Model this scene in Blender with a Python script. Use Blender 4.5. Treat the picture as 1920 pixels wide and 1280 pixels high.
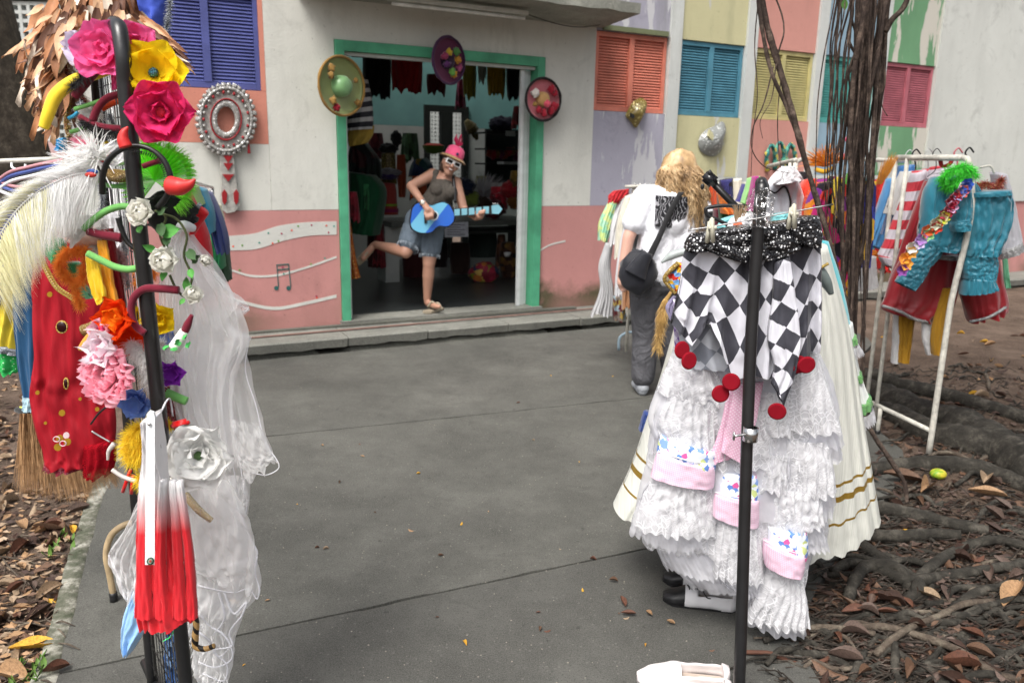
import bpy, bmesh, math, random
from mathutils import Vector, Matrix, noise
from math import sin, cos, pi, radians
random.seed(7)
rnd = random.random
def ru(a, b): return a + (b - a) * random.random()
for o in list(bpy.data.objects): bpy.data.objects.remove(o, do_unlink=True)
sc = bpy.context.scene
COL = sc.collection
# ------------------------------------------------------------ camera
PITCH, ROLL, YAW, FOC = radians(12.82), radians(1.09), radians(27.72), 1493.3
EYE = Vector((0, 0, 1.6))
FW = Vector((0, cos(PITCH), -sin(PITCH)))
up0 = Vector((0, sin(PITCH), cos(PITCH))); rt0 = Vector((1, 0, 0))
RT = cos(ROLL) * rt0 + sin(ROLL) * up0
UP = -sin(ROLL) * rt0 + cos(ROLL) * up0
cd = bpy.data.cameras.new('camera'); cam = bpy.data.objects.new('camera', cd); COL.objects.link(cam)
cam.matrix_world = Matrix.Translation(EYE) @ Matrix((RT, UP, -FW)).transposed().to_4x4()
cd.sensor_width = 36; cd.lens = 28; cd.clip_end = 500; cd.clip_start = .05
cd.dof.use_dof = True; cd.dof.focus_distance = 2.35; cd.dof.aperture_fstop = 4.5
sc.camera = cam
# ------------------------------------------------------------ world, sun, exposure
SUN_EL, SUN_AZ = radians(58), radians(205)
w = bpy.data.worlds.new('World'); sc.world = w; w.use_nodes = True
nt = w.node_tree; sky = nt.nodes.new('ShaderNodeTexSky'); sky.sky_type = 'NISHITA'; sky.sun_disc = False
sky.sun_elevation = SUN_EL; sky.sun_rotation = SUN_AZ; sky.air_density = 1.0; sky.dust_density = 6.0; sky.ozone_density = 1.0
hs = nt.nodes.new('ShaderNodeHueSaturation'); hs.inputs['Saturation'].default_value = .35
nt.links.new(sky.outputs[0], hs.inputs['Color']); nt.links.new(hs.outputs[0], nt.nodes['Background'].inputs[0])
nt.nodes['Background'].inputs[1].default_value = .12
sl = bpy.data.lights.new('sun', 'SUN'); so = bpy.data.objects.new('sun', sl); COL.objects.link(so)
sl.energy = 1.5; sl.angle = radians(25); sl.color = (1, .97, .92)
sd = Vector((sin(SUN_AZ) * cos(SUN_EL), cos(SUN_AZ) * cos(SUN_EL), sin(SUN_EL)))
so.rotation_euler = sd.to_track_quat('Z', 'Y').to_euler(); so.location = sd * 20
sc.view_settings.view_transform = 'Standard'; sc.view_settings.look = 'None'
sc.view_settings.gamma = 1; sc.view_settings.use_curve_mapping = False
sc.view_settings.exposure = 0.98
sc.cycles.transparent_max_bounces = 24
# ------------------------------------------------------------ pixels (1920 wide) to real points
def ray(x, y): return (x - 960) / FOC * RT - (y - 640) / FOC * UP + FW
def A(x, y, Y):                     # on the upright plane at distance Y
    v = ray(x, y); return EYE + v * (Y / v.y)
def G(x, y, z=0.0):                 # on the level plane at height z
    v = ray(x, y); return EYE + v * ((z - EYE.z) / v.z)
HU = Vector((cos(YAW), sin(YAW), 0)); HN = Vector((-sin(YAW), cos(YAW), 0))
P0 = Vector((-1.5286, 7.0185, 0))
def WL(u, z, n=0): return P0 + HU * u + HN * n + Vector((0, 0, z))    # facade coordinates
def WP(x, y, n=0):                  # pixel on the facade
    v = ray(x, y); t = ((P0 - EYE).dot(HN) + n) / v.dot(HN); p = EYE + v * t
    return (p - P0).dot(HU), p.z
# ------------------------------------------------------------ objects
WLOC = {}
def finish(o, parent, loc, label, cat, group, kind):
    COL.objects.link(o)
    if parent is not None:
        o.parent = parent; o.location = Vector(loc) - WLOC[parent.name]
    else: o.location = loc
    WLOC[o.name] = Vector(loc)
    if label: o['label'] = label
    if cat: o['category'] = cat
    if group: o['group'] = group
    if kind: o['kind'] = kind
    return o
def thing(name, label, cat, loc, group=None):
    o = bpy.data.objects.new(name, None); o.empty_display_size = .05
    return finish(o, None, loc, label, cat, group, None)
def mk(name, vf, mat, parent=None, label=None, cat=None, group=None, kind=None, smooth=True, uv=None, mi=None):
    V, F = vf[0], vf[1]
    if len(vf) > 2 and uv is None: uv = vf[2]
    xs = [v[0] for v in V]; ys = [v[1] for v in V]; zs = [v[2] for v in V]
    c = Vector(((min(xs) + max(xs)) / 2, (min(ys) + max(ys)) / 2, min(zs)))
    me = bpy.data.meshes.new(name); me.from_pydata([(v[0] - c.x, v[1] - c.y, v[2] - c.z) for v in V], [], F)
    if uv:
        l = me.uv_layers.new(name='UVMap')
        flat = []
        for lp in me.loops: flat += uv[lp.vertex_index]
        l.data.foreach_set('uv', flat)
    if smooth: me.polygons.foreach_set('use_smooth', [True] * len(me.polygons))
    for m in (mat if isinstance(mat, (list, tuple)) else [mat]): me.materials.append(m)
    if mi: me.polygons.foreach_set('material_index', mi)
    o = bpy.data.objects.new(name, me)
    return finish(o, parent, c, label, cat, group, kind)
def inst(name, me, M, parent=None, label=None, cat=None, group=None, kind=None):   # shared mesh at world matrix M
    o = bpy.data.objects.new(name, me)
    loc = M.to_translation()
    finish(o, parent, loc, label, cat, group, kind)
    R = M.copy(); R.translation = o.location; o.matrix_basis = R
    return o
def mesh(name, vf, mat, smooth=True, uv=None):
    me = bpy.data.meshes.new(name); me.from_pydata([tuple(v) for v in vf[0]], [], vf[1])
    if smooth: me.polygons.foreach_set('use_smooth', [True] * len(me.polygons))
    if len(vf) > 2 and uv is None: uv = vf[2]
    if uv:
        l = me.uv_layers.new(name='UVMap'); flat = []
        for lp in me.loops: flat += uv[lp.vertex_index]
        l.data.foreach_set('uv', flat)
    for m in (mat if isinstance(mat, (list, tuple)) else [mat]): me.materials.append(m)
    return me
def join(*parts):
    V, F, U = [], [], []
    hasuv = all(len(p) > 2 for p in parts)
    for p in parts:
        n = len(V); V += [tuple(v) for v in p[0]]; F += [tuple(i + n for i in f) for f in p[1]]
        if hasuv: U += p[2]
    return (V, F, U) if hasuv else (V, F)
def basis(d, upv=(0, 0, 1)):        # matrix whose Y runs along d and Z is near upv
    d = Vector(d).normalized(); u = Vector(upv)
    x = d.cross(u)
    if x.length < 1e-4: x = d.cross(Vector((1, 0, 0.1)))
    x.normalize(); z = x.cross(d).normalized()
    return Matrix((x, d, z)).transposed()
def MX(loc, d=(0, 1, 0), upv=(0, 0, 1), s=1):
    b = basis(d, upv) @ (Matrix.Diagonal(Vector(s)) if hasattr(s, '__len__') else Matrix.Identity(3) * s)
    return Matrix.Translation(Vector(loc)) @ b.to_4x4()
# ------------------------------------------------------------ shapes
def catmull(pts, n, closed=False):
    pts = [Vector(p) for p in pts]; out = []; m = len(pts)
    if m < 3:
        return [pts[0].lerp(pts[-1], i / max(1, n - 1)) for i in range(n)]
    P = (lambda j: pts[j % m]) if closed else (lambda j: pts[max(0, min(m - 1, j))])
    def tang(j):
        a, b, c = P(j - 1), P(j), P(j + 1); h0, h1 = (b - a).length, (c - b).length
        if h0 < 1e-9: return (c - b) / max(h1, 1e-9)
        if h1 < 1e-9: return (b - a) / h0
        return ((c - b) / h1 * h0 + (b - a) / h0 * h1) / (h0 + h1)
    for i in range(n):
        t = i / (n if closed else n - 1) * (m if closed else m - 1); k = int(t)
        if not closed and k >= m - 1: k = m - 2
        f = t - k; b, c = P(k), P(k + 1); h = (c - b).length; f2, f3 = f * f, f ** 3
        out.append(b * (2 * f3 - 3 * f2 + 1) + tang(k) * h * (f3 - 2 * f2 + f) + c * (3 * f2 - 2 * f3) + tang(k + 1) * h * (f3 - f2))
    return out
def tube(pts, r, n=None, sides=8, wob=0, closed=False):
    n = n or max(6, len(pts) * 5); P = catmull(pts, n, closed)
    if not hasattr(r, '__len__'): r = [r, r]
    V, F = [], []; pu = None
    for i, p in enumerate(P):
        a = P[(i - 1) % n] if (closed or i > 0) else p; b = P[(i + 1) % n] if (closed or i < n - 1) else p
        d = (b - a).normalized()
        if pu is None: pu = d.orthogonal().normalized()
        pu = (pu - d * pu.dot(d)).normalized(); q = d.cross(pu)
        t = i / (n - 1) * (len(r) - 1); k = min(int(t), len(r) - 2); rr = r[k] + (r[k + 1] - r[k]) * (t - k)
        if wob: rr *= 1 + wob * noise.noise(p * 25)
        for s in range(sides):
            an = 2 * pi * s / sides
            V.append(p + (pu * cos(an) + q * sin(an)) * rr)
    for i in range(n if closed else n - 1):
        for s in range(sides):
            j = (i + 1) % n
            F.append((i * sides + s, i * sides + (s + 1) % sides, j * sides + (s + 1) % sides, j * sides + s))
    if not closed:
        F.append(tuple(range(sides))[::-1]); F.append(tuple((n - 1) * sides + s for s in range(sides)))
    return V, F
def box(c, s, M=None):              # centre, full size
    V = [Vector((c[0] + x * s[0] / 2, c[1] + y * s[1] / 2, c[2] + z * s[2] / 2)) for x in (-1, 1) for y in (-1, 1) for z in (-1, 1)]
    if M: V = [M @ v for v in V]
    return V, [(0, 1, 3, 2), (4, 6, 7, 5), (0, 4, 5, 1), (2, 3, 7, 6), (0, 2, 6, 4), (1, 5, 7, 3)]
def wbox(u0, u1, z0, z1, n0, n1):   # box on the facade; n grows into the building
    V = [WL(u, z, n) for u in (u0, u1) for n in (n0, n1) for z in (z0, z1)]
    return V, [(0, 1, 3, 2), (4, 6, 7, 5), (0, 4, 5, 1), (2, 3, 7, 6), (0, 2, 6, 4), (1, 5, 7, 3)]
def bbox(c, s, bev, M=None):        # bevelled box
    bm = bmesh.new(); bmesh.ops.create_cube(bm, size=1)
    for v in bm.verts: v.co = Vector((v.co.x * s[0], v.co.y * s[1], v.co.z * s[2])) + Vector(c)
    bmesh.ops.bevel(bm, geom=bm.edges[:], offset=bev, segments=2, affect='EDGES')
    if M:
        for v in bm.verts: v.co = M @ v.co
    bm.verts.index_update()
    r = ([v.co.copy() for v in bm.verts], [tuple(v.index for v in f.verts) for f in bm.faces]); bm.free(); return r
def ell(c, r, M=None, nu=16, nv=10):
    V, F = [], []; c = Vector(c)
    for i in range(nv + 1):
        th = pi * i / nv
        for j in range(nu):
            ph = 2 * pi * j / nu
            p = Vector((r[0] * sin(th) * cos(ph), r[1] * sin(th) * sin(ph), r[2] * cos(th)))
            V.append(c + (M @ p if M else p))
    for i in range(nv):
        for j in range(nu):
            F.append((i * nu + j, (i + 1) * nu + j, (i + 1) * nu + (j + 1) % nu, i * nu + (j + 1) % nu))
    return V, F
def lathe(prof, M, n=28, wob=0, sx=1, sy=1):   # profile (r, h) about local Z
    V, F = [], []
    for k, (r, h) in enumerate(prof):
        for j in range(n):
            a = 2 * pi * j / n; p = Vector((r * cos(a) * sx, r * sin(a) * sy, h))
            if wob: p += Vector((0, 0, 1)) * wob * r * noise.noise(Vector((cos(a) * 2, sin(a) * 2, k * .3)))
            V.append(M @ p)
    for k in range(len(prof) - 1):
        for j in range(n):
            F.append((k * n + j, k * n + (j + 1) % n, (k + 1) * n + (j + 1) % n, (k + 1) * n + j))
    return V, F
def prism(poly, M, h):              # polygon (x, y) in M's plane, thickness h along local Z
    n = len(poly)
    V = [M @ Vector((x, y, -h / 2)) for x, y in poly] + [M @ Vector((x, y, h / 2)) for x, y in poly]
    F = [tuple(range(n))[::-1], tuple(range(n, 2 * n))] + [(i, (i + 1) % n, n + (i + 1) % n, n + i) for i in range(n)]
    return V, F
def cap(p0, r0, p1, r1, nu=14):     # tapered capsule
    p0, p1 = Vector(p0), Vector(p1); d = (p1 - p0); L = d.length; B = basis(d if L > 1e-6 else (0, 0, 1))
    V, F = [], []; rings = []
    for k in range(5): a = -pi / 2 + (k + .15) / 5 * pi / 2; rings.append((r0 * cos(a), r0 * sin(a)))
    rings.append((r0, 0)); rings.append((r1, L))
    for k in range(5): a = (k + .85) / 5 * pi / 2; rings.append((r1 * cos(a), L + r1 * sin(a)))
    for r, h in rings:
        for j in range(nu):
            an = 2 * pi * j / nu; V.append(p0 + B @ Vector((r * cos(an), h, r * sin(an))))
    m = len(rings)
    for i in range(m - 1):
        for j in range(nu): F.append((i * nu + j, i * nu + (j + 1) % nu, (i + 1) * nu + (j + 1) % nu, (i + 1) * nu + j))
    F.append(tuple(range(nu))[::-1]); F.append(tuple((m - 1) * nu + j for j in range(nu)))
    return V, F
def remesh(o, vox, it=6):
    m = o.modifiers.new('remesh', 'REMESH'); m.mode = 'VOXEL'; m.voxel_size = vox; m.use_smooth_shade = True
    if it: s = o.modifiers.new('smooth', 'SMOOTH'); s.factor = .6; s.iterations = it
    return o
def thick(o, t):
    m = o.modifiers.new('solid', 'SOLIDIFY'); m.thickness = t; m.offset = 0; return o
def pw(P, x):
    for (a, b), (c, d) in zip(P, P[1:]):
        if x <= c: return b + (d - b) * (x - a) / max(1e-6, c - a)
    return P[-1][1]
def cloth(rows, Y, th=.05, folds=7, amp=.012, nu=64, nv=28, sheet=False, hem=0, seed=0, top=.25, lean=0, crease=.004, close=True, hemfn=None, gather=None):
    """rows: (xl, yl, xr, yr) pixels down the garment on the upright plane Y; a closed body of cloth (or one sheet)"""
    L = catmull([A(r[0], r[1], Y + (r[4] if len(r) > 4 else 0)) for r in rows], nv); R = catmull([A(r[2], r[3], Y + (r[4] if len(r) > 4 else 0)) for r in rows], nv)
    V, F, U = [], [], []; so_ = Vector((seed * 3.7, seed * 1.3, seed * 7.1))
    tot = nu if not sheet else nu + 1
    vlen = 0
    for i in range(nv):
        t = i / (nv - 1)
        if i: vlen += ((L[i] + R[i]) / 2 - (L[i - 1] + R[i - 1]) / 2).length
        dn = (L[min(nv - 1, i + 1)] + R[min(nv - 1, i + 1)] - L[max(0, i - 1)] - R[max(0, i - 1)]).normalized()
        for j in range(tot):
            th_ = (2 * pi * j / nu) if not sheet else pi * j / nu
            fx = .5 - .5 * cos(th_)
            front = sin(th_)
            s = fx * folds * 2 * pi + (13 if front < 0 and not sheet else 0)
            ph = 1.6 * noise.noise(so_ + Vector((fx * 1.5, t * 1.2, 0))) + .8 * noise.noise(so_ + Vector((fx * 5, t * .8, 9)))
            a = amp * (top + (1 - top) * t) * (.65 + .7 * noise.noise(so_ + Vector((fx * 4, t, 5))))
            f = a * (sin(s + ph * 3) + .35 * sin(2.3 * s + 1 + ph * 5))
            f += crease * noise.noise(so_ + Vector((fx * 9 + t * 2, t * 7, 2))) + crease * .6 * noise.noise(so_ + Vector((fx * 21 - t * 6, t * 15, 2)))
            p = L[i].lerp(R[i], fx) + Vector((0, -(th * front) - f * (1 if front >= -1e-6 else -1) + lean * t, 0))
            if hem:
                hh = hem * t ** 4 * (.35 * sin(s * 1.0 + ph * 3) + .3 * sin(s * .37 + 1) + 1.1 * noise.noise(so_ + Vector((fx * 5, 3, 1))))
                p += dn * hh
            if hemfn:
                p += dn * pw(hemfn, fx) * t * t
            V.append(p); w_ = (R[i] - L[i]).length
            U.append(((fx - .5) * w_ + f * .5, -vlen))
    for i in range(nv - 1):
        for j in range(nu):
            k = (j + 1) % tot
            F.append((i * tot + j, i * tot + k, (i + 1) * tot + k, (i + 1) * tot + j))
    if not sheet and close: F.append(tuple(range(nu))[::-1])
    return V, F, U
def strands(fn, n, w=.0012, seg=3, taper=True):
    """fn(i) -> (point, vector, droop vector): thin blades of fur"""
    V, F = [], []
    for i in range(n):
        p, d, g = fn(i); p = Vector(p); d = Vector(d); g = Vector(g)
        s = d.cross(Vector((ru(-1, 1), ru(-1, 1), ru(-1, 1)))); s.normalize(); b = len(V)
        for k in range(seg + 1):
            t = k / seg; q = p + d * t + g * t * t; ww = w * (1 - t * .85 if taper else 1)
            V += [q - s * ww, q + s * ww]
        for k in range(seg): F.append((b + 2 * k, b + 2 * k + 1, b + 2 * k + 3, b + 2 * k + 2))
    return V, F
def rdir():
    while 1:
        v = Vector((ru(-1, 1), ru(-1, 1), ru(-1, 1)))
        if .1 < v.length < 1: return v.normalized()
def blob(c, r, seed=0, rough=.25, nu=24, nv=16, fq=2.5):      # lumpy closed form
    V, F = ell((0, 0, 0), (1, 1, 1), nu=nu, nv=nv); c = Vector(c)
    out = []
    for v in V:
        k = 1 + rough * noise.noise(v * fq + Vector((seed, seed * 2, 0))) + rough * .5 * noise.noise(v * fq * 2.3 + Vector((seed, 9, 0)))
        out.append(c + Vector((v.x * r[0] * k, v.y * r[1] * k, v.z * r[2] * k)))
    return out, F
def petal(L, W, cup=.3, curl=.2, nu=5, nv=6, tip=0.0, ruf=0.0, seed=0):
    """petal from the origin along +Y, facing +Z"""
    V, F = [], []
    for i in range(nv + 1):
        t = i / nv; wd = W * (sin(pi * min(1, t * .86 + .1)) ** .7) * (1 - tip * t ** 3)
        for j in range(nu + 1):
            s = (j / nu - .5) * 2
            z = cup * W * s * s * .5 + curl * L * (t * t) + ruf * L * t * noise.noise(Vector((s * 2.2, t * 2.5, seed)))
            V.append(Vector((s * wd / 2, L * t * (1 - .06 * s * s), z)))
    for i in range(nv):
        for j in range(nu): a = i * (nu + 1) + j; F.append((a, a + 1, a + nu + 2, a + nu + 1))
    return V, F
# ------------------------------------------------------------ materials
class NT:
    def __init__(s, name):
        s.m = bpy.data.materials.new(name); s.m.use_nodes = True; s.t = s.m.node_tree; s.b = s.t.nodes['Principled BSDF']; s.out = s.t.nodes['Material Output']
        s.n = s.t.nodes; s.l = s.t.links; s.co = s.n.new('ShaderNodeTexCoord'); s.geo = s.n.new('ShaderNodeNewGeometry')
    def lk(s, a, b):
        if hasattr(a, 'is_output') or isinstance(a, bpy.types.NodeSocket): s.l.new(a, b)
        else: b.default_value = a
    def vec(s, src='Object', sc=(1, 1, 1), rot=(0, 0, 0)):
        v = s.geo.outputs['Position'] if src == 'World' else s.co.outputs[src]
        m = s.n.new('ShaderNodeMapping'); s.l.new(v, m.inputs[0]); m.inputs['Scale'].default_value = sc; m.inputs['Rotation'].default_value = rot; return m.outputs[0]
    def noise(s, v, scale, detail=3, rough=.55, dist=0):
        n = s.n.new('ShaderNodeTexNoise'); s.l.new(v, n.inputs['Vector']); n.inputs['Scale'].default_value = scale; n.inputs['Detail'].default_value = detail
        n.inputs['Roughness'].default_value = rough; n.inputs['Distortion'].default_value = dist; return n.outputs[0]
    def vor(s, v, scale, feat='F1', rnd_=1, out='Distance'):
        n = s.n.new('ShaderNodeTexVoronoi'); s.l.new(v, n.inputs['Vector']); n.inputs['Scale'].default_value = scale; n.feature = feat; n.inputs['Randomness'].default_value = rnd_; return n.outputs[out]
    def ramp(s, f, stops, const=False):
        n = s.n.new('ShaderNodeValToRGB'); s.l.new(f, n.inputs[0]); e = n.color_ramp.elements
        if const: n.color_ramp.interpolation = 'CONSTANT'
        e[0].position, e[0].color = stops[0][0], c4(stops[0][1]); e[1].position, e[1].color = stops[-1][0], c4(stops[-1][1])
        for p, c in stops[1:-1]: x = e.new(p); x.color = c4(c)
        return n.outputs[0]
    def mix(s, f, a, b, mode='MIX'):
        n = s.n.new('ShaderNodeMixRGB'); n.blend_type = mode
        s.lk(f, n.inputs[0])
        for q, i in ((a, 1), (b, 2)):
            if isinstance(q, bpy.types.NodeSocket): s.l.new(q, n.inputs[i])
            else: n.inputs[i].default_value = c4(q)
        return n.outputs[0]
    def math(s, op, a, b=0, clamp=False):
        n = s.n.new('ShaderNodeMath'); n.operation = op; n.use_clamp = clamp; s.lk(a, n.inputs[0]); s.lk(b, n.inputs[1]); return n.outputs[0]
    def sep(s, v):
        n = s.n.new('ShaderNodeSeparateXYZ'); s.l.new(v, n.inputs[0]); return n.outputs
    def bump(s, h, st, dist=.01):
        n = s.n.new('ShaderNodeBump'); s.l.new(h, n.inputs['Height']); n.inputs['Strength'].default_value = st; n.inputs['Distance'].default_value = dist
        s.l.new(n.outputs[0], s.b.inputs['Normal']); return n
    def set(s, col=None, rough=.7, metal=0, spec=.4, sheen=0, coat=0, trans=0, alpha=None, emit=None):
        b = s.b.inputs
        if col is not None:
            if isinstance(col, bpy.types.NodeSocket): s.l.new(col, b['Base Color'])
            else: b['Base Color'].default_value = c4(col)
        s.lk(rough, b['Roughness']); s.lk(metal, b['Metallic']); b['Specular IOR Level'].default_value = spec
        b['Sheen Weight'].default_value = sheen; b['Coat Weight'].default_value = coat; b['Transmission Weight'].default_value = trans
        if alpha is not None: s.lk(alpha, b['Alpha'])
        return s.m
    def thin(s, col, dens, transl=.5):      # see-through cloth: part open weave, part diffuse and translucent
        d = s.n.new('ShaderNodeBsdfDiffuse'); r = s.n.new('ShaderNodeBsdfTranslucent'); t = s.n.new('ShaderNodeBsdfTransparent')
        for k in (d, r):
            if isinstance(col, bpy.types.NodeSocket): s.l.new(col, k.inputs[0])
            else: k.inputs[0].default_value = c4(col)
        m1 = s.n.new('ShaderNodeMixShader'); m1.inputs[0].default_value = transl; s.l.new(d.outputs[0], m1.inputs[1]); s.l.new(r.outputs[0], m1.inputs[2])
        m2 = s.n.new('ShaderNodeMixShader'); s.lk(dens, m2.inputs[0]); s.l.new(t.outputs[0], m2.inputs[1]); s.l.new(m1.outputs[0], m2.inputs[2])
        s.l.new(m2.outputs[0], s.out.inputs[0]); return s.m
def c4(c):
    if isinstance(c, (int, float)): return (c, c, c, 1)
    return (c[0], c[1], c[2], 1)
def H(h):                            # sRGB hex to linear
    v = [int(h[i:i + 2], 16) / 255 for i in (0, 2, 4)]
    return tuple(x / 12.92 if x <= .04045 else ((x + .055) / 1.055) ** 2.4 for x in v)
def mul(c, k): return tuple(min(1, x * k) for x in c)
MC = {}
def plain(name, col, rough=.7, var=.25, scale=9, bump=.15, bs=60, metal=0, spec=.4, sheen=0, coat=0, src='Object', st=(1, 1, 1)):
    if name in MC: return MC[name]
    if isinstance(col, str): col = H(col)
    n = NT(name); v = n.vec(src, st); a = n.noise(v, scale, 5)
    c = n.ramp(a, [(.3, mul(col, 1 - var)), (.7, mul(col, 1 + var * .5))])
    if bump: n.bump(n.noise(v, bs, 4), bump, .003)
    MC[name] = n.set(c, rough, metal, spec, sheen, coat); return MC[name]
def fabric(name, col, rough=.75, var=.12, sheen=.2, weave=True, spec=.25, metal=0):
    if name in MC: return MC[name]
    if isinstance(col, str): col = H(col)
    n = NT(name); v = n.vec('Object'); a = n.noise(v, 5, 4); c = n.ramp(a, [(.3, mul(col, 1 - var)), (.7, mul(col, 1 + var))])
    h = n.noise(n.vec('Object', (1, 1, .35)), 28, 4)
    if weave: h = n.math('ADD', h, n.math('MULTIPLY', n.noise(v, 900, 1), .12))
    n.bump(h, .35, .006); MC[name] = n.set(c, rough, metal, spec, sheen); return MC[name]
def worn(name, col, fold=5, st=.9):
    if name in MC: return MC[name]
    if isinstance(col, str): col = H(col)
    n = NT(name); v = n.vec('Object'); f = n.noise(n.vec('Object', (1, 1, .6), (0, .5, 0)), fold, 5, .55, 1.2); c = n.ramp(n.noise(v, 6, 5), [(.3, mul(col, .85)), (.7, mul(col, 1.08))])
    n.bump(n.math('ADD', f, n.math('MULTIPLY', n.noise(v, 300, 2), .02)), st, .05); MC[name] = n.set(c, .88, 0, .2); return MC[name]
def satin(name, col, var=.15): return fabric(name, col, .34, var, .35, False, .5)
def petalmat(name, col, tr=.4, var=.06):
    if name in MC: return MC[name]
    if isinstance(col, str): col = H(col)
    n = NT(name); c = n.ramp(n.noise(n.vec('Object'), 22, 4), [(.3, mul(col, 1 - var * 2)), (.7, mul(col, 1 + var))]); MC[name] = n.thin(c, 1.0, tr); return MC[name]
def tulle(name, col, dens=.4, transl=.45, sc=6):
    if name in MC: return MC[name]
    if isinstance(col, str): col = H(col)
    n = NT(name); a = n.noise(n.vec('Object'), sc, 4)
    d = n.math('ADD', n.math('MULTIPLY', n.math('SUBTRACT', a, .5), .45), dens, True)
    MC[name] = n.thin(col, d, transl); return MC[name]
def uvpat(name, f, rough=.7, sheen=.1, spec=.3):
    if name in MC: return MC[name]
    n = NT(name); c = f(n); n.bump(n.noise(n.vec('Object', (1, 1, .4)), 30, 4), .3, .005); MC[name] = n.set(c, rough, 0, spec, sheen); return MC[name]
def checker(name, size, a, b, rot=0, rough=.45):
    def f(n):
        v = n.vec('UV', (1, 1, 1), (0, 0, rot)); k = n.n.new('ShaderNodeTexChecker'); n.l.new(v, k.inputs[0]); k.inputs['Scale'].default_value = 1 / size
        k.inputs[1].default_value = c4(a); k.inputs[2].default_value = c4(b)
        return n.mix(n.math('MULTIPLY', n.noise(v, 14, 4), .3), k.outputs[0], (.25, .25, .3))
    return uvpat(name, f, rough)
def stripes(name, size, a, b, rot=0, rough=.5, src='UV', duty=.5):
    def f(n):
        v = n.vec(src, (1, 1, 1), (0, 0, rot)); x = n.sep(v)[1]; m = n.math('FRACT', n.math('DIVIDE', x, size))
        return n.mix(n.math('GREATER_THAN', m, duty), a, b)
    return uvpat(name, f, rough)
def gingham(name, size, a, b, rot=0):
    def f(n):
        v = n.sep(n.vec('UV', (1, 1, 1), (0, 0, rot)))
        p = n.math('GREATER_THAN', n.math('FRACT', n.math('DIVIDE', v[0], size)), .5); q = n.math('GREATER_THAN', n.math('FRACT', n.math('DIVIDE', v[1], size)), .5)
        return n.mix(n.math('MULTIPLY', n.math('ADD', p, q), .5), a, b)
    return uvpat(name, f)
def dots(name, size, base, dot, r=.25):
    def f(n):
        d = n.vor(n.vec('UV', (1, 1, 1), (0, 0, .78)), 1 / size, rnd_=0); return n.mix(n.math('LESS_THAN', d, r), base, dot)
    return uvpat(name, f)
def cells(name, scale, cols, src='UV', rough=.6):     # patchwork of printed colours
    def f(n):
        v = n.vec(src); nz = n.n.new('ShaderNodeVectorMath'); nz.operation = 'ADD'; n.l.new(v, nz.inputs[0])
        k = n.n.new('ShaderNodeTexNoise'); n.l.new(v, k.inputs['Vector']); k.inputs['Scale'].default_value = scale * 1.3
        kk = n.n.new('ShaderNodeVectorMath'); kk.operation = 'SCALE'; n.l.new(k.outputs['Color'], kk.inputs[0]); kk.inputs['Scale'].default_value = .9 / scale; n.l.new(kk.outputs[0], nz.inputs[1])
        c = n.vor(nz.outputs[0], scale, out='Color'); x = n.sep(c)[0]; m = len(cols)
        return n.ramp(x, [(i / m, cc) for i, cc in enumerate(cols)], True)
    return uvpat(name, f, rough)
def sequin(name, base, glint, scale=150, thr=.55, src='Object', rough=.25, rows=False):
    if name in MC: return MC[name]
    n = NT(name); v = n.vec(src, (1, 1, 1))
    c = n.vor(v, scale, out='Color', rnd_=.4 if rows else 1); d = n.vor(v, scale, rnd_=.4 if rows else 1); g = n.math('MULTIPLY', n.math('GREATER_THAN', n.sep(c)[0], thr), n.math('LESS_THAN', d, .38))
    col = n.mix(g, base, glint); n.bump(n.math('ADD', d, n.sep(c)[1]), .8, .004)
    MC[name] = n.set(col, rough, n.math('MULTIPLY', g, .3), .6); return MC[name]
def lace(name, col, scale=38):
    if name in MC: return MC[name]
    n = NT(name); v = n.vec('UV'); b = n.noise(v, scale * .35, 3, .5, .6); e = n.vor(v, scale * 2.6, 'DISTANCE_TO_EDGE')
    motif = n.ramp(b, [(.47, 0), (.52, 1)]); net = n.ramp(e, [(.04, 1), (.10, .35)])
    fan = n.math('FRACT', n.math('MULTIPLY', n.noise(v, scale * .5, 1, .3, 2.5), 9)); lines = n.ramp(fan, [(.35, .25), (.6, 1)])
    d = n.mix(motif, net, n.mix(.5, lines, (1, 1, 1)))
    dn = n.math('ADD', n.math('MULTIPLY', d, .62), .40, True)
    MC[name] = n.thin(col, dn, .35); return MC[name]
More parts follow.
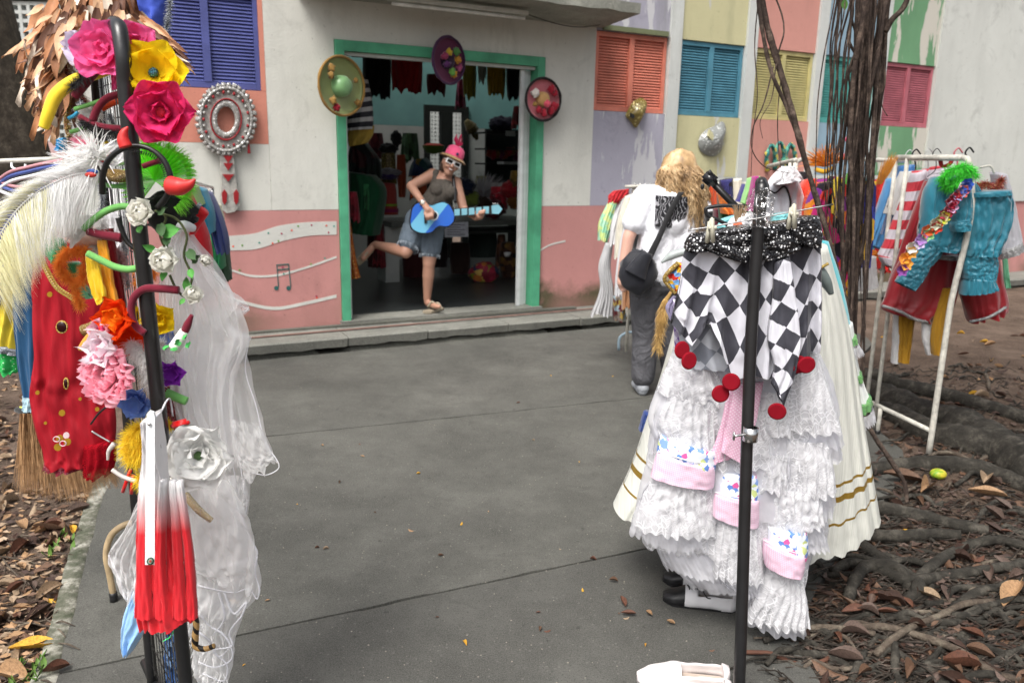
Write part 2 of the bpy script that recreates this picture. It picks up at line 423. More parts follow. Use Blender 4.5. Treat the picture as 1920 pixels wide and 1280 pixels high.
def wallpaint(name, col, under=None, peel=0, streak=.35, moss=0, seedv=0, dirt=.5):
    if name in MC: return MC[name]
    if isinstance(col, str): col = H(col); g_ = .3 * col[0] + .6 * col[1] + .1 * col[2]; col = tuple((c * .62 + g_ * .38) * .95 for c in col)
    n = NT(name); v = n.vec('World'); vs = n.vec('World', (1, 1, .22))
    a = n.noise(v, 1.3, 6, .6); c = n.ramp(a, [(.3, mul(col, .88)), (.72, mul(col, 1.06))])
    st = n.ramp(n.noise(vs, 3.2, 7, .65), [(.5, 0), (.75, 1)]); c = n.mix(n.math('MULTIPLY', st, streak), c, mul(col, .5))
    dk = n.ramp(n.noise(vs, 1.5 + seedv, 6, .7), [(.58, 0), (.74, 1)]); c = n.mix(n.math('MULTIPLY', dk, dirt), c, (.13, .14, .095)); bl_ = n.ramp(n.noise(v, 2.6, 8, .75, .5), [(.56, 0), (.68, 1)]); c = n.mix(n.math('MULTIPLY', bl_, dirt * .7), c, mul(col, .45))
    sp = n.ramp(n.noise(v, 34, 2), [(.70, 0), (.76, 1)]); c = n.mix(n.math('MULTIPLY', sp, .5), c, mul(col, .25))
    if under:
        if isinstance(under, str): under = H(under)
        pk = n.ramp(n.noise(vs, 4.4 + seedv, 9, .62, .3), [(.5 - peel * .5, 0) if False else (.62 - peel, 0), (.64 - peel, 1)]); c = n.mix(pk, c, under)
        b = n.math('ADD', n.math('MULTIPLY', pk, -.6), n.noise(v, 60, 4))
    else: b = n.math('ADD', n.noise(v, 60, 4), n.math('MULTIPLY', n.noise(v, 7, 3), 1.2))
    if moss:
        z = n.sep(v)[2]; zz = n.math('ADD', z, n.math('MULTIPLY', n.noise(v, 2.2, 6, .65), .75)); mm = n.ramp(zz, [(.52 + moss, 1), (.70 + moss, 0)])
        gate = n.ramp(n.noise(v, .62, 2), [(.36, .15), (.55, 1)])
        mo = n.mix(n.noise(v, 18, 5), (.035, .04, .018), (.11, .11, .06)); c = n.mix(n.math('MULTIPLY', n.math('MULTIPLY', mm, gate), .93), c, mo)
    n.bump(b, .4, .006); MC[name] = n.set(c, .88, 0, .2); return MC[name]

def mat_concrete(name, col, stain=.5, agg=True):
    n = NT(name); v = n.vec('World'); a = n.noise(v, 1.3, 12, .74); c = n.ramp(a, [(.34, mul(col, .66)), (.5, col), (.66, mul(col, 1.42))]); s2 = n.ramp(n.noise(v, 7, 6, .7, .8), [(.58, 0), (.66, 1)]); c = n.mix(n.math('MULTIPLY', s2, .4), c, mul(col, .5))
    b = n.ramp(n.noise(v, 3.2, 9, .75, .4), [(.46, 0), (.62, 1)]); c = n.mix(n.math('MULTIPLY', b, stain), c, mul(col, .55))
    sp = n.vor(v, 75, out='Color'); g = n.math('GREATER_THAN', n.sep(sp)[0], .93); d = n.math('LESS_THAN', n.vor(v, 75), .33)
    if agg: c = n.mix(n.math('MULTIPLY', n.math('MULTIPLY', g, d), .45), c, mul(col, 2.2))
    f = n.noise(v, 240, 3); c = n.mix(n.math('MULTIPLY', n.ramp(f, [(.45, 0), (.62, 1)]), .5), c, mul(col, 1.9)); c = n.mix(n.math('MULTIPLY', n.ramp(n.noise(v, 130, 3), [(.55, 0), (.64, 1)]), .5), c, mul(col, .45))
    bl = n.ramp(n.noise(v, 26, 3), [(.68, 0), (.72, 1)]); c = n.mix(n.math('MULTIPLY', bl, .5), c, mul(col, .3))
    n.bump(n.math('ADD', n.math('MULTIPLY', f, .6), n.noise(v, 40, 5)), .5, .004)
    return n.set(c, .86, 0, .3)
def mat_soil():
    n = NT('soil'); v = n.vec('World'); a = n.noise(v, 2.2, 8, .7); c = n.ramp(a, [(.3, (.035, .024, .017)), (.5, (.11, .078, .058)), (.72, (.21, .155, .12))])
    f = n.noise(v, 90, 5, .7); c = n.mix(n.ramp(f, [(.45, 0), (.7, .6)]), c, (.26, .19, .15))
    n.bump(n.math('ADD', n.noise(v, 30, 7, .7), n.math('MULTIPLY', f, .3)), 1, .03); return n.set(c, .95, 0, .15)
def mat_root(name, col, hi):
    n = NT(name); v = n.vec('World'); a = n.noise(v, 11, 7, .7); c = n.ramp(a, [(.32, mul(col, .4)), (.5, col), (.64, hi)]); c = n.mix(n.ramp(n.noise(v, 60, 6, .8), [(.45, 0), (.65, .6)]), c, mul(col, .35))
    n.bump(n.noise(n.vec('World', (1, 1, 1)), 55, 7, .7), .9, .012); return n.set(c, .85, 0, .25)
WHITE = (.8, .8, .8)
M_soil = mat_soil(); M_conc = mat_concrete('path concrete', (.082, .081, .072)); M_conc_shade = mat_concrete('path concrete painted shade', (.071, .070, .063)); M_conc2 = mat_concrete('footway concrete', (.17, .17, .15), .6)  # the darker path tone has tree shade put into its colour
M_root = mat_root('root bark', (.042, .038, .031), (.105, .095, .078)); M_aer = mat_root('aerial root bark', (.06, .042, .034), (.19, .14, .11))
M_branch = mat_root('dry twig', (.11, .085, .065), (.2, .17, .13))
M_bark = mat_root('tree bark', (.045, .036, .028), (.09, .075, .06))
M_black = plain('black painted steel', (.012, .012, .013), .32, .3, 20, .08, 200, spec=.6)
M_blackm = plain('black plastic', (.015, .015, .016), .4, .2)
M_chrome = plain('steel', (.6, .6, .6), .25, .1, metal=1)
M_whitemetal = plain('chipped cream steel', (.62, .60, .53), .5, .35, 26, .1)
M_whiteplastic = plain('white plastic', (.75, .77, .78), .35, .05)
M_skin = plain('sun tanned skin', (.40, .215, .15), .5, .1, 8, .1, 90)
M_skin2 = plain('fair skin', (.62, .36, .28), .55, .1, 8, .1, 90)
# ------------------------------------------------------------ ground and path
pathpoly = [G(40, 1330), G(68, 1280), G(98, 1185), G(125, 1078), G(145, 1010), G(172, 925), G(215, 850), G(290, 760), G(330, 725), G(400, 692)]
PL = [Vector((p.x, p.y)) for p in pathpoly]
PL[0] = Vector((-1.15, 1.3)); PL.insert(0, Vector((-.9, -3)))
PR = [Vector((.9, -3)), Vector((.98, 1.6))] + [Vector(G(x, y).xy) for x, y in ((1465, 1280), (1490, 1200), (1530, 1100), (1600, 1000), (1690, 900), (1700, 850), (1640, 800), (1600, 740), (1590, 690), (1640, 640))]
def inpath(x, y, m=0):
    poly = PL + [Vector((-2, 6.2)), Vector((2.2, 8.4))] + PR[::-1]; c = False; n = len(poly); j = n - 1
    for i in range(n):
        a, b = poly[i], poly[j]
        if (a.y > y) != (b.y > y) and x < (b.x - a.x) * (y - a.y) / (b.y - a.y) + a.x: c = not c
        j = i
    return c
def soilz(x, y):
    d = -.022 + .022 * noise.noise(Vector((x * .9, y * .9, 0))) + .014 * noise.noise(Vector((x * 4, y * 4, 3))) + .006 * noise.noise(Vector((x * 14, y * 14, 3)))
    if x > 1.2: d += .03 * min(1, (x - 1.2)) * (1 + noise.noise(Vector((x * 2, y * 2, 8))))
    return d
def grid_ground():
    N = 260; V, F = [], []
    def f(s, c, k): return c + math.sinh(s * 5.2) * k
    for i in range(N + 1):
        for j in range(N + 1):
            x = f(i / N * 2 - 1, .3, .9); y = f(j / N * 2 - 1, 3.2, .9)
            z = soilz(x, y) if (x * x + y * y) < 900 else -.02
            if inpath(x, y): z = -.07
            V.append((x, y, z))
    for i in range(N):
        for j in range(N): a = i * (N + 1) + j; F.append((a, a + N + 1, a + N + 2, a + 1))
    return V, F
mk('ground', grid_ground(), M_soil, kind='structure')
# path: slabs with recessed joints
def jline(x, k):                    # three cross joints as lines on the ground
    a, b = k; t = (x - a.x) / (b.x - a.x); return a.y + (b.y - a.y) * t
J2 = (G(439, 1192), G(1240, 1022)); J1 = (G(440, 824), G(1190, 747))
J0 = (J2[0] + (J2[0] - J1[0]) * .82, J2[1] + (J2[1] - J1[1]) * .82)
KB = (P0 + HN * -.50 + HU * -3, P0 + HN * -.50 + HU * 6)
JB = (J0[0] - Vector((0, 2.6, 0)), J0[1] - Vector((0, 2.6, 0)))
def pxl(y, P, side):                # x of the path edge at depth y
    for a, b in zip(P, P[1:]):
        if min(a.y, b.y) <= y <= max(a.y, b.y) and abs(a.y - b.y) > 1e-6: return a.x + (b.x - a.x) * (y - a.y) / (b.y - a.y)
    return P[-1].x if y > 5 else P[0].x
path = bpy.data.objects.new('path', None); finish(path, None, (0, 3, 0), 'dark grey concrete path with cracks and fallen leaves between the clothes racks', None, None, 'structure')
def slab(k0, k1, gap=.006):
    nx, ny = 120, 12; V, F = [], []
    for j in range(ny + 1):
        for i in range(nx + 1):
            s = i / nx; t = j / ny; x = 0
            for _ in range(6):
                y0 = jline(x, k0) + gap; y1 = jline(x, k1) - gap; y = y0 + (y1 - y0) * t
                if t in (0, 1): y += .004 * noise.noise(Vector((x * 9, k0[0].y + t, 0))) * (1 if t == 0 else -1) + (.006 if noise.noise(Vector((x * 6, k1[0].y, 4))) > .35 else 0) * (1 if t == 0 else -1)
                xl = pxl(y, PL, 0) if y < PL[-1].y else -2.0 - .3 * (y - PL[-1].y); xr = max(1.0, pxl(y, PR, 1))
                xl += .018 * noise.noise(Vector((y * 3, 0, 0))) + .012 * noise.noise(Vector((y * 11, 0, 0))); x = xl + (xr - xl) * s
            z = .0 + .002 * noise.noise(Vector((x, y, 0)))
            V.append((x, y, z))
    for j in range(ny):
        for i in range(nx): a = j * (nx + 1) + i; F.append((a, a + 1, a + nx + 2, a + nx + 1))
    n0 = len(V); ring = [i for i in range(nx + 1)] + [j * (nx + 1) + nx for j in range(1, ny + 1)] + [ny * (nx + 1) + i for i in range(nx - 1, -1, -1)] + [j * (nx + 1) for j in range(ny - 1, 0, -1)]
    for r in ring: v = V[r]; V.append((v[0], v[1], -.12))
    m = len(ring)
    for i in range(m): F.append((ring[(i + 1) % m], ring[i], n0 + i, n0 + (i + 1) % m))
    o = mk('slab', (V, F), M_conc_shade if k0 in (JB, J0) else M_conc, path, smooth=False)  # slabs nearest the camera get the tone with painted shade
    return o
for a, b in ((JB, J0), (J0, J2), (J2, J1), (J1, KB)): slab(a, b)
# mossy lip along the left edge of the path
M_lip = None
def edge_strip():
    V, F = [], []; ys = [1.0 + i * .05 for i in range(90)]
    for y in ys:
        x = pxl(y, PL, 0) if y < PL[-1].y else -2.0
        wv = .055 + .02 * noise.noise(Vector((y * 4, 1, 0))); o = .02 * noise.noise(Vector((y * 9, 5, 0)))
        zz = .006 + .004 * noise.noise(Vector((y * 8, 3, 0)))
        V += [(x - .02 + o, y, -.06), (x - .012 + o, y, zz), (x + wv, y, zz * .8), (x + wv + .012, y, -.01)]
    for i in range(len(ys) - 1):
        for k in range(3): a = i * 4 + k; F.append((a, a + 1, a + 5, a + 4))
    n = NT('mossy path edge'); v = n.vec('World'); c = n.ramp(n.noise(v, 9, 7, .7), [(.35, (.045, .055, .03)), (.5, (.12, .12, .09)), (.62, (.36, .35, .3))]); n.bump(n.noise(v, 50, 6), .8, .01)
    mk('edge', (V, F), n.set(c, .9), path, smooth=True)
edge_strip()
# ------------------------------------------------------------ footway beside the building
foot = bpy.data.objects.new('pavement', None); finish(foot, None, WL(2, 0, -.25), 'raised narrow concrete footway with a cracked kerb along the building', None, None, 'structure')
us = [-1.9, -.95, -.1, .62, 1.42, 2.2, 3.3, 4.6, 6.0, 7.5, 9.0, 11.0, 14.0]
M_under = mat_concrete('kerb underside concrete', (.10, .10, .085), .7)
for a, b in zip(us, us[1:]):
    n = 26; V, F = [], []
    lift = ru(-.006, .006); fw = ru(-.02, .02)
    for i in range(n + 1):
        u = a + .005 + (b - a - .01) * i / n
        q = .016 * noise.noise(Vector((u * 5, 2, 0))) + .008 * noise.noise(Vector((u * 17, 2, 0)))
        V += [WL(u, .13 + lift, -.003), WL(u, .13 + lift, -.50 + fw + .3 * q), WL(u, .118 + lift, -.515 + fw + .3 * q), WL(u, .048 + q, -.50 + fw), WL(u, .048 + q, -.003)]
    for i in range(n):
        for k in range(4): c = i * 5 + k; F.append((c, c + 1, c + 6, c + 5))
    F += [(4, 3, 2, 1, 0), tuple(n * 5 + k for k in range(5))]
    mk('slab', (V, F), M_conc2, foot, smooth=False)
V, F = [], []; n = 260
for i in range(n + 1):
    u = -1.9 + 15.9 * i / n; q = .022 * noise.noise(Vector((u * 3.1, 7, 0))) + .01 * noise.noise(Vector((u * 13, 2, 0)))
    g = .035 if noise.noise(Vector((u * 1.7, 11, 0))) > .15 else 0
    V += [WL(u, .035 + q - g, -.01), WL(u, .03 + q - g, -.46 + g), WL(u, -.03, -.50 + .03 * noise.noise(Vector((u * 4, 9, 0))))]
for i in range(n):
    for k in range(2): c = i * 3 + k; F.append((c, c + 1, c + 4, c + 3))
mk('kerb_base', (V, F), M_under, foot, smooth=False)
# ------------------------------------------------------------ building
bld = thing('building', 'colour-panelled building with louvred shutters, a green door frame and a pink painted base', 'building', WL(2, 0, 1))
def bp(name, vf, m, parent=None, smooth=False, **k): return mk(name, vf, m, parent or bld, smooth=smooth, **k)
P_white = wallpaint('off white wall paint', (.60, .60, .55), streak=.3, dirt=.45)
P_pil = wallpaint('pilaster paint', (.55, .57, .55), streak=.4, seedv=.4, dirt=.35)
P_white2 = wallpaint('far white wall paint', (.55, .565, .53), streak=.22, seedv=.7, dirt=.55)
P_pink = wallpaint('pink wall paint', 'd27c74', under=(.35, .33, .3), peel=-.06, streak=.25, moss=.06, dirt=.3)
P_orange = wallpaint('orange wall paint', 'e0764f', streak=.2, dirt=.2)
P_lilac = wallpaint('lilac wall paint', 'a6a3b8', under=(.5, .5, .52), peel=.03, streak=.45, dirt=.55)
P_yel = wallpaint('yellow wall paint', 'c9c27c', under=(.5, .5, .47), peel=.0, streak=.35, dirt=.3)
P_sal = wallpaint('salmon wall paint', 'dc8570', streak=.35, dirt=.2)
P_blue = wallpaint('pale blue wall paint', '7fabc4', streak=.3, dirt=.2)
P_green = wallpaint('peeling green wall paint', '55a062', under=(.52, .5, .44), peel=.12, streak=.2, dirt=.1)
TOP = 5.2; TH = .22
bp('wall', wbox(-.57, -.004, 1.152, TOP, 0, TH), P_white)
bp('wall', wbox(-.004, 2.014, 2.555, TOP, 0.001, TH), P_white)
bp('wall', wbox(2.014, 2.592, 1.162, TOP, 0, TH), P_white)
bp('painted_base', wbox(-1.76, -.004, -.05, 1.15, 0.002, TH), P_pink)
bp('painted_base', wbox(2.014, 14, -.05, 1.16, 0.002, TH), P_pink)
# left bay
bp('painted_panel', wbox(-1.62, -.572, 1.69, 2.106, 0.003, TH), P_orange); bp('painted_panel', wbox(-1.62, -.572, 2.85, TOP, 0.003, TH), P_orange)
bp('wall', wbox(-1.62, -.572, 1.152, 1.688, 0.004, TH), P_white); bp('pilaster', wbox(-1.76, -1.622, 1.152, TOP, -.02, TH), P_pil)
# a separate wall far behind on the left, pierced blocks over a pink base
fw_ = thing('garden_wall', 'pale pink wall with pierced white blocks seen beside the old tree trunk', 'wall', (-6.5, 11.5, 0))
mk('base', box((-7.5, 11.6, .85), (9, .2, 1.75)), wallpaint('pale pink wall paint', 'dba4a0', streak=.3), fw_, smooth=False)
V, F = [], []
for i in range(46): V, F = join((V, F), box((-9.2 + i * .115, 11.6, 2.65), (.045, .12, 1.84)))
for j in range(17): V, F = join((V, F), box((-6.6, 11.6, 1.76 + j * .112), (5.3, .114, .045)))
mk('pierced_block_screen', (V, F), P_pil, fw_, smooth=False); mk('upper_band', box((-7.5, 11.6, 3.9), (9, .2, .6)), P_white, fw_, smooth=False)
mk('backing', box((-6.6, 12.3, 2.6), (5.5, .1, 2.2)), M_blackm, fw_, smooth=False)
# right bays
bays = [(2.594, 3.478, P_lilac, 1.162, 'cb7a66', 'cd7f6a'), (3.628, 4.512, P_yel, 1.46, '4a7f92', '4f8799'), (4.662, 5.568, P_sal, 1.162, 'b9b07a', 'c3bb84'), (5.714, 6.618, P_blue, 1.5, '4f9a93', '4f9a93'), (6.762, 7.70, P_green, 1.5, 'a8606a', 'b0666f')]
def shutter(u0, u1, z0, z1, hexc):
    m = plain('shutter paint ' + hexc, hexc, .6, .25, 6, .2, 40, src='World')
    sh = mk('shutter', join(wbox(u0, u0 + .035, z0, z1, .02, .07), wbox(u1 - .035, u1, z0, z1, .02, .07), wbox(u0 + .036, u1 - .036, z0, z0 + .045, .022, .068), wbox(u0 + .036, u1 - .036, z1 - .045, z1, .022, .068),
        wbox((u0 + u1) / 2 - .028, (u0 + u1) / 2 + .028, z0 + .046, z1 - .046, .018, .066), wbox(u0 + .02, u1 - .02, z0 + .02, z1 - .02, .085, .10)), m, bld, smooth=False)
    N = 24; p = (z1 - z0 - .094) / N; wd = (u1 - u0) / 2 - .035 - .028 - .004
    me = mesh('slat', box((0, 0, 0), (wd, .006, p * 1.12)), m, False)
    for s in (0, 1):
        uc = (u0 + .037 + wd / 2) if s == 0 else (u1 - .037 - wd / 2)
        for k in range(N):
            z = z0 + .047 + p * (k + .5); M = Matrix.Translation(WL(uc, z, .048)) @ Matrix.Rotation(YAW, 4, 'Z') @ Matrix.Rotation(radians(-38 + ru(-2.5, 2.5)), 4, 'X') @ Matrix.Rotation(ru(-.006, .006), 4, 'Y')
            inst('slat', me, M, sh)
for u0, u1, m, zb, c1, c2 in bays:
    bp('painted_panel', wbox(u0, u1, zb, 2.095, .004, TH), m); bp('painted_panel', wbox(u0, u1, 2.85, TOP, .004, TH), m)
    if zb > 1.2: bp('wall', wbox(u0, u1, 1.162, zb - .002, .006, TH), P_pil)
    shutter(u0 + .008, u1 - .01, 2.1, 2.845, c1)
shutter(-1.41, -.61, 2.112, 2.845, '4e5590')
bp('wall', wbox(-1.62, -1.412, 2.108, 2.848, .005, TH), P_white); bp('painted_panel', wbox(-.608, -.572, 2.108, 2.848, .005, TH), P_orange)
for u0, u1 in ((3.48, 3.626), (4.514, 4.66), (5.57, 5.712), (6.62, 6.76)): bp('pilaster', wbox(u0, u1, 1.162, TOP, -.025, TH), P_pil)
bp('wall', wbox(7.702, 14, 1.162, TOP, -.02, TH), P_white2)
bp('side_wall', wbox(-1.96, -1.77, 0, TOP, .0, 4.3), P_white); bp('side_wall', wbox(13.8, 14, 0, TOP, TH + .001, 4.3), P_white2)
bp('rear_wall', join(wbox(-1.9, 4.5, 3.01, TOP, 4.13, 4.29), wbox(4.5, 13.78, 0, TOP, 4.13, 4.29)), P_white)
bp('roof', wbox(-2.1, 14.2, TOP + .002, TOP + .2, -.4, 2.75), M_conc2)  # stops short of the rear: opening added to let skylight into the shop
# door frame
M_gr = plain('green door paint', '4d9c78', .55, .3, 5, .25, 40, src='World')
fr = bp('door_frame', join(wbox(0, .075, .168, 2.55, -.03, .14), wbox(1.935, 2.012, .168, 2.55, -.03, .14), wbox(.076, 1.934, 2.465, 2.55, -.028, .138)), M_gr)
bp('door_rail', join(wbox(.078, .098, .17, 2.462, .02, .07), wbox(.1, 1.932, 2.435, 2.463, .02, .07)), P_pil)
for k, uu in enumerate((1.80, 1.852, 1.895)):
    bp('sliding_door_leaf', wbox(uu, uu + .036, .172, 2.433, .05 + k * .03, .09 + k * .03 - .004), plain('white enamel door', (.6, .62, .62), .4, .15))
bp('threshold', wbox(-.02, 2.03, .131, .168, -.07, TH), M_conc2)
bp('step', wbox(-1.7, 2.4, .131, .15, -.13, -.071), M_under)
# canopy over the door
V, F = [], []; n = 60
for i in range(n + 1):
    u = -.3 + 2.95 * i / n; q = .02 * noise.noise(Vector((u * 5, 0, 0))); e = -.62 + .05 * noise.noise(Vector((u * 3, 4, 0)))
    V += [WL(u, 2.87, -.004), WL(u, 2.915 + q, e), WL(u, 3.0, e - .01), WL(u, 3.02, -.004)]
for i in range(n):
    for k in range(4): F.append((i * 4 + k, i * 4 + (k + 1) % 4, (i + 1) * 4 + (k + 1) % 4, (i + 1) * 4 + k))
F += [(3, 2, 1, 0), (n * 4, n * 4 + 1, n * 4 + 2, n * 4 + 3)]
bp('canopy', (V, F), mat_concrete('canopy concrete', (.27, .275, .24), .7))
bp('mossy_ledge', wbox(2.66, 3.45, 2.853, 2.90, -.03, .003), wallpaint('mossy ledge', (.16, .18, .10), dirt=.8))
lp = thing('fluorescent_lamp', 'unlit white fluorescent tube fitting under the concrete canopy above the door', 'lamp', WL(1.1, 2.82, -.36))
mk('housing', wbox(.35, 1.62, 2.835, 2.868, -.40, -.33), plain('lamp housing', (.5, .5, .45), .5), lp, smooth=False)
mk('tube', tube([WL(.38, 2.812, -.365), WL(1.6, 2.812, -.365)], .014, 4), plain('lamp tube', (.7, .7, .66), .3), lp)
mk('cable', tube([WL(1.62, 2.85, -.36), WL(1.9, 2.80, -.36), WL(2.2, 2.80, -.3), WL(2.5, 2.86, -.2)], .004, 24, 5), M_blackm, lp)
mk('drain_pipe', tube([WL(-1.05, .142, -.30), WL(.5, .142, -.28), WL(2.6, .142, -.24), WL(4, .142, -.24)], .009, 20, 6), plain('brown pipe', (.2, .12, .1), .6), label='thin brown pipe lying along the footway in front of the door', cat='pipe')
# painted ribbon, lines, notes and confetti on the pink base
M_pw = wallpaint('white mural paint', (.58, .58, .54), streak=.2); M_pt = plain('teal mural paint', '2f5f5c', .8)
def wstrip(top, bot, n=40, n0=-.0012, n1=.004):
    T = catmull([Vector((x, y, 0)) for x, y in top], n); B = catmull([Vector((x, y, 0)) for x, y in bot], n); V, F = [], []
    for a, b in zip(T, B):
        for p, nn in ((a, n0), (b, n0), (b, n1), (a, n1)): u, z = WP(p.x, p.y); V.append(WL(u, z, nn))
    for i in range(n - 1):
        for k in range(4): F.append((i * 4 + k, i * 4 + (k + 1) % 4, i * 4 + 4 + (k + 1) % 4, i * 4 + 4 + k))
    F += [(3, 2, 1, 0), (n * 4 - 4, n * 4 - 3, n * 4 - 2, n * 4 - 1)]
    return V, F
mu = lambda nm, vf, m: bp(nm, vf, m)
mu('painted_ribbon', wstrip([(300, 462), (370, 452), (425, 443), (480, 437), (520, 424), (560, 418), (631, 415)], [(300, 490), (370, 476), (427, 470), (480, 467), (530, 452), (580, 442), (631, 440)]), M_pw)
def wline(p, w): return wstrip([(x, y - w / 2) for x, y in p], [(x, y + w / 2) for x, y in p])
mu('painted_line', wline([(300, 480), (380, 490), (432, 506), (470, 517), (520, 516), (570, 503), (631, 482)], 4), M_pw)
mu('painted_line', wline([(430, 560), (520, 578), (575, 568), (631, 555)], 6), M_pw)
mu('painted_line', wline([(1012, 470), (1030, 460), (1060, 452)], 3), M_pw)
def wdisc(x, y, r, n0=-.0032, n1=.0):
    u, z = WP(x, y); r = r / 215; V, F = [], []; k = 10
    for nn in (n0, n1):
        for i in range(k): V.append(WL(u + r * cos(2 * pi * i / k), z + r * sin(2 * pi * i / k), nn))
    return V, [tuple(range(k)), tuple(range(k, 2 * k))[::-1]] + [(i, (i + 1) % k, k + (i + 1) % k, k + i) for i in range(k)]
def wseg(a, b, w):
    n = Vector((b[1] - a[1], a[0] - b[0])).normalized() * w / 2
    V = []
    for nn in (-.003, 0):
        for p in ((a[0] + n.x, a[1] + n.y), (b[0] + n.x, b[1] + n.y), (b[0] - n.x, b[1] - n.y), (a[0] - n.x, a[1] - n.y)): u, z = WP(*p); V.append(WL(u, z, nn))
    return V, [(0, 1, 2, 3), (7, 6, 5, 4), (0, 4, 5, 1), (1, 5, 6, 2), (2, 6, 7, 3), (3, 7, 4, 0)]
mu('painted_music_note', join(wseg((519, 497), (522, 538), 1.6), wseg((541, 495), (545, 538), 1.6), wseg((518, 497), (542, 495), 2), wseg((519, 506), (542, 504), 2), wdisc(518, 540, 4.2), wdisc(541, 540, 4.2)), M_pt)
cf = [('3f8f80', [(626, 424), (503, 437), (609, 484), (532, 513), (486, 455)]), ('d8553f', [(612, 423), (547, 432), (437, 462), (511, 456), (594, 558)]), ('9a3352', [(616, 436), (584, 422), (528, 438), (530, 501), (593, 555)]), ('6f9f4a', [(559, 424), (522, 452), (454, 460), (449, 506), (583, 495)])]
for hx, L in cf: mu('painted_confetti', join(*[wdisc(x, y, 1.7, -.0035) for x, y in L]), plain('confetti ' + hx, hx, .8))
# ------------------------------------------------------------ shop interior
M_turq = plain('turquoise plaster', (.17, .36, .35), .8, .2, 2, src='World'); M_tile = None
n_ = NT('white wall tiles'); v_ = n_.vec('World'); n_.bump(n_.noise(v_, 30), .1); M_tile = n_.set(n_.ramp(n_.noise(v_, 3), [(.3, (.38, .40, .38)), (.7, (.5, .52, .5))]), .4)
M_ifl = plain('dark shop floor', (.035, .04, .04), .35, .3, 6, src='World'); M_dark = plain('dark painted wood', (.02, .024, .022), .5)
NB = 4.0
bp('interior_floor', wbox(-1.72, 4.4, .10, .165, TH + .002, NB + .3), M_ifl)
bp('interior_ceiling', wbox(-1.72, 4.4, 2.95, 3.0, TH + .002, 2.75), M_dark)  # rear strip left open, an invented gap that brightens the interior
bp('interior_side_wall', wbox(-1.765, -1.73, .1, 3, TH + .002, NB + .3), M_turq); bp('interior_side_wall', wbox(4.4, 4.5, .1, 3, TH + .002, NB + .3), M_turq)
ul, zt = WP(794, 196, NB); ur, _ = WP(878, 200, NB); zb = WP(835, 350, NB)[1]
def tw(u0, u1, z0, z1): 
    if z1 > 1.62 and z0 < 1.62: bp('interior_tiled_wall', wbox(u0, u1, z0, 1.618, NB, NB + .12), M_tile); bp('interior_rear_wall', wbox(u0, u1, 1.62, z1, NB, NB + .12), M_turq)
    else: bp('interior_rear_wall', wbox(u0, u1, z0, z1, NB, NB + .12), M_turq if z0 > 1.6 else M_tile)
zs_ = WP(790, 237, NB)[1]
bp('interior_rear_wall', wbox(-1.72, ul, zs_, 2.94, NB, NB + .12), M_turq); bp('interior_tiled_wall', wbox(-1.72, ul, .17, zs_ - .002, NB, NB + .12), M_tile)
bp('interior_rear_wall', wbox(ur, 4.39, zs_, 2.94, NB, NB + .12), M_turq); bp('interior_tiled_wall', wbox(ur, 4.39, .17, zs_ - .002, NB, NB + .12), M_tile)
bp('interior_rear_wall', wbox(ul + .002, ur - .002, zt, 2.94, NB, NB + .12), M_turq)
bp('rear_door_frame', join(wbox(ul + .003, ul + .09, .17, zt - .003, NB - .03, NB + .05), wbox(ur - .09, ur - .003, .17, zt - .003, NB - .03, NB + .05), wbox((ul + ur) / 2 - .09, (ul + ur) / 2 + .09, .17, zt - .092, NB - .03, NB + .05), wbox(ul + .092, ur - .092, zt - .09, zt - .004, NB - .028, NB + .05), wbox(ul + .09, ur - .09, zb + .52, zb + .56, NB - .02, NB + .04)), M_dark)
V, F = [], []
ua, ub, za, zc = WP(780, 196, 6)[0], WP(890, 200, 6)[0], .3, 3.2
nn_ = 17; pu = (ub - ua) / nn_; k_ = int((zc - za) / pu)
for i in range(nn_ + 1): V, F = join((V, F), wbox(ua + pu * i - pu * .26, ua + pu * i + pu * .26, za, zc, 6, 6.06))
for j in range(k_ + 1): V, F = join((V, F), wbox(ua, ub, za + pu * j - pu * .25, za + pu * j + pu * .25, 6.003, 6.057))
mk('pierced_block_wall', (V, F), P_pw if 'P_pw' in globals() else P_pil, smooth=False, label='white pierced block wall in daylight, seen through the open rear door of the shop', cat='wall')
mk('dark_backing', wbox(-1, 3, -.02, 3.3, 6.5, 6.6), M_dark, smooth=False, label='dark backing sheet added behind the white pierced block wall', cat='wall')  # dark sheet added so the holes between the blocks look dark
# ------------------------------------------------------------ shop contents (all stand in the shop)
def wpoly(pts, n0, n1):              # pixel outline on the facade plane, thickness n0..n1
    V = []
    for nn in (n0, n1):
        for x, y in pts: u, z = WP(x, y, n0); V.append(WL(u, z, nn))
    n = len(pts); return V, [tuple(range(n)), tuple(range(n, 2 * n))[::-1]] + [((i + 1) % n, i, n + i, n + (i + 1) % n) for i in range(n)]
def wc(x, y, n): u, z = WP(x, y, n); return WL(u, z, n)
def YN(x, y, n): return wc(x, y, n).y
def cl(name, label, cat, rows, n, m, group=None, **k):
    rx = sum(r[0] + r[2] for r in rows) / 2 / len(rows); ry = sum(r[1] for r in rows) / len(rows)
    return mk(name, cloth(rows, YN(rx, ry, n), **k), m, label=label, cat=cat, group=group)
tbl = thing('counter', 'long dark counter behind the guitar player with a white pillar at its left end', 'counter', wc(850, 560, 2.3))
zt_ = WP(850, 410, 2.3)[1]; u0, u1 = WP(728, 410, 2.3)[0], WP(985, 410, 2.3)[0]
mk('counter_top', wbox(u0 - .1, u1, zt_ - .06, zt_, 1.9, 2.7), plain('counter top', (.10, .11, .10), .4), tbl, smooth=False)
mk('pillar', wbox(WP(722, 450, 2.0)[0], WP(748, 450, 2.0)[0], .166, zt_ - .062, 2.0, 2.3), M_tile, tbl, smooth=False)
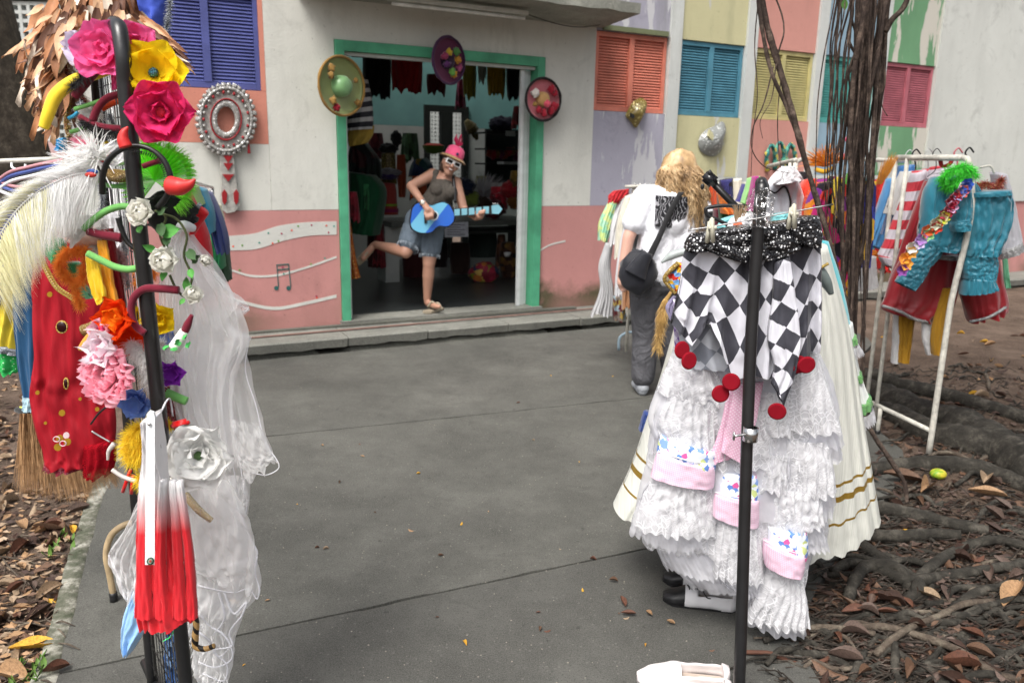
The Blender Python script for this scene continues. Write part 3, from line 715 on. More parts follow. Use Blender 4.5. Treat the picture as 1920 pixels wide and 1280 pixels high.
mk('shelf_board', wbox(u0 + .3, u1, zt_ - .16, zt_ - .13, 1.95, 2.6), M_dark, tbl, smooth=False)
mk('side_panel', wbox(u1 - .1, u1 - .05, .166, zt_ - .062, 1.95, 2.6), M_dark, tbl, smooth=False)
V = wpoly([(834, 417), (878, 416), (878, 444), (834, 445)], 1.80, 1.805)
pp = mk('paper_notice', V, plain('paper', (.6, .62, .68), .8), smooth=False, label='sheet of paper with lines of writing taped to the front of the counter', cat='notice')
for k in range(5):
    y = 421 + k * 4.5; mk('text_line', wpoly([(838, y), (872 - (k % 2) * 8, y), (872 - (k % 2) * 8, y + 1.3), (838, y + 1.3)], 1.797, 1.799), plain('ink', (.12, .12, .18), .8), pp, smooth=False)
cl('striped_poncho', 'black and white striped poncho with yellow fringe hanging inside the door on the left', 'poncho', [(655, 150, 690, 150), (652, 200, 698, 190), (650, 236, 700, 232), (648, 246, 700, 242)], .55, stripes('poncho stripes', .085, (.012, .012, .02), (.42, .42, .42), duty=.55), folds=4, th=.08)
cl('yellow_fringe', 'yellow fabric roll hanging below the striped poncho', 'fabric', [(652, 244, 702, 236), (650, 262, 700, 252), (655, 275, 690, 268)], .56, fabric('ochre cloth', (.30, .20, .03)), folds=3, th=.06)
dz = [((734, 106), (792, 170), 'dark red clothes hanging in a row from the shop ceiling', 'a32222', 5), ((868, 120), (893, 182), 'yellow green clothes hanging from the shop ceiling beside the purple hat', '8f8a1e', 3), ((896, 122), (912, 150), 'small white cloth hanging among the yellow clothes', '9aa59a', 2), ((913, 120), (948, 176), 'golden yellow dresses hanging from the shop ceiling at the right', 'a88a1d', 4), ((800, 140), (836, 172), 'dark red drape hanging just left of the purple hat', '561018', 3), ((949, 120), (980, 185), 'black clothes hanging in the upper right corner of the shop', '10141a', 3), ((680, 108), (733, 180), 'black drapes hanging from the shop ceiling at the left', '0c1010', 4)]
for i, ((xa, ya), (xb, yb), lb, hx, k) in enumerate(dz):
    cl('hanging_clothes', lb, 'clothes', [(xa, ya, xb, ya), (xa, (ya + yb) / 2, xb, (ya + yb) / 2), (xa + 2, yb - 3, xb - 2, yb + 3)], 2.4, fabric('hung cloth ' + hx, hx), folds=k, th=.1, amp=.035, seed=i + 30, hem=.05)
mk('ceiling_rail', tube([wc(660, 104, 2.4), wc(985, 120, 2.4)], .02, 4), M_dark, label='dark rail under the shop ceiling carrying the hanging clothes', cat='rail')
cl('green_costume_pile', 'heap of dark green costumes piled at the left side of the shop', 'costumes', [(655, 322, 705, 330), (650, 360, 722, 350), (650, 400, 720, 400), (650, 430, 712, 440)], 1.7, fabric('deep green cloth', '0f4a2c'), folds=5, th=.3, amp=.05, seed=41)
cl('dark_costume_pile', 'black and dark red costumes standing behind the green heap', 'costumes', [(660, 262, 690, 270), (652, 300, 712, 300), (650, 330, 715, 335)], 2.0, cells('dark costume print', 9, ['0a0a0c', '3a0f14', '0c1a14', '101018'].__class__([H('0a0a0c'), H('3a0f14'), H('0c1a14'), H('101018')])), folds=5, th=.2, amp=.04, seed=42)
gd = thing('gold_costume', 'gold brocade costume with dark feathered collar standing behind the pink column hat', 'costume', wc(728, 350, 2.5))
mk('brocade', cloth([(716, 288, 741, 286), (714, 310, 742, 310), (712, 345, 744, 345)], YN(728, 310, 2.5), .1, 3, .02), sequin('gold brocade', (.12, .085, .02), (.5, .38, .1), 60), gd)
mk('collar', blob(wc(728, 279, 2.5), (.10, .09, .06), 3, .4), fabric('black plume', (.01, .01, .01)), gd); mk('plume', blob(wc(743, 262, 2.5), (.06, .05, .09), 5, .5), MC['black plume'], gd)
tw_ = thing('column_hat', 'tall pink and red padded hat shaped like a tower on the counter', 'hat', wc(730, 402, 2.2))
mk('tower', lathe([(.0, 0), (.115, 0), (.10, .10), (.095, .28), (.08, .36), (.0, .37)], Matrix.Translation(wc(729, 402, 2.2))), fabric('coral felt', '9a3a34'), tw_)
mk('band', lathe([(.118, .03), (.118, .07)], Matrix.Translation(wc(729, 402, 2.2))), fabric('magenta felt', '7a1c48'), tw_); mk('band', lathe([(.106, .10), (.104, .125)], Matrix.Translation(wc(729, 402, 2.2))), fabric('lime felt', '7a9a30'), tw_)
mk('fur_brim', blob(wc(729, 324, 2.2), (.13, .1, .045), 5, .5), fabric('grey fur', '6d6a70'), tw_); mk('purple_trim', blob(wc(725, 331, 2.2), (.12, .1, .03), 8, .5), fabric('purple felt', '2e2150'), tw_)
mk('orange_drape', cloth([(744, 290, 760, 290), (744, 330, 762, 330), (748, 370, 760, 370)], YN(752, 330, 2.6), .05, 3, .02), fabric('burnt orange cloth', '8a3a1c'), label='orange cloth hanging behind the gold costume', cat='cloth')
cl('blue_costume_pile', 'teal and blue costumes heaped left of the guitar player', 'costumes', [(776, 300, 800, 296), (768, 315, 812, 312), (766, 332, 808, 330)], 2.7, cells('teal costume print', 10, [H('123c40'), H('14284a'), H('6a5a20'), H('0f1c22')]), folds=3, th=.2, amp=.03, seed=47)
wm = thing('fruit_hat', 'red and green hat shaped like a slice of fruit behind the guitar player', 'hat', wc(813, 285, 2.9))
mk('crown', lathe([(0, -.05), (.10, -.03), (.14, .03), (.145, .06)], Matrix.Translation(wc(813, 282, 2.9))), fabric('green felt', '4a6a20'), wm); mk('filling', lathe([(.14, .058), (.08, .085), (0, .09)], Matrix.Translation(wc(813, 282, 2.9))), fabric('red felt', 'b5321c'), wm)
V = lambda c, n, L, s: strands(lambda i: (lambda d: (Vector(c) + d * .03, d * L * ru(.7, 1), Vector((0, 0, -.25 * L)) * ru(.3, 1)))((lambda r: Vector((r.x, r.y * .4, abs(r.z) * .9)).normalized())(rdir())), n, s)
mk('white_plume_fan', V(wc(905, 372, 2.6), 420, .42, .006), fabric('pale grey ostrich', (.42, .42, .44)), label='fan of pale ostrich plumes on the counter at the right of the shop', cat='feathers')
sh_ = thing('wall_shelf', 'dark wall shelf with small goods at the right of the shop interior', 'shelf', wc(945, 300, 3.2))
mk('back', wpoly([(912, 242), (985, 244), (985, 345), (912, 342)], 3.4, 3.45), M_dark, sh_, smooth=False)
for y in (247, 278, 306): mk('board', wpoly([(913, y), (984, y + 1), (984, y + 4), (913, y + 3)], 3.0, 3.39), M_dark, sh_, smooth=False)
mk('price_card', wpoly([(948, 245), (966, 246), (966, 256), (948, 255)], 2.98, 2.985), plain('card', (.5, .55, .55), .8), label='small white card on the edge of the dark wall shelf', cat='card', smooth=False)
mk('white_tray', wbox(WP(932, 305, 3)[0], WP(968, 305, 3)[0], WP(940, 308, 3)[1], WP(940, 303, 3)[1], 2.8, 3.0), plain('tray', (.4, .42, .42), .6), label='pale tray on the lower board of the wall shelf', cat='tray', smooth=False)
random.seed(3)
for k in range(9):
    x = 918 + k * 7.2; y = ru(284, 296); hx = ['7a2a18', '8a1c24', '6e4a1a', '5a1a3a'][k % 4]
    mk('ornament', blob(wc(x, y, 3.1), (.05, .05, .06), k, .5, 10, 8), fabric('trinket ' + hx, hx), label='small red and brown trinket crowded on the wall shelf', cat='trinket', group='trinkets on the wall shelf')
mk('black_fur_hat', blob(wc(940, 234, 3.1), (.17, .12, .1), 4, .5), fabric('indigo fur', '14122a'), label='dark indigo fur hat on top of the wall shelf', cat='hat')
mk('straw_bundle', tube([wc(874, 226, 3.5), wc(884, 240, 3.5), wc(895, 262, 3.5)], [.03, .085, .03], wob=.6), fabric('straw braid', '5a5230'), label='plaited straw bundle hanging right of the rear door', cat='straw')
for k, (x, y, r, hx, lb) in enumerate([(882, 372, .09, '6a7a30', 'green and yellow cloth ball on the counter behind the guitar neck'), (906, 380, .08, '2a1a14', 'dark wig on the counter under the plume fan'), (960, 354, .10, 'a01f28', 'bright red hat on the counter by the sliding door'), (925, 392, .11, '5a1020', 'crumpled maroon cloth on the counter beside the guitar head'), (968, 378, .09, '7a4a18', 'orange brown cap on the counter by the sliding door'), (870, 350, .10, '13203a', 'navy cloth hanging just right of the player')]):
    mk('folded_cloth', blob(wc(x, y, 2.2), (r * 1.3, r, r), k + 10, .45), fabric('bundle ' + hx, hx), label=lb, cat='cloth')
cl('orange_sequin_skirt', 'orange and gold sequined skirt hanging just inside the door at the left', 'skirt', [(652, 410, 656, 410), (650, 450, 662, 450), (650, 495, 670, 495), (650, 524, 676, 520)], .45, sequin('orange sequins', (.35, .08, .01), (.8, .45, .1), 55, .5), folds=3, th=.05)
bg = mk('patchwork_bag', blob(wc(908, 512, 1.7), (.19, .13, .13), 6, .2), cells('patchwork print', 14, [H('7a1c30'), H('6f7a1f'), H('1b2f4a'), H('a8642a'), H('c0a050'), H('90203a')], 'Object'), label='round patchwork bag in red, yellow and navy on the shop floor', cat='bag')
cl('brown_bundle', 'golden brown costume bundle under the right end of the counter', 'costume', [(940, 455, 965, 455), (936, 490, 972, 490), (940, 520, 970, 520)], 1.95, cells('brown print', 12, [H('5a3a1a'), H('30180c'), H('6a5020'), H('141010')]), folds=3, th=.12, seed=51)
mk('white_cup', lathe([(0, 0), (.03, 0), (.045, .05), (.04, .05)], Matrix.Translation(wc(951, 481, 1.8))), M_whiteplastic, label='white shell dish on the brown costume bundle', cat='dish')
for k, (x0, x1, y0, y1, hx) in enumerate([(756, 800, 418, 520, '3a0e12'), (805, 838, 448, 500, '150c0c'), (845, 880, 455, 512, '2a1a14'), (690, 720, 420, 500, '451412'), (880, 930, 430, 482, '1e2a26')]):
    cl('stored_costume', ['dark red costume hanging behind the raised leg', 'black costume stored under the counter centre', 'brown costume stored beneath the paper notice', 'dark red costume left of the white pillar', 'grey green costume stored above the patchwork bag'][k], 'costume', [(x0, y0, x1, y0), (x0 - 2, (y0 + y1) / 2, x1 + 2, (y0 + y1) / 2), (x0, y1, x1, y1)], 2.35 if k != 3 else 2.0, fabric('stored ' + hx, hx), folds=3, th=.08, seed=60 + k)
random.seed(91)
ins = [(690, 250, 720, 300, 2.9, '6a2a30', 'dim red costume on the tiled wall left of the gold costume'), (752, 250, 785, 300, 3.2, '3a5a3a', 'dim green costume on the tiled wall right of the gold costume'), (770, 330, 800, 372, 2.5, 'a84a20', 'orange costume on the counter left of the player'), (676, 345, 700, 395, 1.5, '2a6a40', 'bright green costume at the front of the left heap'), (652, 360, 672, 410, 1.2, '8a2030', 'dark red costume at the far left of the shop'), (890, 330, 915, 365, 2.9, '7a7a40', 'olive costume on the wall right of the player'), (918, 350, 950, 392, 2.4, 'b02838', 'crimson costume on the counter below the wall shelf'), (955, 320, 978, 360, 2.2, '8a6a2a', 'ochre costume beside the sliding door'), (700, 430, 722, 500, 1.9, '6a1820', 'wine red costume between the orange skirt and the pillar'), (855, 150, 872, 200, 2.8, '8a2a50', 'magenta costume hanging behind the purple hat'), (960, 200, 980, 240, 2.6, '7a1a20', 'dark red costume hanging above the wall shelf'), (930, 440, 950, 500, 2.2, '5a3a2a', 'brown costume hanging under the right of the counter')]
for i, (x0, y0, x1, y1, nn_, hx, lab) in enumerate(ins):
    cl('costume', lab, 'costume', [(x0 + 3, y0, x1 - 3, y0), (x0, (y0 + y1) / 2, x1, (y0 + y1) / 2), (x0 - 2, y1, x1 + 2, y1)], nn_, cells('shop print ' + hx, 12, [H(hx), mul(H(hx), .5), mul(H(hx), 1.5), H(hx)], 'Object'), folds=3, th=.1, amp=.03, hem=.05, seed=100 + i)
# ------------------------------------------------------------ hats and masks on the facade
def sombrero(name, lab, x, y, rw, rh, n, brim, crown, rimc, crown_h, trims, tilt=0):
    c = wc(x, y, n - .09); dpt = (c - EYE).dot(FW); R = rw / FOC * dpt; k = rh / rw
    t = thing(name, lab, 'hat', c)
    M = Matrix.Translation(c) @ Matrix.Rotation(YAW + tilt, 4, 'Z') @ Matrix.Rotation(pi / 2, 4, 'X')
    if k > 1.05: M = M @ Matrix.Rotation(math.acos(min(1, 1 / k)) * .9, 4, 'Y'); R *= k; k = 1
    pr = [(R * .34, .0), (R * .42, .004), (R * .7, 0), (R * .92, .012), (R, .03), (R * .985, .02), (R * .7, -.01), (R * .4, -.008)]
    mk('brim', lathe(pr, M, 40, sy=k), brim, t)
    mk('rim_braid', tube([M @ Vector((R * cos(a) * 1.0, R * sin(a) * k, .03)) for a in [2 * pi * i / 30 for i in range(30)]], .012, 60, 6, .4, True), rimc, t)
    mk('crown', lathe([(R * .38, 0), (R * .36, crown_h * .5), (R * .27, crown_h * .9), (R * .12, crown_h), (0, crown_h * 1.0)], M, 28, sy=k), crown, t)
    for a, rr, s, m, nm in trims:
        mk(nm, blob(M @ Vector((R * rr * cos(a), R * rr * sin(a) * k, .02 + (.03 if rr > .5 else crown_h * .9))), (s, s * .35, s), a * 3, .7, 12, 9), m, t)
    return t
fo = fabric('ochre embroidery', '8a6a34'); fr_ = fabric('crimson petals', '8f1428')
sombrero('green_sombrero', 'pale green sombrero with shiny crown hung at the left of the shop door', 637, 162, 42, 53, -.03, satin('moss green straw', '828c54'), satin('shiny green satin', '76a36c'), fo, .10, [(2.3, .75, .03, fo, 'embroidery'), (2.6, .62, .025, fo, 'embroidery'), (-.7, .8, .025, fo, 'embroidery'), (-2.3, .7, .03, fo, 'embroidery'), (-2.0, .82, .028, fr_, 'embroidery'), (.4, .6, .02, fo, 'embroidery')], -.2)
px_ = fabric('dark purple felt', '2c1230')
sombrero('purple_sombrero', 'dark purple sombrero with coloured flowers above the shop door', 837, 114, 38, 42, -.03, fabric('plum braid', '5e2747'), px_, fabric('violet edging', '3d1a3f'), .06, [(a, r_, .03, fabric('felt ' + h, h), 'felt_flower') for a, r_, h in [(2.2, .35, 'a88a2a'), (1.0, .45, '4a7a40'), (-1.6, .5, '5a8a3a'), (-1.2, .6, 'b8862a'), (.2, .35, 'a8762a'), (2.9, .5, '7a2a48'), (-2.6, .4, '4a1f50'), (-.4, .6, 'a04a70')]])
sombrero('red_sombrero', 'round pink and red hat with straw crown at the right of the door', 1016, 187, 37, 38, -.03, fabric('dusty pink felt', 'b86a72'), fabric('tan straw', 'b08a58'), fabric('black edging', '1c1214'), .07, [(.9, .62, .035, fr_, 'petal_cluster'), (.5, .66, .03, fr_, 'petal_cluster'), (-.5, .66, .04, fr_, 'petal_cluster'), (-.9, .66, .035, fr_, 'petal_cluster'), (-1.6, .64, .035, fr_, 'petal_cluster'), (-2.1, .6, .03, fr_, 'petal_cluster'), (2.7, .6, .035, fabric('white petals', 'd0c8c0'), 'petal_cluster'), (-2.7, .6, .02, fo, 'petal_cluster'), (-1.3, .22, .03, fabric('rose petals', 'c04a5c'), 'petal_cluster')])
# hand mirror ornament
hm = thing('hand_mirror', 'large oval carnival hand mirror with silver beads and red stones hung on the orange panel', 'mirror', wc(425, 300, -.03))
M_silv = sequin('silver beading', (.28, .27, .25), (.75, .75, .75), 70, .5); M_red = fabric('dark red stones', '8c1c22', .35); M_gry = plain('dull silver paint', (.38, .37, .34), .5, .4, 30)
def oring(cx, cy, ra, rb, sa, sb, n0, n1, k=40):
    V, F = [], []
    for i in range(k):
        a = 2 * pi * i / k
        for (p, q, nn) in ((ra, rb, n0), (sa, sb, n0), (sa, sb, n1), (ra, rb, n1)): u, z = WP(cx + p * cos(a), cy + q * sin(a), n0); V.append(WL(u, z, nn))
    for i in range(k):
        for j in range(4): F.append((i * 4 + j, i * 4 + (j + 1) % 4, ((i + 1) % k) * 4 + (j + 1) % 4, ((i + 1) % k) * 4 + j))
    return V, F
mk('frame', oring(424, 224, 18, 25, 50, 60, -.05, -.02), M_gry, hm, smooth=False); mk('inner_ring', oring(424, 224, 17, 24, 27, 36, -.065, -.04), M_silv, hm)
mk('middle_ring', oring(424, 224, 28, 37, 30, 40, -.07, -.04), M_red, hm); mk('outer_ring', oring(424, 224, 46, 56, 51, 62, -.07, -.03), M_silv, hm)
for i in range(26):
    a = 2 * pi * i / 26; mk('stone', ell(wc(424 + 42 * cos(a), 224 + 51 * sin(a), -.065), (.012, .012, .014), nu=8, nv=6), M_red if i % 2 else M_silv, hm)
tf = []
for i in range(34): a = 2 * pi * i / 34; tf.append(blob(wc(424 + 53 * cos(a), 224 + 64 * sin(a), -.05), (.022, .02, .022), i, .6, 8, 6))
mk('tinsel', join(*tf), M_silv, hm)
mk('handle', wpoly([(411, 283), (437, 283), (441, 330), (450, 385), (440, 397), (425, 400), (413, 390), (416, 340)], -.05, -.02), M_gry, hm, smooth=False)
for y, s in ((297, 9), (311, 9), (332, 11)): mk('stone', wpoly([(428 - s, y - 5), (428 + s, y - 5), (428, y + 9)], -.062, -.049), M_red, hm, smooth=False)
for x in (421, 443): mk('stone', wpoly([(x - 5, 362), (x, 355), (x + 5, 362), (x + 4, 378), (x, 384), (x - 4, 378)], -.062, -.049), M_red, hm, smooth=False)
mk('tassel', tube([wc(466, 265, -.04), wc(467, 288, -.04)], [.006, .014]), M_red, hm)
def mask(name, lab, pts, holes, m, n, trim):
    t = thing(name, lab, 'mask', wc(pts[0][0], max(p[1] for p in pts), n))
    cx = sum(p[0] for p in pts) / len(pts); cy = sum(p[1] for p in pts) / len(pts)
    ring = catmull([Vector((x, y, 0)) for x, y in pts], 36, True); V, F = [], []
    for k in range(7):
        s = 1 - k / 6
        for p in ring: u, z = WP(cx + (p.x - cx) * s, cy + (p.y - cy) * s, n); V.append(WL(u, z, n - .10 * (1 - s * s) + .008 * noise.noise(Vector((p.x * .3 * s, p.y * .3 * s, k)))))
    for k in range(6):
        for i in range(36): F.append((k * 36 + i, k * 36 + (i + 1) % 36, (k + 1) * 36 + (i + 1) % 36, (k + 1) * 36 + i))
    mk('face', (V, F), m, t)
    for hp in holes: mk('eye_hole', wpoly(hp, n - .085, n - .06), trim, t, smooth=False)
    return t
mask('gold_mask', 'gold paper mask hung over the lower right corner of the orange shutters', [(1178, 205), (1188, 190), (1203, 184), (1212, 190), (1211, 205), (1201, 228), (1192, 240), (1182, 228), (1173, 218)], [[(1184, 212), (1190, 216), (1189, 222), (1184, 219)]], sequin('gold leaf', (.20, .15, .04), (.6, .5, .2), 40, .6), -.02, M_dark)
mask('silver_mask', 'silver paper mask with a pointed top hung below the blue shutters', [(1310, 262), (1322, 245), (1340, 236), (1355, 228), (1361, 236), (1357, 262), (1352, 283), (1340, 293), (1322, 290), (1311, 278)], [[(1331, 243), (1337, 250), (1341, 265), (1334, 262), (1328, 255)]], sequin('crumpled foil', (.22, .23, .22), (.6, .62, .6), 38, .5), -.01, P_yel)
for i, (x, y) in enumerate([(1446, 290), (1462, 284), (1482, 288)]):
    mk('teal_mask', tube([wc(x - 7, y + 30, -.02), wc(x - 8, y, -.05), wc(x, y - 18, -.06), wc(x + 8, y, -.05), wc(x + 7, y + 28, -.02)], [.03, .022, .03], wob=.7), cells('teal mask print', 22, [H('2f7a78'), H('c8b84a'), H('14504c'), H('5aa08a')], 'Object'), label=['teal carnival ornament at the left of three on the salmon wall', 'yellow and teal carnival ornament in the middle of three on the salmon wall', 'teal carnival ornament at the right of three on the salmon wall'][i], cat='ornament', group='ornaments on the salmon wall')
# ------------------------------------------------------------ guitar player
YP = 7.58
def a(x, y, dy=0): return A(x, y, YP + dy)
def L(x, y, cx=640, cy=230, k=3.458): return (cx + x / k, cy + y / k)
def pa(x, y, dy=0): q = L(x, y); return a(q[0], q[1], dy)
wo = thing('person', 'woman in tank top and denim shorts standing on one leg in the shop doorway', 'person', pa(580, 1190))
hipR, hipL = pa(478, 690, .02), pa(585, 700, .03); knR = pa(418, 838, -.10); anR = pa(222, 790, .16); knL = pa(568, 915, -.03); anL = pa(556, 1140, .02)
shR, shL = pa(592, 340, .02), pa(742, 390, .0); elR = pa(452, 412, -.10); wrR = pa(535, 527, -.27); elL = pa(792, 560, -.06); wrL = pa(872, 618, -.2)
nk = pa(690, 330, -.01); hd = pa(712, 262, -.06)
tors = [cap(pa(560, 640, .02), .125, pa(530, 640, .02), .125), cap(pa(500, 640, .02), .12, pa(600, 640, .03), .12), cap(pa(555, 600, .02), .125, pa(640, 470, 0), .115), cap(pa(640, 470, 0), .12, pa(665, 400, .01), .115), cap(shR, .062, shL, .058), cap(pa(625, 430, -.07), .07, pa(632, 425, -.06), .07), cap(pa(700, 450, -.07), .07, pa(696, 445, -.06), .07)]
limbs = [cap(hipR, .105, knR, .062), cap(knR, .058, knR.lerp(anR, .45), .056), cap(knR.lerp(anR, .4), .056, anR, .036), cap(hipL, .105, knL, .06), cap(knL, .056, knL.lerp(anL, .35), .058), cap(knL.lerp(anL, .3), .058, anL, .036),
    cap(shR, .06, elR, .045), cap(elR, .044, wrR, .028), cap(shL, .055, elL, .042), cap(elL, .04, wrL, .027), cap(pa(670, 350, 0), .055, nk, .05), cap(nk, .05, hd, .048)]
ftL = pa(612, 1188, -.16); ftR = pa(150, 862, .08)
limbs += [cap(anL, .036, pa(560, 1165, .04), .035), cap(pa(560, 1170, .03), .032, ftL, .03), cap(ftL, .03, pa(632, 1192, -.20), .022), cap(anR, .036, pa(205, 800, .17), .034), cap(pa(205, 800, .17), .034, ftR, .034), cap(ftR, .034, pa(142, 880, .03), .025)]
HB = basis((.25, -.92, -.12), (.42, 0, .9))   # face direction, head tilted
def hp(x, y, z): return hd + HB @ Vector((x, y, z))
head = [ell(hd, (.074, .088, .105), HB), cap(hp(0, .03, -.05), .05, hp(0, .045, -.085), .038), cap(hp(0, .085, .01), .011, hp(0, .10, -.018), .016), ell(hp(.033, .06, -.035), (.026, .025, .022), HB), ell(hp(-.033, .06, -.035), (.026, .025, .022), HB), ell(hp(.077, 0, -.01), (.01, .018, .03), HB), ell(hp(-.077, 0, -.01), (.01, .018, .03), HB)]
def hand(w, palm, fdirs, up, s=1):   # five bent fingers from a palm
    out = [cap(w, .027 * s, palm, .034 * s)]
    for (b, m, t) in fdirs: out += [cap(b, .0105 * s, m, .0095 * s, 8), cap(m, .0095 * s, t, .0075 * s, 8)]
    return out
pR = pa(562, 565, -.315); fR = []
for k in range(4): b = pR + Vector((-.03 + .022 * k, -.015, -.025 + .003 * k)); m = b + Vector((.012, -.018, -.042 + .004 * abs(k - 1))); fR.append((b, m, m + Vector((.004, .016, -.028))))
fR.append((pR + Vector((.03, -.01, .015)), pR + Vector((.052, -.02, -.008)), pR + Vector((.058, -.012, -.034))))
pL = pa(900, 606, -.255); fL = []
for k in range(4): b = pL + Vector((-.012 + .017 * k, -.01, .026)); m = b + Vector((.006, -.035, .022 + .004 * k)); fL.append((b, m, m + Vector((-.006, -.008, -.03))))
fL.append((pL + Vector((-.03, -.01, 0)), pL + Vector((-.045, -.03, .02)), pL + Vector((-.04, -.04, .045))))
body = remesh(mk('body', join(*(tors + limbs + head + hand(wrR, pR, fR, 0) + hand(wrL, pL, fL, 0))), M_skin, wo), .0075, 4)
gw = worn('grey brown jersey', '55504a', 9)
top = [cap(pa(565, 560, .0), .135, pa(600, 545, .01), .13), cap(pa(578, 560, .01), .135, pa(645, 465, -.005), .128), cap(pa(640, 470, -.005), .132, pa(662, 415, 0), .118), cap(pa(625, 432, -.08), .078, pa(632, 425, -.06), .078), cap(pa(700, 452, -.08), .078, pa(696, 445, -.06), .078), cap(pa(622, 400, .0), .075, pa(612, 338, .0), .05), cap(pa(700, 410, 0), .06, pa(716, 365, 0), .046)]
remesh(mk('tank_top', join(*top), gw, wo), .009, 5)
dn = worn('faded denim', '66727e', 12)
tz = knR - hipR; tl = knL - hipL
so_ = [cap(pa(500, 635, .02), .132, pa(600, 640, .03), .13), cap(hipR, .125, hipR + tz * .55, .112), cap(hipL, .122, hipL + tl * .55, .105), cap(pa(540, 600, .02), .13, pa(560, 590, .02), .13)]
remesh(mk('denim_shorts', join(*so_), dn, wo), .009, 4)
fray = fabric('frayed denim hem', 'b8c2cc')
for c0, d0, r0 in ((hipR + tz * .62, tz.normalized(), .106), (hipL + tl * .62, tl.normalized(), .10)):
    Bq = basis(d0); mk('frayed_hem', strands(lambda i: (c0 + Bq @ Vector((r0 * cos(i * .1), .03, r0 * sin(i * .1))), d0 * .03, Vector((0, 0, -.005))), 63, .003), fray, wo)
# hat
hc = hp(0, -.012, .062)
MH = Matrix.Translation(hc) @ (HB.to_4x4()) @ Matrix.Rotation(.12, 4, 'X')
mk('hat_brim', lathe([(.085, .0), (.11, -.004), (.130, -.02), (.136, -.028), (.130, -.026), (.11, -.012), (.085, -.008)], MH, 30, sx=.95), fabric('straw hat', '9c7c56'), wo)
mk('hat_crown', lathe([(.088, 0), (.088, .035), (.078, .075), (.05, .098), (0, .102)], MH, 26), fabric('hot pink felt', 'e0567f'), wo)
mk('hat_badge', lathe([(0, .012), (.012, .01), (.013, 0)], Matrix.Translation(hp(0, .078, .10)) @ HB.to_4x4() @ Matrix.Rotation(-pi / 2, 4, 'X'), 10), fabric('navy badge', '3a3458'), wo)
for k in range(5):
    d = HB @ Vector((-.045 + .028 * k, .01 * (k % 2), .07 + .02 * (k % 3))); b0 = hc + HB @ Vector((.01, 0, .09))
    mk('hat_feather', tube([b0, b0 + d * .6, b0 + d * 1.1 + Vector((.012 * (k - 2), 0, 0))], [.006, .011, .003], wob=.9), fabric('magenta feather', 'b01c4c'), wo)
wf = plain('white sunglass frame', (.8, .8, .8), .25, .02, bump=0); gl = plain('dark lens', (.01, .01, .012), .1, 0, bump=0)
for s in (-1, 1):
    MG = Matrix.Translation(hp(.036 * s, .086, .015)) @ HB.to_4x4() @ Matrix.Rotation(-pi / 2, 4, 'X') @ Matrix.Rotation(.18 * s, 4, 'Y')
    mk('sunglass_frame', prism([(-.036, -.022), (.036, -.022), (.038, .022), (-.038, .022)], MG, .012), wf, wo, smooth=False)
    mk('sunglass_lens', prism([(-.024, -.014), (.024, -.014), (.025, .013), (-.025, .013)], MG, .018), gl, wo, smooth=False)
    mk('sunglass_arm', tube([hp(.072 * s, .08, .018), hp(.08 * s, 0, .012)], .004, 4, 6), wf, wo)
mk('smile', tube([hp(-.026, .081, -.044), hp(0, .092, -.054), hp(.026, .081, -.044)], [.004, .009, .004], 10, 8), plain('lips', (.40, .09, .09), .4), wo)
mk('teeth', tube([hp(-.018, .0895, -.046), hp(0, .099, -.052), hp(.018, .0895, -.046)], .0042, 8, 6), plain('teeth', (.8, .78, .72), .3), wo)
mk('watch', tube([wrR + basis(elR - wrR) @ Vector((.031 * cos(t), .02, .031 * sin(t))) for t in [i * pi / 6 for i in range(12)]], .007, 24, 6, closed=True), M_chrome, wo)
mk('watch_face', ell(wrR + Vector((-.005, -.035, .015)), (.018, .008, .018)), plain('watch dial', (.75, .73, .65), .3), wo)
san = plain('beige sandal', '9a8f7c', .7)
mk('sandal_sole', prism([(-.04, -.13), (.035, -.13), (.048, .02), (.045, .12), (0, .145), (-.045, .11), (-.05, 0)], Matrix.Translation(Vector((ftL.x - .03, ftL.y + .08, .185))) @ Matrix.Rotation(-.45, 4, 'Z').to_4x4() @ Matrix.Rotation(pi, 4, 'Z'), .022), san, wo, smooth=False)
for k, q in enumerate((.02, -.035)): mk('sandal_strap', tube([ftL + Vector((-.045 + q, .02 - q, -.022)), ftL + Vector((-.0 + q, -.0 - q, .034)), ftL + Vector((.045 + q, -.02 - q, -.022))], .011, 10, 6), san, wo)
dS = (ftR - anR).normalized(); MS = Matrix.Translation((anR + ftR) / 2 + Vector((-.018, .0, -.03))) @ basis(dS, (-.8, -.3, -.5)).to_4x4()
mk('sandal_sole', prism([(-.035, -.09), (.035, -.09), (.048, .04), (.035, .13), (-.035, .13), (-.046, .04)], MS @ Matrix.Translation((0, .02, .01)), .022), san, wo, smooth=False)
mk('sandal_strap', tube([ftR + Vector((.0, .05, 0)), ftR + Vector((.03, -.0, .03)), ftR + Vector((.0, -.05, -.01))], .011, 10, 6), san, wo)
mk('guitar_strap', tube([shL + Vector((-.02, -.06, .05)), pa(735, 430, -.11), pa(740, 520, -.14)], .014, 12, 6), M_blackm, wo)
mk('hair', join(blob(hp(0, -.05, .0), (.07, .06, .08), 2, .2), blob(hp(.05, -.03, -.06), (.03, .035, .05), 4, .3)), fabric('brown hair', '3a2618'), wo)
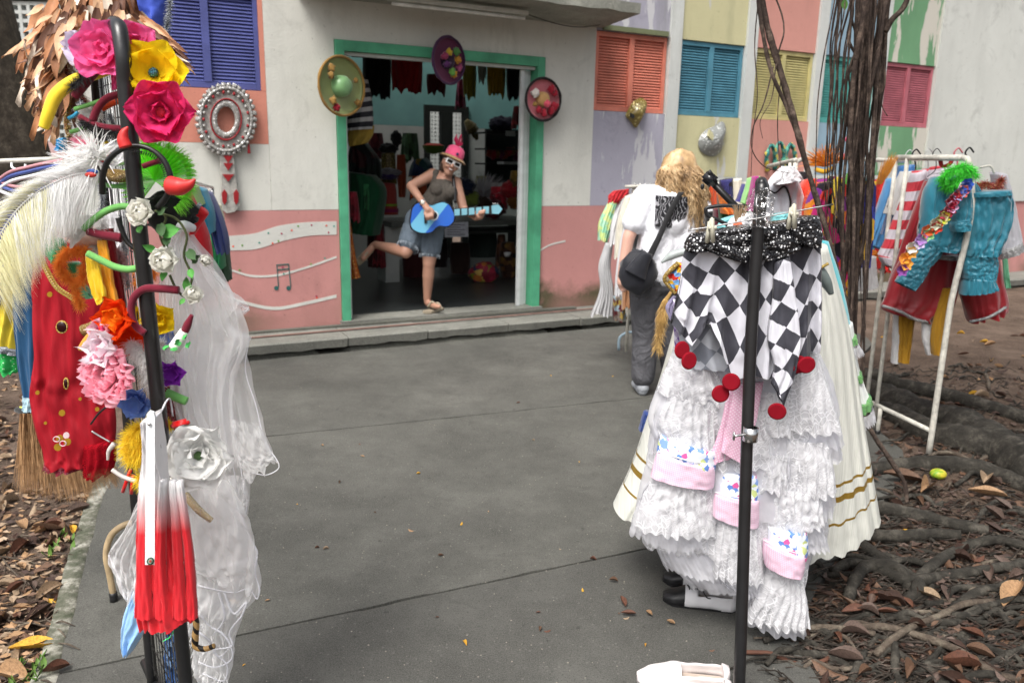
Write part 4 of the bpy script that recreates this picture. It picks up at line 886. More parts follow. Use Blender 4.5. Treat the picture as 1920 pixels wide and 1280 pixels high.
# guitar
gt = thing('guitar', 'blue striped toy guitar with black outline held by the woman in the doorway', 'guitar', pa(590, 700, -.24))
def gp(x, y): return L(x, y)
gy = YP - .25
gout = [(446, 600), (440, 640), (452, 690), (490, 715), (545, 722), (590, 712), (615, 685), (640, 672), (690, 676), (725, 655), (740, 615), (728, 565), (700, 525), (665, 510), (625, 518), (590, 532), (560, 528), (520, 512), (475, 525), (452, 560)]
def upoly(pts, Y, th, k=None):      # pixel outline on an upright plane, thickness th away from the camera
    q = catmull([Vector((x, y, 0)) for x, y in pts], k, True) if k else [Vector((x, y, 0)) for x, y in pts]
    F0 = [A(p.x, p.y, Y) for p in q]; n = len(q); V = F0 + [p + Vector((0, th, 0)) for p in F0]
    return V, [tuple(range(n)), tuple(range(n, 2 * n))[::-1]] + [((i + 1) % n, i, n + i, n + (i + 1) % n) for i in range(n)]
gl_ = [gp(*p) for p in gout]
mk('body', upoly(gl_, gy, .075, 60), plain('black guitar shell', (.01, .01, .014), .3), gt, smooth=False)
cx, cy = gp(590, 612); inn = [((x - cx) * .94 + cx, (y - cy) * .93 + cy) for x, y in gl_]
n_ = NT('striped guitar front'); v_ = n_.vec('Object', (1, 1, 1), (0, radians(-38), 0)); xx = n_.sep(v_)[0]
mg = n_.set(n_.mix(n_.ramp(n_.math('FRACT', n_.math('MULTIPLY', n_.math('ADD', xx, .96), 3.3)), [(0, 0), (.5, 1)], True), H('2f66c4'), H('6fb6d6')), .18, 0, .5, coat=.6)
mk('front', upoly(inn, gy - .004, .004, 60), mg, gt, smooth=False)
def disc(c, r, Y, th, k=24): return upoly([(c[0] + r * cos(2 * pi * i / k), c[1] + r * sin(2 * pi * i / k)) for i in range(k)], Y, th)
mk('rosette', disc(gp(598, 603), 9.2, gy - .008, .004), plain('rosette', (.65, .72, .75), .4), gt, smooth=False); mk('sound_hole', disc(gp(598, 601), 7, gy - .011, .003), plain('sound hole', (.03, .02, .02), .8), gt, smooth=False)
mk('bridge', upoly([gp(536, 600), gp(552, 598), gp(554, 650), gp(538, 655)], gy - .016, .012), M_blackm, gt, smooth=False)
mk('neck', upoly([gp(728, 558), gp(980, 540), gp(982, 592), gp(735, 612)], gy - .01, .035), M_blackm, gt, smooth=False)
for k in range(5):
    x0 = 732 + k * 47; mk('fret_panel', upoly([gp(x0, 562 - k * 4), gp(x0 + 36, 559 - k * 4), gp(x0 + 37, 600 - k * 3), gp(x0 + 1, 604 - k * 3)], gy - .014, .004), plain('pale blue panel', '7ab0c0', .4), gt, smooth=False)
mk('headstock', upoly([gp(974, 540), gp(1018, 532), gp(1044, 560), gp(1022, 592), gp(976, 590)], gy - .012, .03), MC['pale blue panel'], gt, smooth=False)
for k in range(3): mk('tuning_peg', tube([A(*gp(985 + k * 14, 534), gy), A(*gp(985 + k * 14, 522), gy)], .006, 4, 6), M_chrome, gt)
# ------------------------------------------------------------ front clothes rack on the right
def cm(name, label, cat, rows, Y, m, group=None, parent=None, kind=None, **k):
    return mk(name, cloth(rows, Y, **k), m, parent, label, cat, group, kind)
M_lace = lace('white floral lace', (.86, .86, .88), 20); M_tul = tulle('white tulle', (.86, .86, .90), .60, .4)
M_wsat = fabric('white cotton', (.82, .82, .85), .7, .06); M_ging = gingham('pink gingham', .006, (.78, .62, .72), (.72, .42, .56))
M_flor = cells('blue floral print', 52, [H('e8eef6'), H('7fa0dc'), H('dfe6f4'), H('d85a98'), H('5f86c8'), H('eef2f6'), H('c8d48a'), H('e6ecf6')])
M_polk = dots('pink polka cotton', .0085, (.72, .42, .56), (.85, .72, .78), .22)
M_wire = plain('bright wire', (.5, .5, .5), .3, .1, metal=1)
fr = thing('clothes_rack', 'black steel clothes rack whose front pole stands before the black and white chequered top', 'clothes rack', G(1383, 1335))
p0 = G(1383, 1335); pt = A(1428, 352, 2.235)
mk('pole', tube([p0 + Vector((0, 0, .03)), pt - Vector((0, 0, .05)), pt, pt + Vector((.01, .04, .012)), pt + Vector((.035, .10, .0))], [.0175, .0168], 60, 16), M_black, fr)
RD = Vector((pt.x, pt.y, 0)).normalized()
mk('top_rail', tube([pt + RD * .10 + Vector((0, .0, .0)), pt + RD * .95 - Vector((0, 0, .19))], .012, 4, 12), M_black, fr)
pb_ = pt + RD * .95 - Vector((0, 0, .19)); mk('pole', tube([pb_, Vector((pb_.x, pb_.y, .03))], .016, 4, 10), M_black, fr)
for q in (Vector((p0.x, p0.y, .02)), Vector((pb_.x, pb_.y, .02))): mk('foot', tube([q - Vector((.16, 0, 0)), q + Vector((.16, 0, 0))], .014, 4, 10), M_black, fr)
mk('finial', ell(A(1428, 343, 2.235), (.011, .011, .012)), M_black, fr)
cl_ = A(1405, 806, 2.2); cl_ = (p0 + Vector((0, 0, .03))).lerp(pt, (cl_.z - .03) / (pt.z - .03))
mk('clamp', lathe([(.0172, -.02), (.0215, -.02), (.0215, .02), (.0172, .02)], Matrix.Translation(cl_), 20), M_chrome, fr); mk('clamp_screw', join(tube([cl_ + Vector((-.02, -.005, .0)), cl_ + Vector((-.05, -.01, -.004))], .004, 4, 6), bbox(cl_ + Vector((-.05, -.01, -.004)), (.006, .01, .026), .002)), M_chrome, fr)
n_ = NT('clear plastic film'); t_ = n_.n.new('ShaderNodeBsdfTransparent'); g_ = n_.n.new('ShaderNodeBsdfGlossy'); g_.inputs['Roughness'].default_value = .12; mx = n_.n.new('ShaderNodeMixShader')
mx.inputs[0].default_value = .22; n_.l.new(t_.outputs[0], mx.inputs[1]); n_.l.new(g_.outputs[0], mx.inputs[2]); n_.l.new(mx.outputs[0], n_.out.inputs[0]); M_film = n_.m
mk('plastic_film', cloth([(1418, 352, 1438, 350), (1406, 372, 1447, 370), (1404, 400, 1448, 398), (1408, 425, 1440, 424)], 2.24, .04, 6, .012, crease=.03), M_film, label='crumpled clear plastic film wrapped round the top of the black front pole', cat='plastic film')
# clip hanger and chequered top
hg = thing('clip_hanger', 'thin wire hanger with two ivory pegs holding the chequered top', 'hanger', A(1430, 410, 2.20))
mk('wire', tube([A(1290, 432, 2.2), A(1334, 425, 2.2), A(1487, 397, 2.2), A(1562, 383, 2.2)], .0022, 12, 6), M_wire, hg)
mk('hook', tube([A(1420, 408, 2.2), A(1418, 380, 2.2), A(1424, 356, 2.24), A(1432, 352, 2.3)], .002, 12, 6), M_wire, hg)
M_peg = plain('ivory plastic', (.52, .50, .40), .5, .2)
for x, y in ((1334, 424), (1487, 398)):
    Mq = Matrix.Translation(A(x, y + 3, 2.19))
    mk('peg', join(bbox((-.006, 0, -.012), (.013, .008, .062), .003, Mq @ Matrix.Rotation(.08, 4, 'Y')), bbox((.0, -.010, -.006), (.012, .007, .07), .003, Mq @ Matrix.Rotation(-.12, 4, 'Y')), tube([Mq @ Vector((-.01, -.006, .0)), Mq @ Vector((.012, -.006, .0))], .006, 4, 8)), M_peg, hg)
jt = thing('jester_costume', 'black and white chequered jester top with sequin bodice and red felt discs on its hem', 'costume top', A(1400, 720, 2.3))
M_chk = checker('chequered satin', .055, (.72, .72, .78), (.012, .012, .018), radians(33)); M_chk2 = checker('chequered satin inside', .055, (.50, .53, .58), (.2, .22, .26), radians(33))
hf = [(0, .0), (.08, .03), (.13, .055), (.19, -.01), (.24, -.02), (.33, .06), (.43, .14), (.5, .12), (.62, .12), (.74, .13), (.82, .155), (.88, .06), (.94, .035), (1, .03)]
mk('skirt', cloth([(1300, 446, 1532, 428), (1284, 470, 1537, 462), (1276, 525, 1539, 530), (1264, 580, 1539, 590), (1258, 606, 1536, 640)], 2.34, .055, 7, .024, 110, 40, hemfn=hf, seed=2, top=.35, crease=.008), M_chk, jt)
mk('lining', cloth([(1300, 500, 1530, 500), (1275, 580, 1535, 590), (1275, 640, 1530, 650), (1300, 690, 1500, 700)], 2.37, .03, 6, .014, 70, 20, seed=5), M_chk2, jt)
M_seq = sequin('black sequins', (.008, .008, .01), (.9, .9, .92), 130, .66)
mk('bodice', cloth([(1296, 438, 1532, 408), (1285, 452, 1540, 425), (1284, 466, 1541, 446), (1296, 474, 1536, 460)], 2.315, .064, 5, .012, 100, 18, seed=3, hemfn=[(0, 0), (.12, -.005), (.3, .03), (.55, .03), (.8, .005), (.86, -.01), (1, 0)], top=.7, crease=.01), M_seq, jt)
mk('shoulder_ruffle', cloth([(1292, 442, 1352, 434), (1284, 456, 1350, 448), (1286, 470, 1342, 462)], 2.30, .05, 3, .01, 40, 10, seed=9, hem=.006), M_seq, jt)
mk('shoulder_ruffle', cloth([(1478, 410, 1532, 404), (1476, 432, 1541, 430), (1482, 456, 1538, 462)], 2.29, .05, 3, .01, 40, 10, seed=10, hem=.006), M_seq, jt)
mk('gather', cloth([(1452, 492, 1480, 480), (1448, 560, 1492, 556), (1440, 640, 1500, 636), (1452, 690, 1492, 690), (1446, 715, 1470, 762)], 2.265, .012, 2, .01, 40, 24, seed=11, crease=.008), M_chk, jt)
M_felt = fabric('crimson felt disc', (.22, .006, .014), .95, .15, 0, spec=.1)
for x, y, dy in ((1279, 656, .0), (1292, 676, -.012), (1371, 716, -.02), (1351, 738, .0), (1457, 771, -.03), (1512, 684, -.02), (1498, 683, 0)):
    mk('felt_disc', lathe([(0, .004), (.022, .004), (.0265, .0), (.022, -.004), (0, -.004)], Matrix.Translation(A(x, y, 2.27 + dy)) @ Matrix.Rotation(ru(-.4, .4), 4, 'Z') @ Matrix.Rotation(pi / 2 + ru(-.2, .2), 4, 'X'), 22), M_felt, jt, smooth=False)
mk('purple_gingham_cloth', cloth([(1262, 560, 1300, 575), (1263, 610, 1330, 640), (1268, 660, 1334, 676), (1296, 708, 1304, 711)], 2.40, .01, 2, .006, 30, 16), gingham('purple gingham', .03, (.62, .58, .70), (.14, .07, .26), .7), label='corner of purple gingham cloth hanging below the left side of the chequered top', cat='cloth')
# tiered lace dress
ld = thing('lace_dress', 'white tiered lace and tulle party dress with pink gingham and blue floral bands', 'dress', G(1400, 1150))
YD = 2.52
mk('underskirt', cloth([(1330, 600, 1500, 600), (1285, 700, 1530, 700), (1240, 830, 1540, 830), (1225, 960, 1540, 960), (1262, 1050, 1490, 1050)], YD + .03, .10, 12, .02, 110, 40, seed=20), M_wsat, ld)
tiers = [  # rows, dY, material, folds, thickness
    ([(1268, 640, 1345, 690), (1248, 690, 1362, 735), (1232, 735, 1366, 760)], -.10, 'L', 6, .05), ([(1250, 690, 1340, 720), (1225, 745, 1345, 770), (1215, 790, 1350, 800), (1222, 815, 1348, 838)], -.07, 'T', 9, .06),
    ([(1250, 735, 1340, 750), (1232, 790, 1345, 805), (1240, 830, 1350, 845)], -.10, 'L', 7, .05), ([(1240, 760, 1300, 780), (1222, 800, 1290, 830), (1215, 842, 1280, 862)], -.05, 'T', 6, .05),
    ([(1228, 888, 1334, 908), (1205, 930, 1338, 950), (1190, 985, 1345, 1000)], -.10, 'L', 8, .06), ([(1215, 905, 1325, 930), (1190, 960, 1335, 990), (1180, 1000, 1350, 1030)], -.06, 'T', 14, .06),
    ([(1225, 960, 1350, 990), (1225, 1010, 1370, 1030), (1245, 1062, 1400, 1075)], -.02, 'T', 16, .07), ([(1265, 1020, 1390, 1040), (1262, 1050, 1400, 1070), (1300, 1085, 1405, 1098)], .0, 'L', 9, .05),
    ([(1345, 975, 1422, 985), (1340, 1030, 1428, 1035), (1338, 1078, 1432, 1085)], -.11, 'L', 7, .05), ([(1350, 1060, 1425, 1070), (1350, 1085, 1440, 1100), (1365, 1100, 1440, 1115)], -.06, 'T', 8, .05),
    ([(1478, 650, 1530, 655), (1462, 740, 1556, 735), (1452, 800, 1577, 805)], -.10, 'L', 5, .06), ([(1455, 770, 1550, 775), (1440, 820, 1570, 815), (1430, 868, 1580, 862)], -.06, 'T', 8, .06),
    ([(1420, 730, 1480, 730), (1418, 780, 1484, 780), (1420, 815, 1484, 812)], -.12, 'L', 3, .04), ([(1425, 800, 1484, 805), (1418, 850, 1486, 848), (1422, 880, 1484, 885)], -.10, 'T', 4, .04),
    ([(1480, 820, 1550, 820), (1476, 870, 1560, 866), (1470, 925, 1568, 925)], -.10, 'L', 5, .05), ([(1430, 845, 1478, 850), (1424, 885, 1480, 890), (1420, 915, 1476, 920)], -.11, 'L', 4, .04),
    ([(1440, 890, 1550, 895), (1432, 925, 1560, 930), (1426, 960, 1562, 965)], -.05, 'T', 10, .06), ([(1450, 910, 1535, 910), (1440, 950, 1542, 950), (1434, 985, 1546, 985)], -.10, 'L', 6, .05),
    ([(1445, 960, 1530, 965), (1436, 995, 1545, 1000), (1430, 1025, 1556, 1030)], -.06, 'T', 9, .05), ([(1440, 1058, 1500, 1075), (1420, 1110, 1512, 1120), (1400, 1158, 1518, 1175)], -.10, 'L', 7, .05),
    ([(1430, 1080, 1500, 1090), (1412, 1140, 1505, 1150), (1402, 1168, 1512, 1188)], -.05, 'T', 6, .05), ([(1370, 1060, 1440, 1070), (1385, 1110, 1430, 1120), (1402, 1150, 1430, 1160)], -.03, 'T', 4, .04)]
tiers += [([(1275, 640, 1530, 650), (1245, 720, 1560, 715), (1228, 775, 1574, 770)], -.01, 'T', 17, .13), ([(1250, 730, 1550, 730), (1225, 800, 1568, 800), (1212, 862, 1578, 850)], -.02, 'L', 15, .12), ([(1235, 820, 1550, 820), (1205, 890, 1562, 890), (1192, 955, 1566, 945)], -.01, 'T', 18, .12), ([(1230, 900, 1545, 905), (1200, 970, 1552, 975), (1205, 1020, 1548, 1015)], .0, 'L', 15, .11), ([(1250, 980, 1530, 985), (1255, 1050, 1520, 1050), (1290, 1092, 1500, 1090)], .01, 'T', 16, .09),
    ([(1330, 980, 1500, 985), (1370, 1060, 1512, 1060), (1400, 1110, 1505, 1115)], -.01, 'L', 9, .07), ([(1475, 690, 1545, 690), (1466, 760, 1566, 760), (1462, 835, 1582, 828)], -.05, 'T', 6, .07)]
for i, (rows, dy, m, f, th) in enumerate(tiers):
    mk('lace_tier' if m == 'L' else 'tulle_tier', cloth(rows, YD + dy, th, f, .012 if m == 'L' else .009, 120, 16, seed=i * 3 + 3, hem=.012, top=.3, crease=.008, close=False), M_lace if m == 'L' else M_tul, ld)
for r, dy in (([(1240, 815, 1342, 845), (1232, 840, 1342, 868), (1232, 862, 1340, 885)], -.12), ([(1345, 880, 1420, 885), (1342, 915, 1424, 915), (1345, 945, 1424, 948)], -.10), ([(1440, 985, 1512, 990), (1440, 1010, 1514, 1015), (1442, 1035, 1512, 1045)], -.11)):
    mk('floral_band', cloth(r, YD + dy, .05, 3, .006, 50, 10), M_flor, ld)
for r, dy in (([(1233, 846, 1340, 872), (1225, 870, 1340, 895), (1220, 892, 1338, 912)], -.125), ([(1340, 922, 1422, 935), (1336, 945, 1423, 958), (1336, 965, 1422, 984)], -.12), ([(1432, 1012, 1508, 1040), (1430, 1035, 1508, 1060), (1434, 1058, 1504, 1078)], -.13)):
    mk('gingham_band', cloth(r, YD + dy, .05, 2, .004, 50, 10), M_ging, ld)
    mk('piping', tube([A(r[0][0], r[0][1], YD + dy - .01), A((r[0][0] + r[0][2]) / 2, (r[0][1] + r[0][3]) / 2 + 3, YD + dy - .055), A(r[0][2], r[0][3], YD + dy - .01)], .0022, 16, 6), M_wsat, ld)
mk('sash', cloth([(1365, 728, 1385, 724), (1350, 800, 1380, 800), (1334, 850, 1366, 862), (1331, 876, 1352, 862)], YD - .14, .008, 1, .004, 24, 20), M_polk, ld)
mk('sash', cloth([(1378, 722, 1432, 715), (1368, 770, 1422, 770), (1356, 820, 1410, 830), (1352, 846, 1396, 872)], YD - .16, .010, 1, .004, 24, 20), M_polk, ld)
# ivory dress behind
n_ = NT('ivory crinkle with gold bands'); v_ = n_.vec('UV'); y_ = n_.sep(v_)[1]; yy = n_.math('ADD', y_, n_.math('MULTIPLY', n_.noise(v_, 5, 2), .03)); gb = None
for lo, hi in ((-.80, -.79), (-.855, -.834), (-.93, -.922)):
    q = n_.math('MULTIPLY', n_.math('GREATER_THAN', yy, lo), n_.math('LESS_THAN', yy, hi)); gb = q if gb is None else n_.math('ADD', gb, q, True)
wv = n_.noise(n_.vec('UV', (60, 2, 1)), 3, 3); n_.bump(wv, .5, .006)
M_ivory = n_.set(n_.mix(gb, n_.ramp(wv, [(.3, (.55, .56, .50)), (.7, (.66, .66, .61))]), (.42, .27, .05)), n_.math('SUBTRACT', .7, n_.math('MULTIPLY', gb, .4)), n_.math('MULTIPLY', gb, .6), .3)
mk('ivory_dress', cloth([(1310, 455, 1540, 455), (1272, 600, 1582, 600), (1225, 760, 1608, 760), (1175, 900, 1632, 905), (1150, 955, 1643, 968)], 2.86, .26, 17, .016, 200, 50, seed=33, hem=.012, hemfn=[(0, -.02), (.2, .06), (.5, .09), (.8, .06), (1, -.02)]), M_ivory, label='long ivory pleated dress with gold ribbon bands hanging behind the lace dress', cat='dress')
M_teal = satin('turquoise satin', '4fb0bb')
cm('turquoise_dress', 'turquoise cloth edge hanging just behind the right side of the ivory dress', 'dress', [(1480, 440, 1552, 452), (1500, 520, 1574, 520), (1520, 580, 1590, 590), (1530, 620, 1593, 608)], 3.0, M_teal, th=.05, folds=3)
tg = thing('trimmed_petticoat', 'white petticoat with green braid and tulle edging right of the ivory dress', 'petticoat', A(1600, 775, 3.05))
mk('cloth', cloth([(1540, 600, 1592, 600), (1550, 690, 1606, 690), (1560, 765, 1628, 750)], 3.05, .10, 6, .012), fabric('off white cotton', (.6, .62, .6)), tg)
M_gb = stripes('green braid', .006, (.02, .16, .06), (.2, .36, .12), radians(40))
for r in ([(1560, 632, 1598, 622), (1561, 642, 1600, 634)], [(1565, 700, 1608, 690), (1566, 715, 1611, 702)], [(1570, 757, 1627, 736), (1572, 775, 1630, 750)]): mk('braid', cloth(r, 3.04, .10, 6, .012, nv=5), M_gb, tg)
for r in ([(1562, 645, 1599, 636), (1566, 662, 1610, 652)], [(1573, 777, 1629, 752), (1576, 795, 1634, 775)]): mk('tulle_edge', cloth(r, 3.04, .11, 14, .014, 120, 8, hem=.008, close=False), M_tul, tg)
# things peeping out left of the chequered top
cm('printed_bodice', 'red bodice with small printed flowers and gold braid left of the chequered top', 'bodice', [(1270, 492, 1286, 496), (1248, 520, 1284, 520), (1262, 548, 1284, 552)], 2.55, cells('small flower print', 60, [H('c02818'), H('e8b832'), H('6f9fd0'), H('c02818'), H('5f9a48'), H('d8d0b0')]), th=.03, folds=2)
mk('gold_braid', tube([A(1272, 493, 2.52), A(1246, 523, 2.52), A(1266, 550, 2.52)], .007, 24, 8, .8), sequin('gold braid', (.25, .16, .03), (.7, .5, .15), 200), label='gold braid edging along the red printed bodice', cat='braid')
gtb = thing('gold_tassel', 'straw gold tassel boa hanging behind the left edge of the ivory dress', 'tassel', A(1238, 650, 2.95))
mk('cord', tube([A(1258, 548, 2.95), A(1244, 572, 2.93), A(1240, 600, 2.93), A(1234, 640, 2.93)], [.006, .012, .02, .01], wob=.5), fabric('straw cord', '8f6f3a'), gtb)
random.seed(5)
mk('fringe', strands(lambda i: (lambda t: (A(1246 - 12 * t + ru(-2, 2), 560 + 90 * t, 2.93), Vector((ru(-.03, .02), ru(-.03, .0), ru(-.04, -.01))), Vector((0, 0, -.01))))(rnd()), 500, .0015), fabric('straw fringe', 'b8965a'), gtb)
cm('lavender_cloth', 'lavender and teal cloth corner left of the chequered top under the printed bodice', 'cloth', [(1262, 555, 1280, 560), (1248, 575, 1276, 580), (1256, 600, 1272, 605)], 2.62, fabric('lavender cotton', '9f97b8'), th=.02, folds=2)
cm('pink_edge_skirt', 'royal blue cloth edge low behind the left side of the ivory dress', 'skirt', [(1207, 772, 1225, 772), (1201, 790, 1218, 790), (1198, 806, 1214, 806)], 3.2, fabric('royal blue cotton', '2a3f78'), th=.03, folds=2)
# hangers and objects above the chequered top
def hanger(c, wd, m, lab, yaw=0, drop=.07, name='hanger'):
    d = Vector((cos(yaw), sin(yaw), 0)) * wd / 2; z = Vector((0, 0, 1)); c = Vector(c)
    return mk(name, join(tube([c - d - z * drop, c - d * .3, c, c + d * .3, c + d - z * drop], .006, 24, 8), tube([c - d - z * drop, c + d - z * drop], .004, 4, 6), tube([c, c + z * .03, c + z * .05 + d.normalized() * .02, c + z * .075, c + z * .06 - d.normalized() * .022], .0025, 16, 6)), m, label=lab, cat='hanger')
mk('hanger', tube([A(1400, 387, 2.5), A(1335, 388, 2.5), A(1324, 391, 2.5), A(1325, 402, 2.5), A(1345, 412, 2.5), A(1400, 440, 2.5)], .006, 30, 8), M_blackm, label='black plastic hanger with rounded end left of the front pole', cat='hanger')
mk('hanger', tube([A(1240, 492, 2.66), A(1258, 480, 2.66), A(1290, 470, 2.66), A(1350, 440, 2.66)], [.004, .014, .013, .01], 24, 10), plain('grey plastic', (.36, .40, .39), .35, .1), label='grey broad-shouldered hanger end sticking out left of the sequin bodice', cat='hanger')
mk('hanger', tube([A(1500, 480, 2.44), A(1536, 510, 2.42), A(1549, 530, 2.42), A(1559, 551, 2.42)], [.012, .02, .018, .008], 24, 10), plain('dark grey plastic', (.14, .17, .165), .3, .1), label='dark grey broad-shouldered hanger end right of the chequered top', cat='hanger')
mk('gold_trim', tube([A(1534, 505, 2.40), A(1553, 494, 2.40)], .005, 6, 6), sequin('gold trim', (.35, .24, .05), (.8, .6, .2), 220), label='short gold trim on the ivory strap above the dark grey hanger', cat='trim')
uk = thing('toy_guitar', 'black toy guitar neck and headstock rising behind the hanger, left of the pole top', 'guitar', A(1360, 380, 2.75))
mk('neck', bbox((0, 0, 0), (.022, .02, .26), .004, Matrix.Translation(A(1372, 380, 2.75)) @ Matrix.Rotation(radians(-47), 4, 'Y')), M_blackm, uk)
mk('headstock', bbox((0, 0, 0), (.042, .026, .05), .008, Matrix.Translation(A(1331, 336, 2.74)) @ Matrix.Rotation(radians(-50), 4, 'Y')), plain('gloss black', (.012, .012, .014), .15, 0, bump=0), uk)
for k in range(2): mk('tuning_peg', ell(A(1317 + 14 * k, 350 - 26 * k, 2.73), (.007, .006, .01)), M_blackm, uk)
cm('teal_blouse', 'pale turquoise blouse shoulder between the two pegs behind the rail wire', 'blouse', [(1352, 412, 1400, 400), (1345, 425, 1410, 420), (1345, 440, 1410, 440)], 2.6, fabric('pale turquoise cotton', '7fc4c8'), th=.04, folds=3)
cm('white_blouse', 'white blouse collar with orange edge beside the top of the black pole', 'blouse', [(1372, 410, 1412, 398), (1362, 425, 1416, 418), (1368, 442, 1416, 442)], 2.5, M_wsat, th=.04, folds=3)
mk('raffia_tuft', strands(lambda i: (A(1384 + ru(-4, 4), 424, 2.47), (A(1389 + ru(-14, 14), 384, 2.47) - A(1385, 424, 2.47)), Vector((0, 0, 0))), 70, .0016), fabric('raffia', '9a8060'), label='tuft of pale brown raffia standing beside the pole top', cat='raffia')
mk('raffia_band', ell(A(1384, 422, 2.465), (.016, .012, .012)), fabric('coral knot', 'c8694a'), label='coral knot tying the raffia tuft', cat='knot')
cm('teal_blouse', 'turquoise satin blouse edge right of the film-wrapped pole top', 'blouse', [(1448, 404, 1478, 398), (1446, 418, 1480, 412), (1446, 430, 1482, 430)], 2.62, MC['pale turquoise cotton'], th=.04, folds=3)
# ------------------------------------------------------------ shoes
def shoe(name, lab, toe, heel, body, toem, laces, group):
    toe, heel = Vector(toe), Vector(heel); L_ = (heel - toe).length; d = (heel - toe).normalized(); M = Matrix.Translation(toe) @ basis(d).to_4x4()
    t = thing(name, lab, 'shoe', (toe + heel) / 2, group)
    def wd(s): return .042 * (min(1, (s + .012) * 6.5) ** .5) * (1 - .25 * max(0, s - .35)) * (1 if s < .93 else max(.55, 1 - (s - .93) * 6)) + .003
    def ht(s): return .018 + .034 * min(1, s * 2.8) + (.012 * s)
    nv_, nu_ = 30, 16; V, F, mi = [], [], []
    for i in range(nv_ + 1):
        s = i / nv_
        for j in range(nu_ + 1):
            a_ = pi * j / nu_; c, q = cos(a_), sin(a_); x = wd(s) * (abs(c) ** .6) * (1 if c > 0 else -1); z = .006 + ht(s) * (q ** .75)
            V.append(M @ Vector((x + .006 * noise.noise(Vector((s * 5, j * .4, toe.x * 9))), s * L_, z + .004 * noise.noise(Vector((s * 7, j * .5, toe.y * 7))))))
    for i in range(nv_):
        s = (i + .5) / nv_
        for j in range(nu_):
            if .47 < s < .92 and 4 <= j < nu_ - 4: continue
            k = i * (nu_ + 1) + j; F.append((k, k + 1, k + nu_ + 2, k + nu_ + 1)); mi.append(1 if s < .3 else 0)
    o = mk('upper', (V, F), [body, toem], t, mi=mi); thick(o, .003)
    out = [(wd(s) * 1.06, s * L_) for s in [k / 14 for k in range(15)]]; poly = out + [(-x, y) for x, y in out[::-1]]
    mk('sole', prism(poly, M @ Matrix.Translation((0, 0, .004)), .008), M_blackm if laces else plain('pale sole', (.35, .33, .32), .8), t, smooth=False)
    mk('insole', prism([(x * .85, y) for x, y in poly], M @ Matrix.Translation((0, 0, .012)), .004), plain('insole cloth', (.5, .42, .36), .9), t, smooth=False)
    mk('seam', tube([M @ Vector((wd(.47) * cos(a_), .47 * L_, .008 + ht(.47) * sin(a_) ** .75)) for a_ in [pi * k / 10 for k in range(11)]], .0022, 22, 6), body, t)
    if laces:
        for k in range(5):
            s = .32 + k * .035; z = .012 + ht(s)
            mk('lace', tube([M @ Vector((-.016, s * L_, z - .005)), M @ Vector((0, (s + .02) * L_, z + .002)), M @ Vector((.016, (s + .035) * L_, z - .004))], .0023, 8, 5), M_blackm, t)
        mk('lace', tube([M @ Vector((0, .47 * L_, .065)), M @ Vector((.03, .52 * L_, .075)), M @ Vector((.04, .6 * L_, .05)), M @ Vector((.03, .68 * L_, .045))], .0024, 16, 5), M_blackm, t)
    return t
M_wl = plain('white leather', (.72, .71, .72), .45, .12, 12, .2, 60); M_wp = plain('cream canvas shoe', (.74, .69, .68), .6, .1)
shoe('lace_up_shoe', 'white lace-up shoe with black toe, the further of the pair under the lace dress', G(1243, 1086), G(1374, 1106), M_wl, M_blackm, True, 'black and white shoes')
shoe('lace_up_shoe', 'white lace-up shoe with black toe, the nearer of the pair under the lace dress', G(1243, 1122), G(1380, 1140), M_wl, M_blackm, True, 'black and white shoes')
shoe('slip_on_shoe', 'plain white slip-on shoe lying left of the pole foot, the further of its pair', G(1194, 1274), G(1364, 1288), M_wp, M_wp, False, 'white slip-on shoes')
shoe('slip_on_shoe', 'plain white slip-on shoe cut by the bottom edge left of the pole foot', G(1200, 1304), G(1368, 1318), M_wp, M_wp, False, 'white slip-on shoes')
# ------------------------------------------------------------ long-haired visitor
YB = 5.4
def b(x, y, dy=0): return A(1080 + x / 4, 270 + y / 4, YB + dy)
wb = thing('person', 'visitor seen from behind with long curly blond hair, white T-shirt and black shoulder bag', 'person', G(1212, 742))
hL, hR = b(530, 1060, .0), b(660, 1060, .05); aL = Vector((G(1205, 742).x, 5.42, .09)); aR = aL + Vector((.24, .12, 0)); kL = hL.lerp(aL, .52) + Vector((.01, .02, 0)); kR = hR.lerp(aR, .5)
sL, sR = b(520, 400, .03), b(890, 420, .08); eL = b(395, 700, -.02); wL_ = b(345, 960, -.04); nk = b(745, 320, .08); hd = b(770, 215, .14)
vis = mk('body', join(*[cap(*x) for x in ((sL, .06, sR, .06), (sL, .052, eL, .043), (eL, .043, wL_, .03), (wL_, .03, b(345, 1040, -.05), .035), (b(335, 1030, -.05), .012, b(345, 1100, -.06), .01), (b(350, 1035, -.06), .012, b(362, 1105, -.06), .01), (b(365, 1030, -.05), .012, b(375, 1095, -.06), .01), (b(325, 1020, -.04), .012, b(328, 1080, -.05), .01), (b(340, 1000, -.06), .012, b(372, 1060, -.09), .01), (nk, .05, hd, .05), (b(640, 800, .05), .12, b(720, 500, .06), .12), (hL, .1, kL, .07), (kL, .065, aL, .04), (hR, .1, kR, .07), (kR, .065, aR, .04))], ell(hd, (.078, .095, .11)), cap(hd + Vector((.0, .09, -.01)), .014, hd + Vector((0, .10, -.03)), .014), ell(hd + Vector((.078, 0, -.02)), (.01, .02, .03)), ell(hd + Vector((-.078, 0, -.02)), (.01, .02, .03))), M_skin2, wb)
remesh(vis, .008, 4)
M_tee = worn('white T-shirt jersey', (.78, .79, .84), 6)
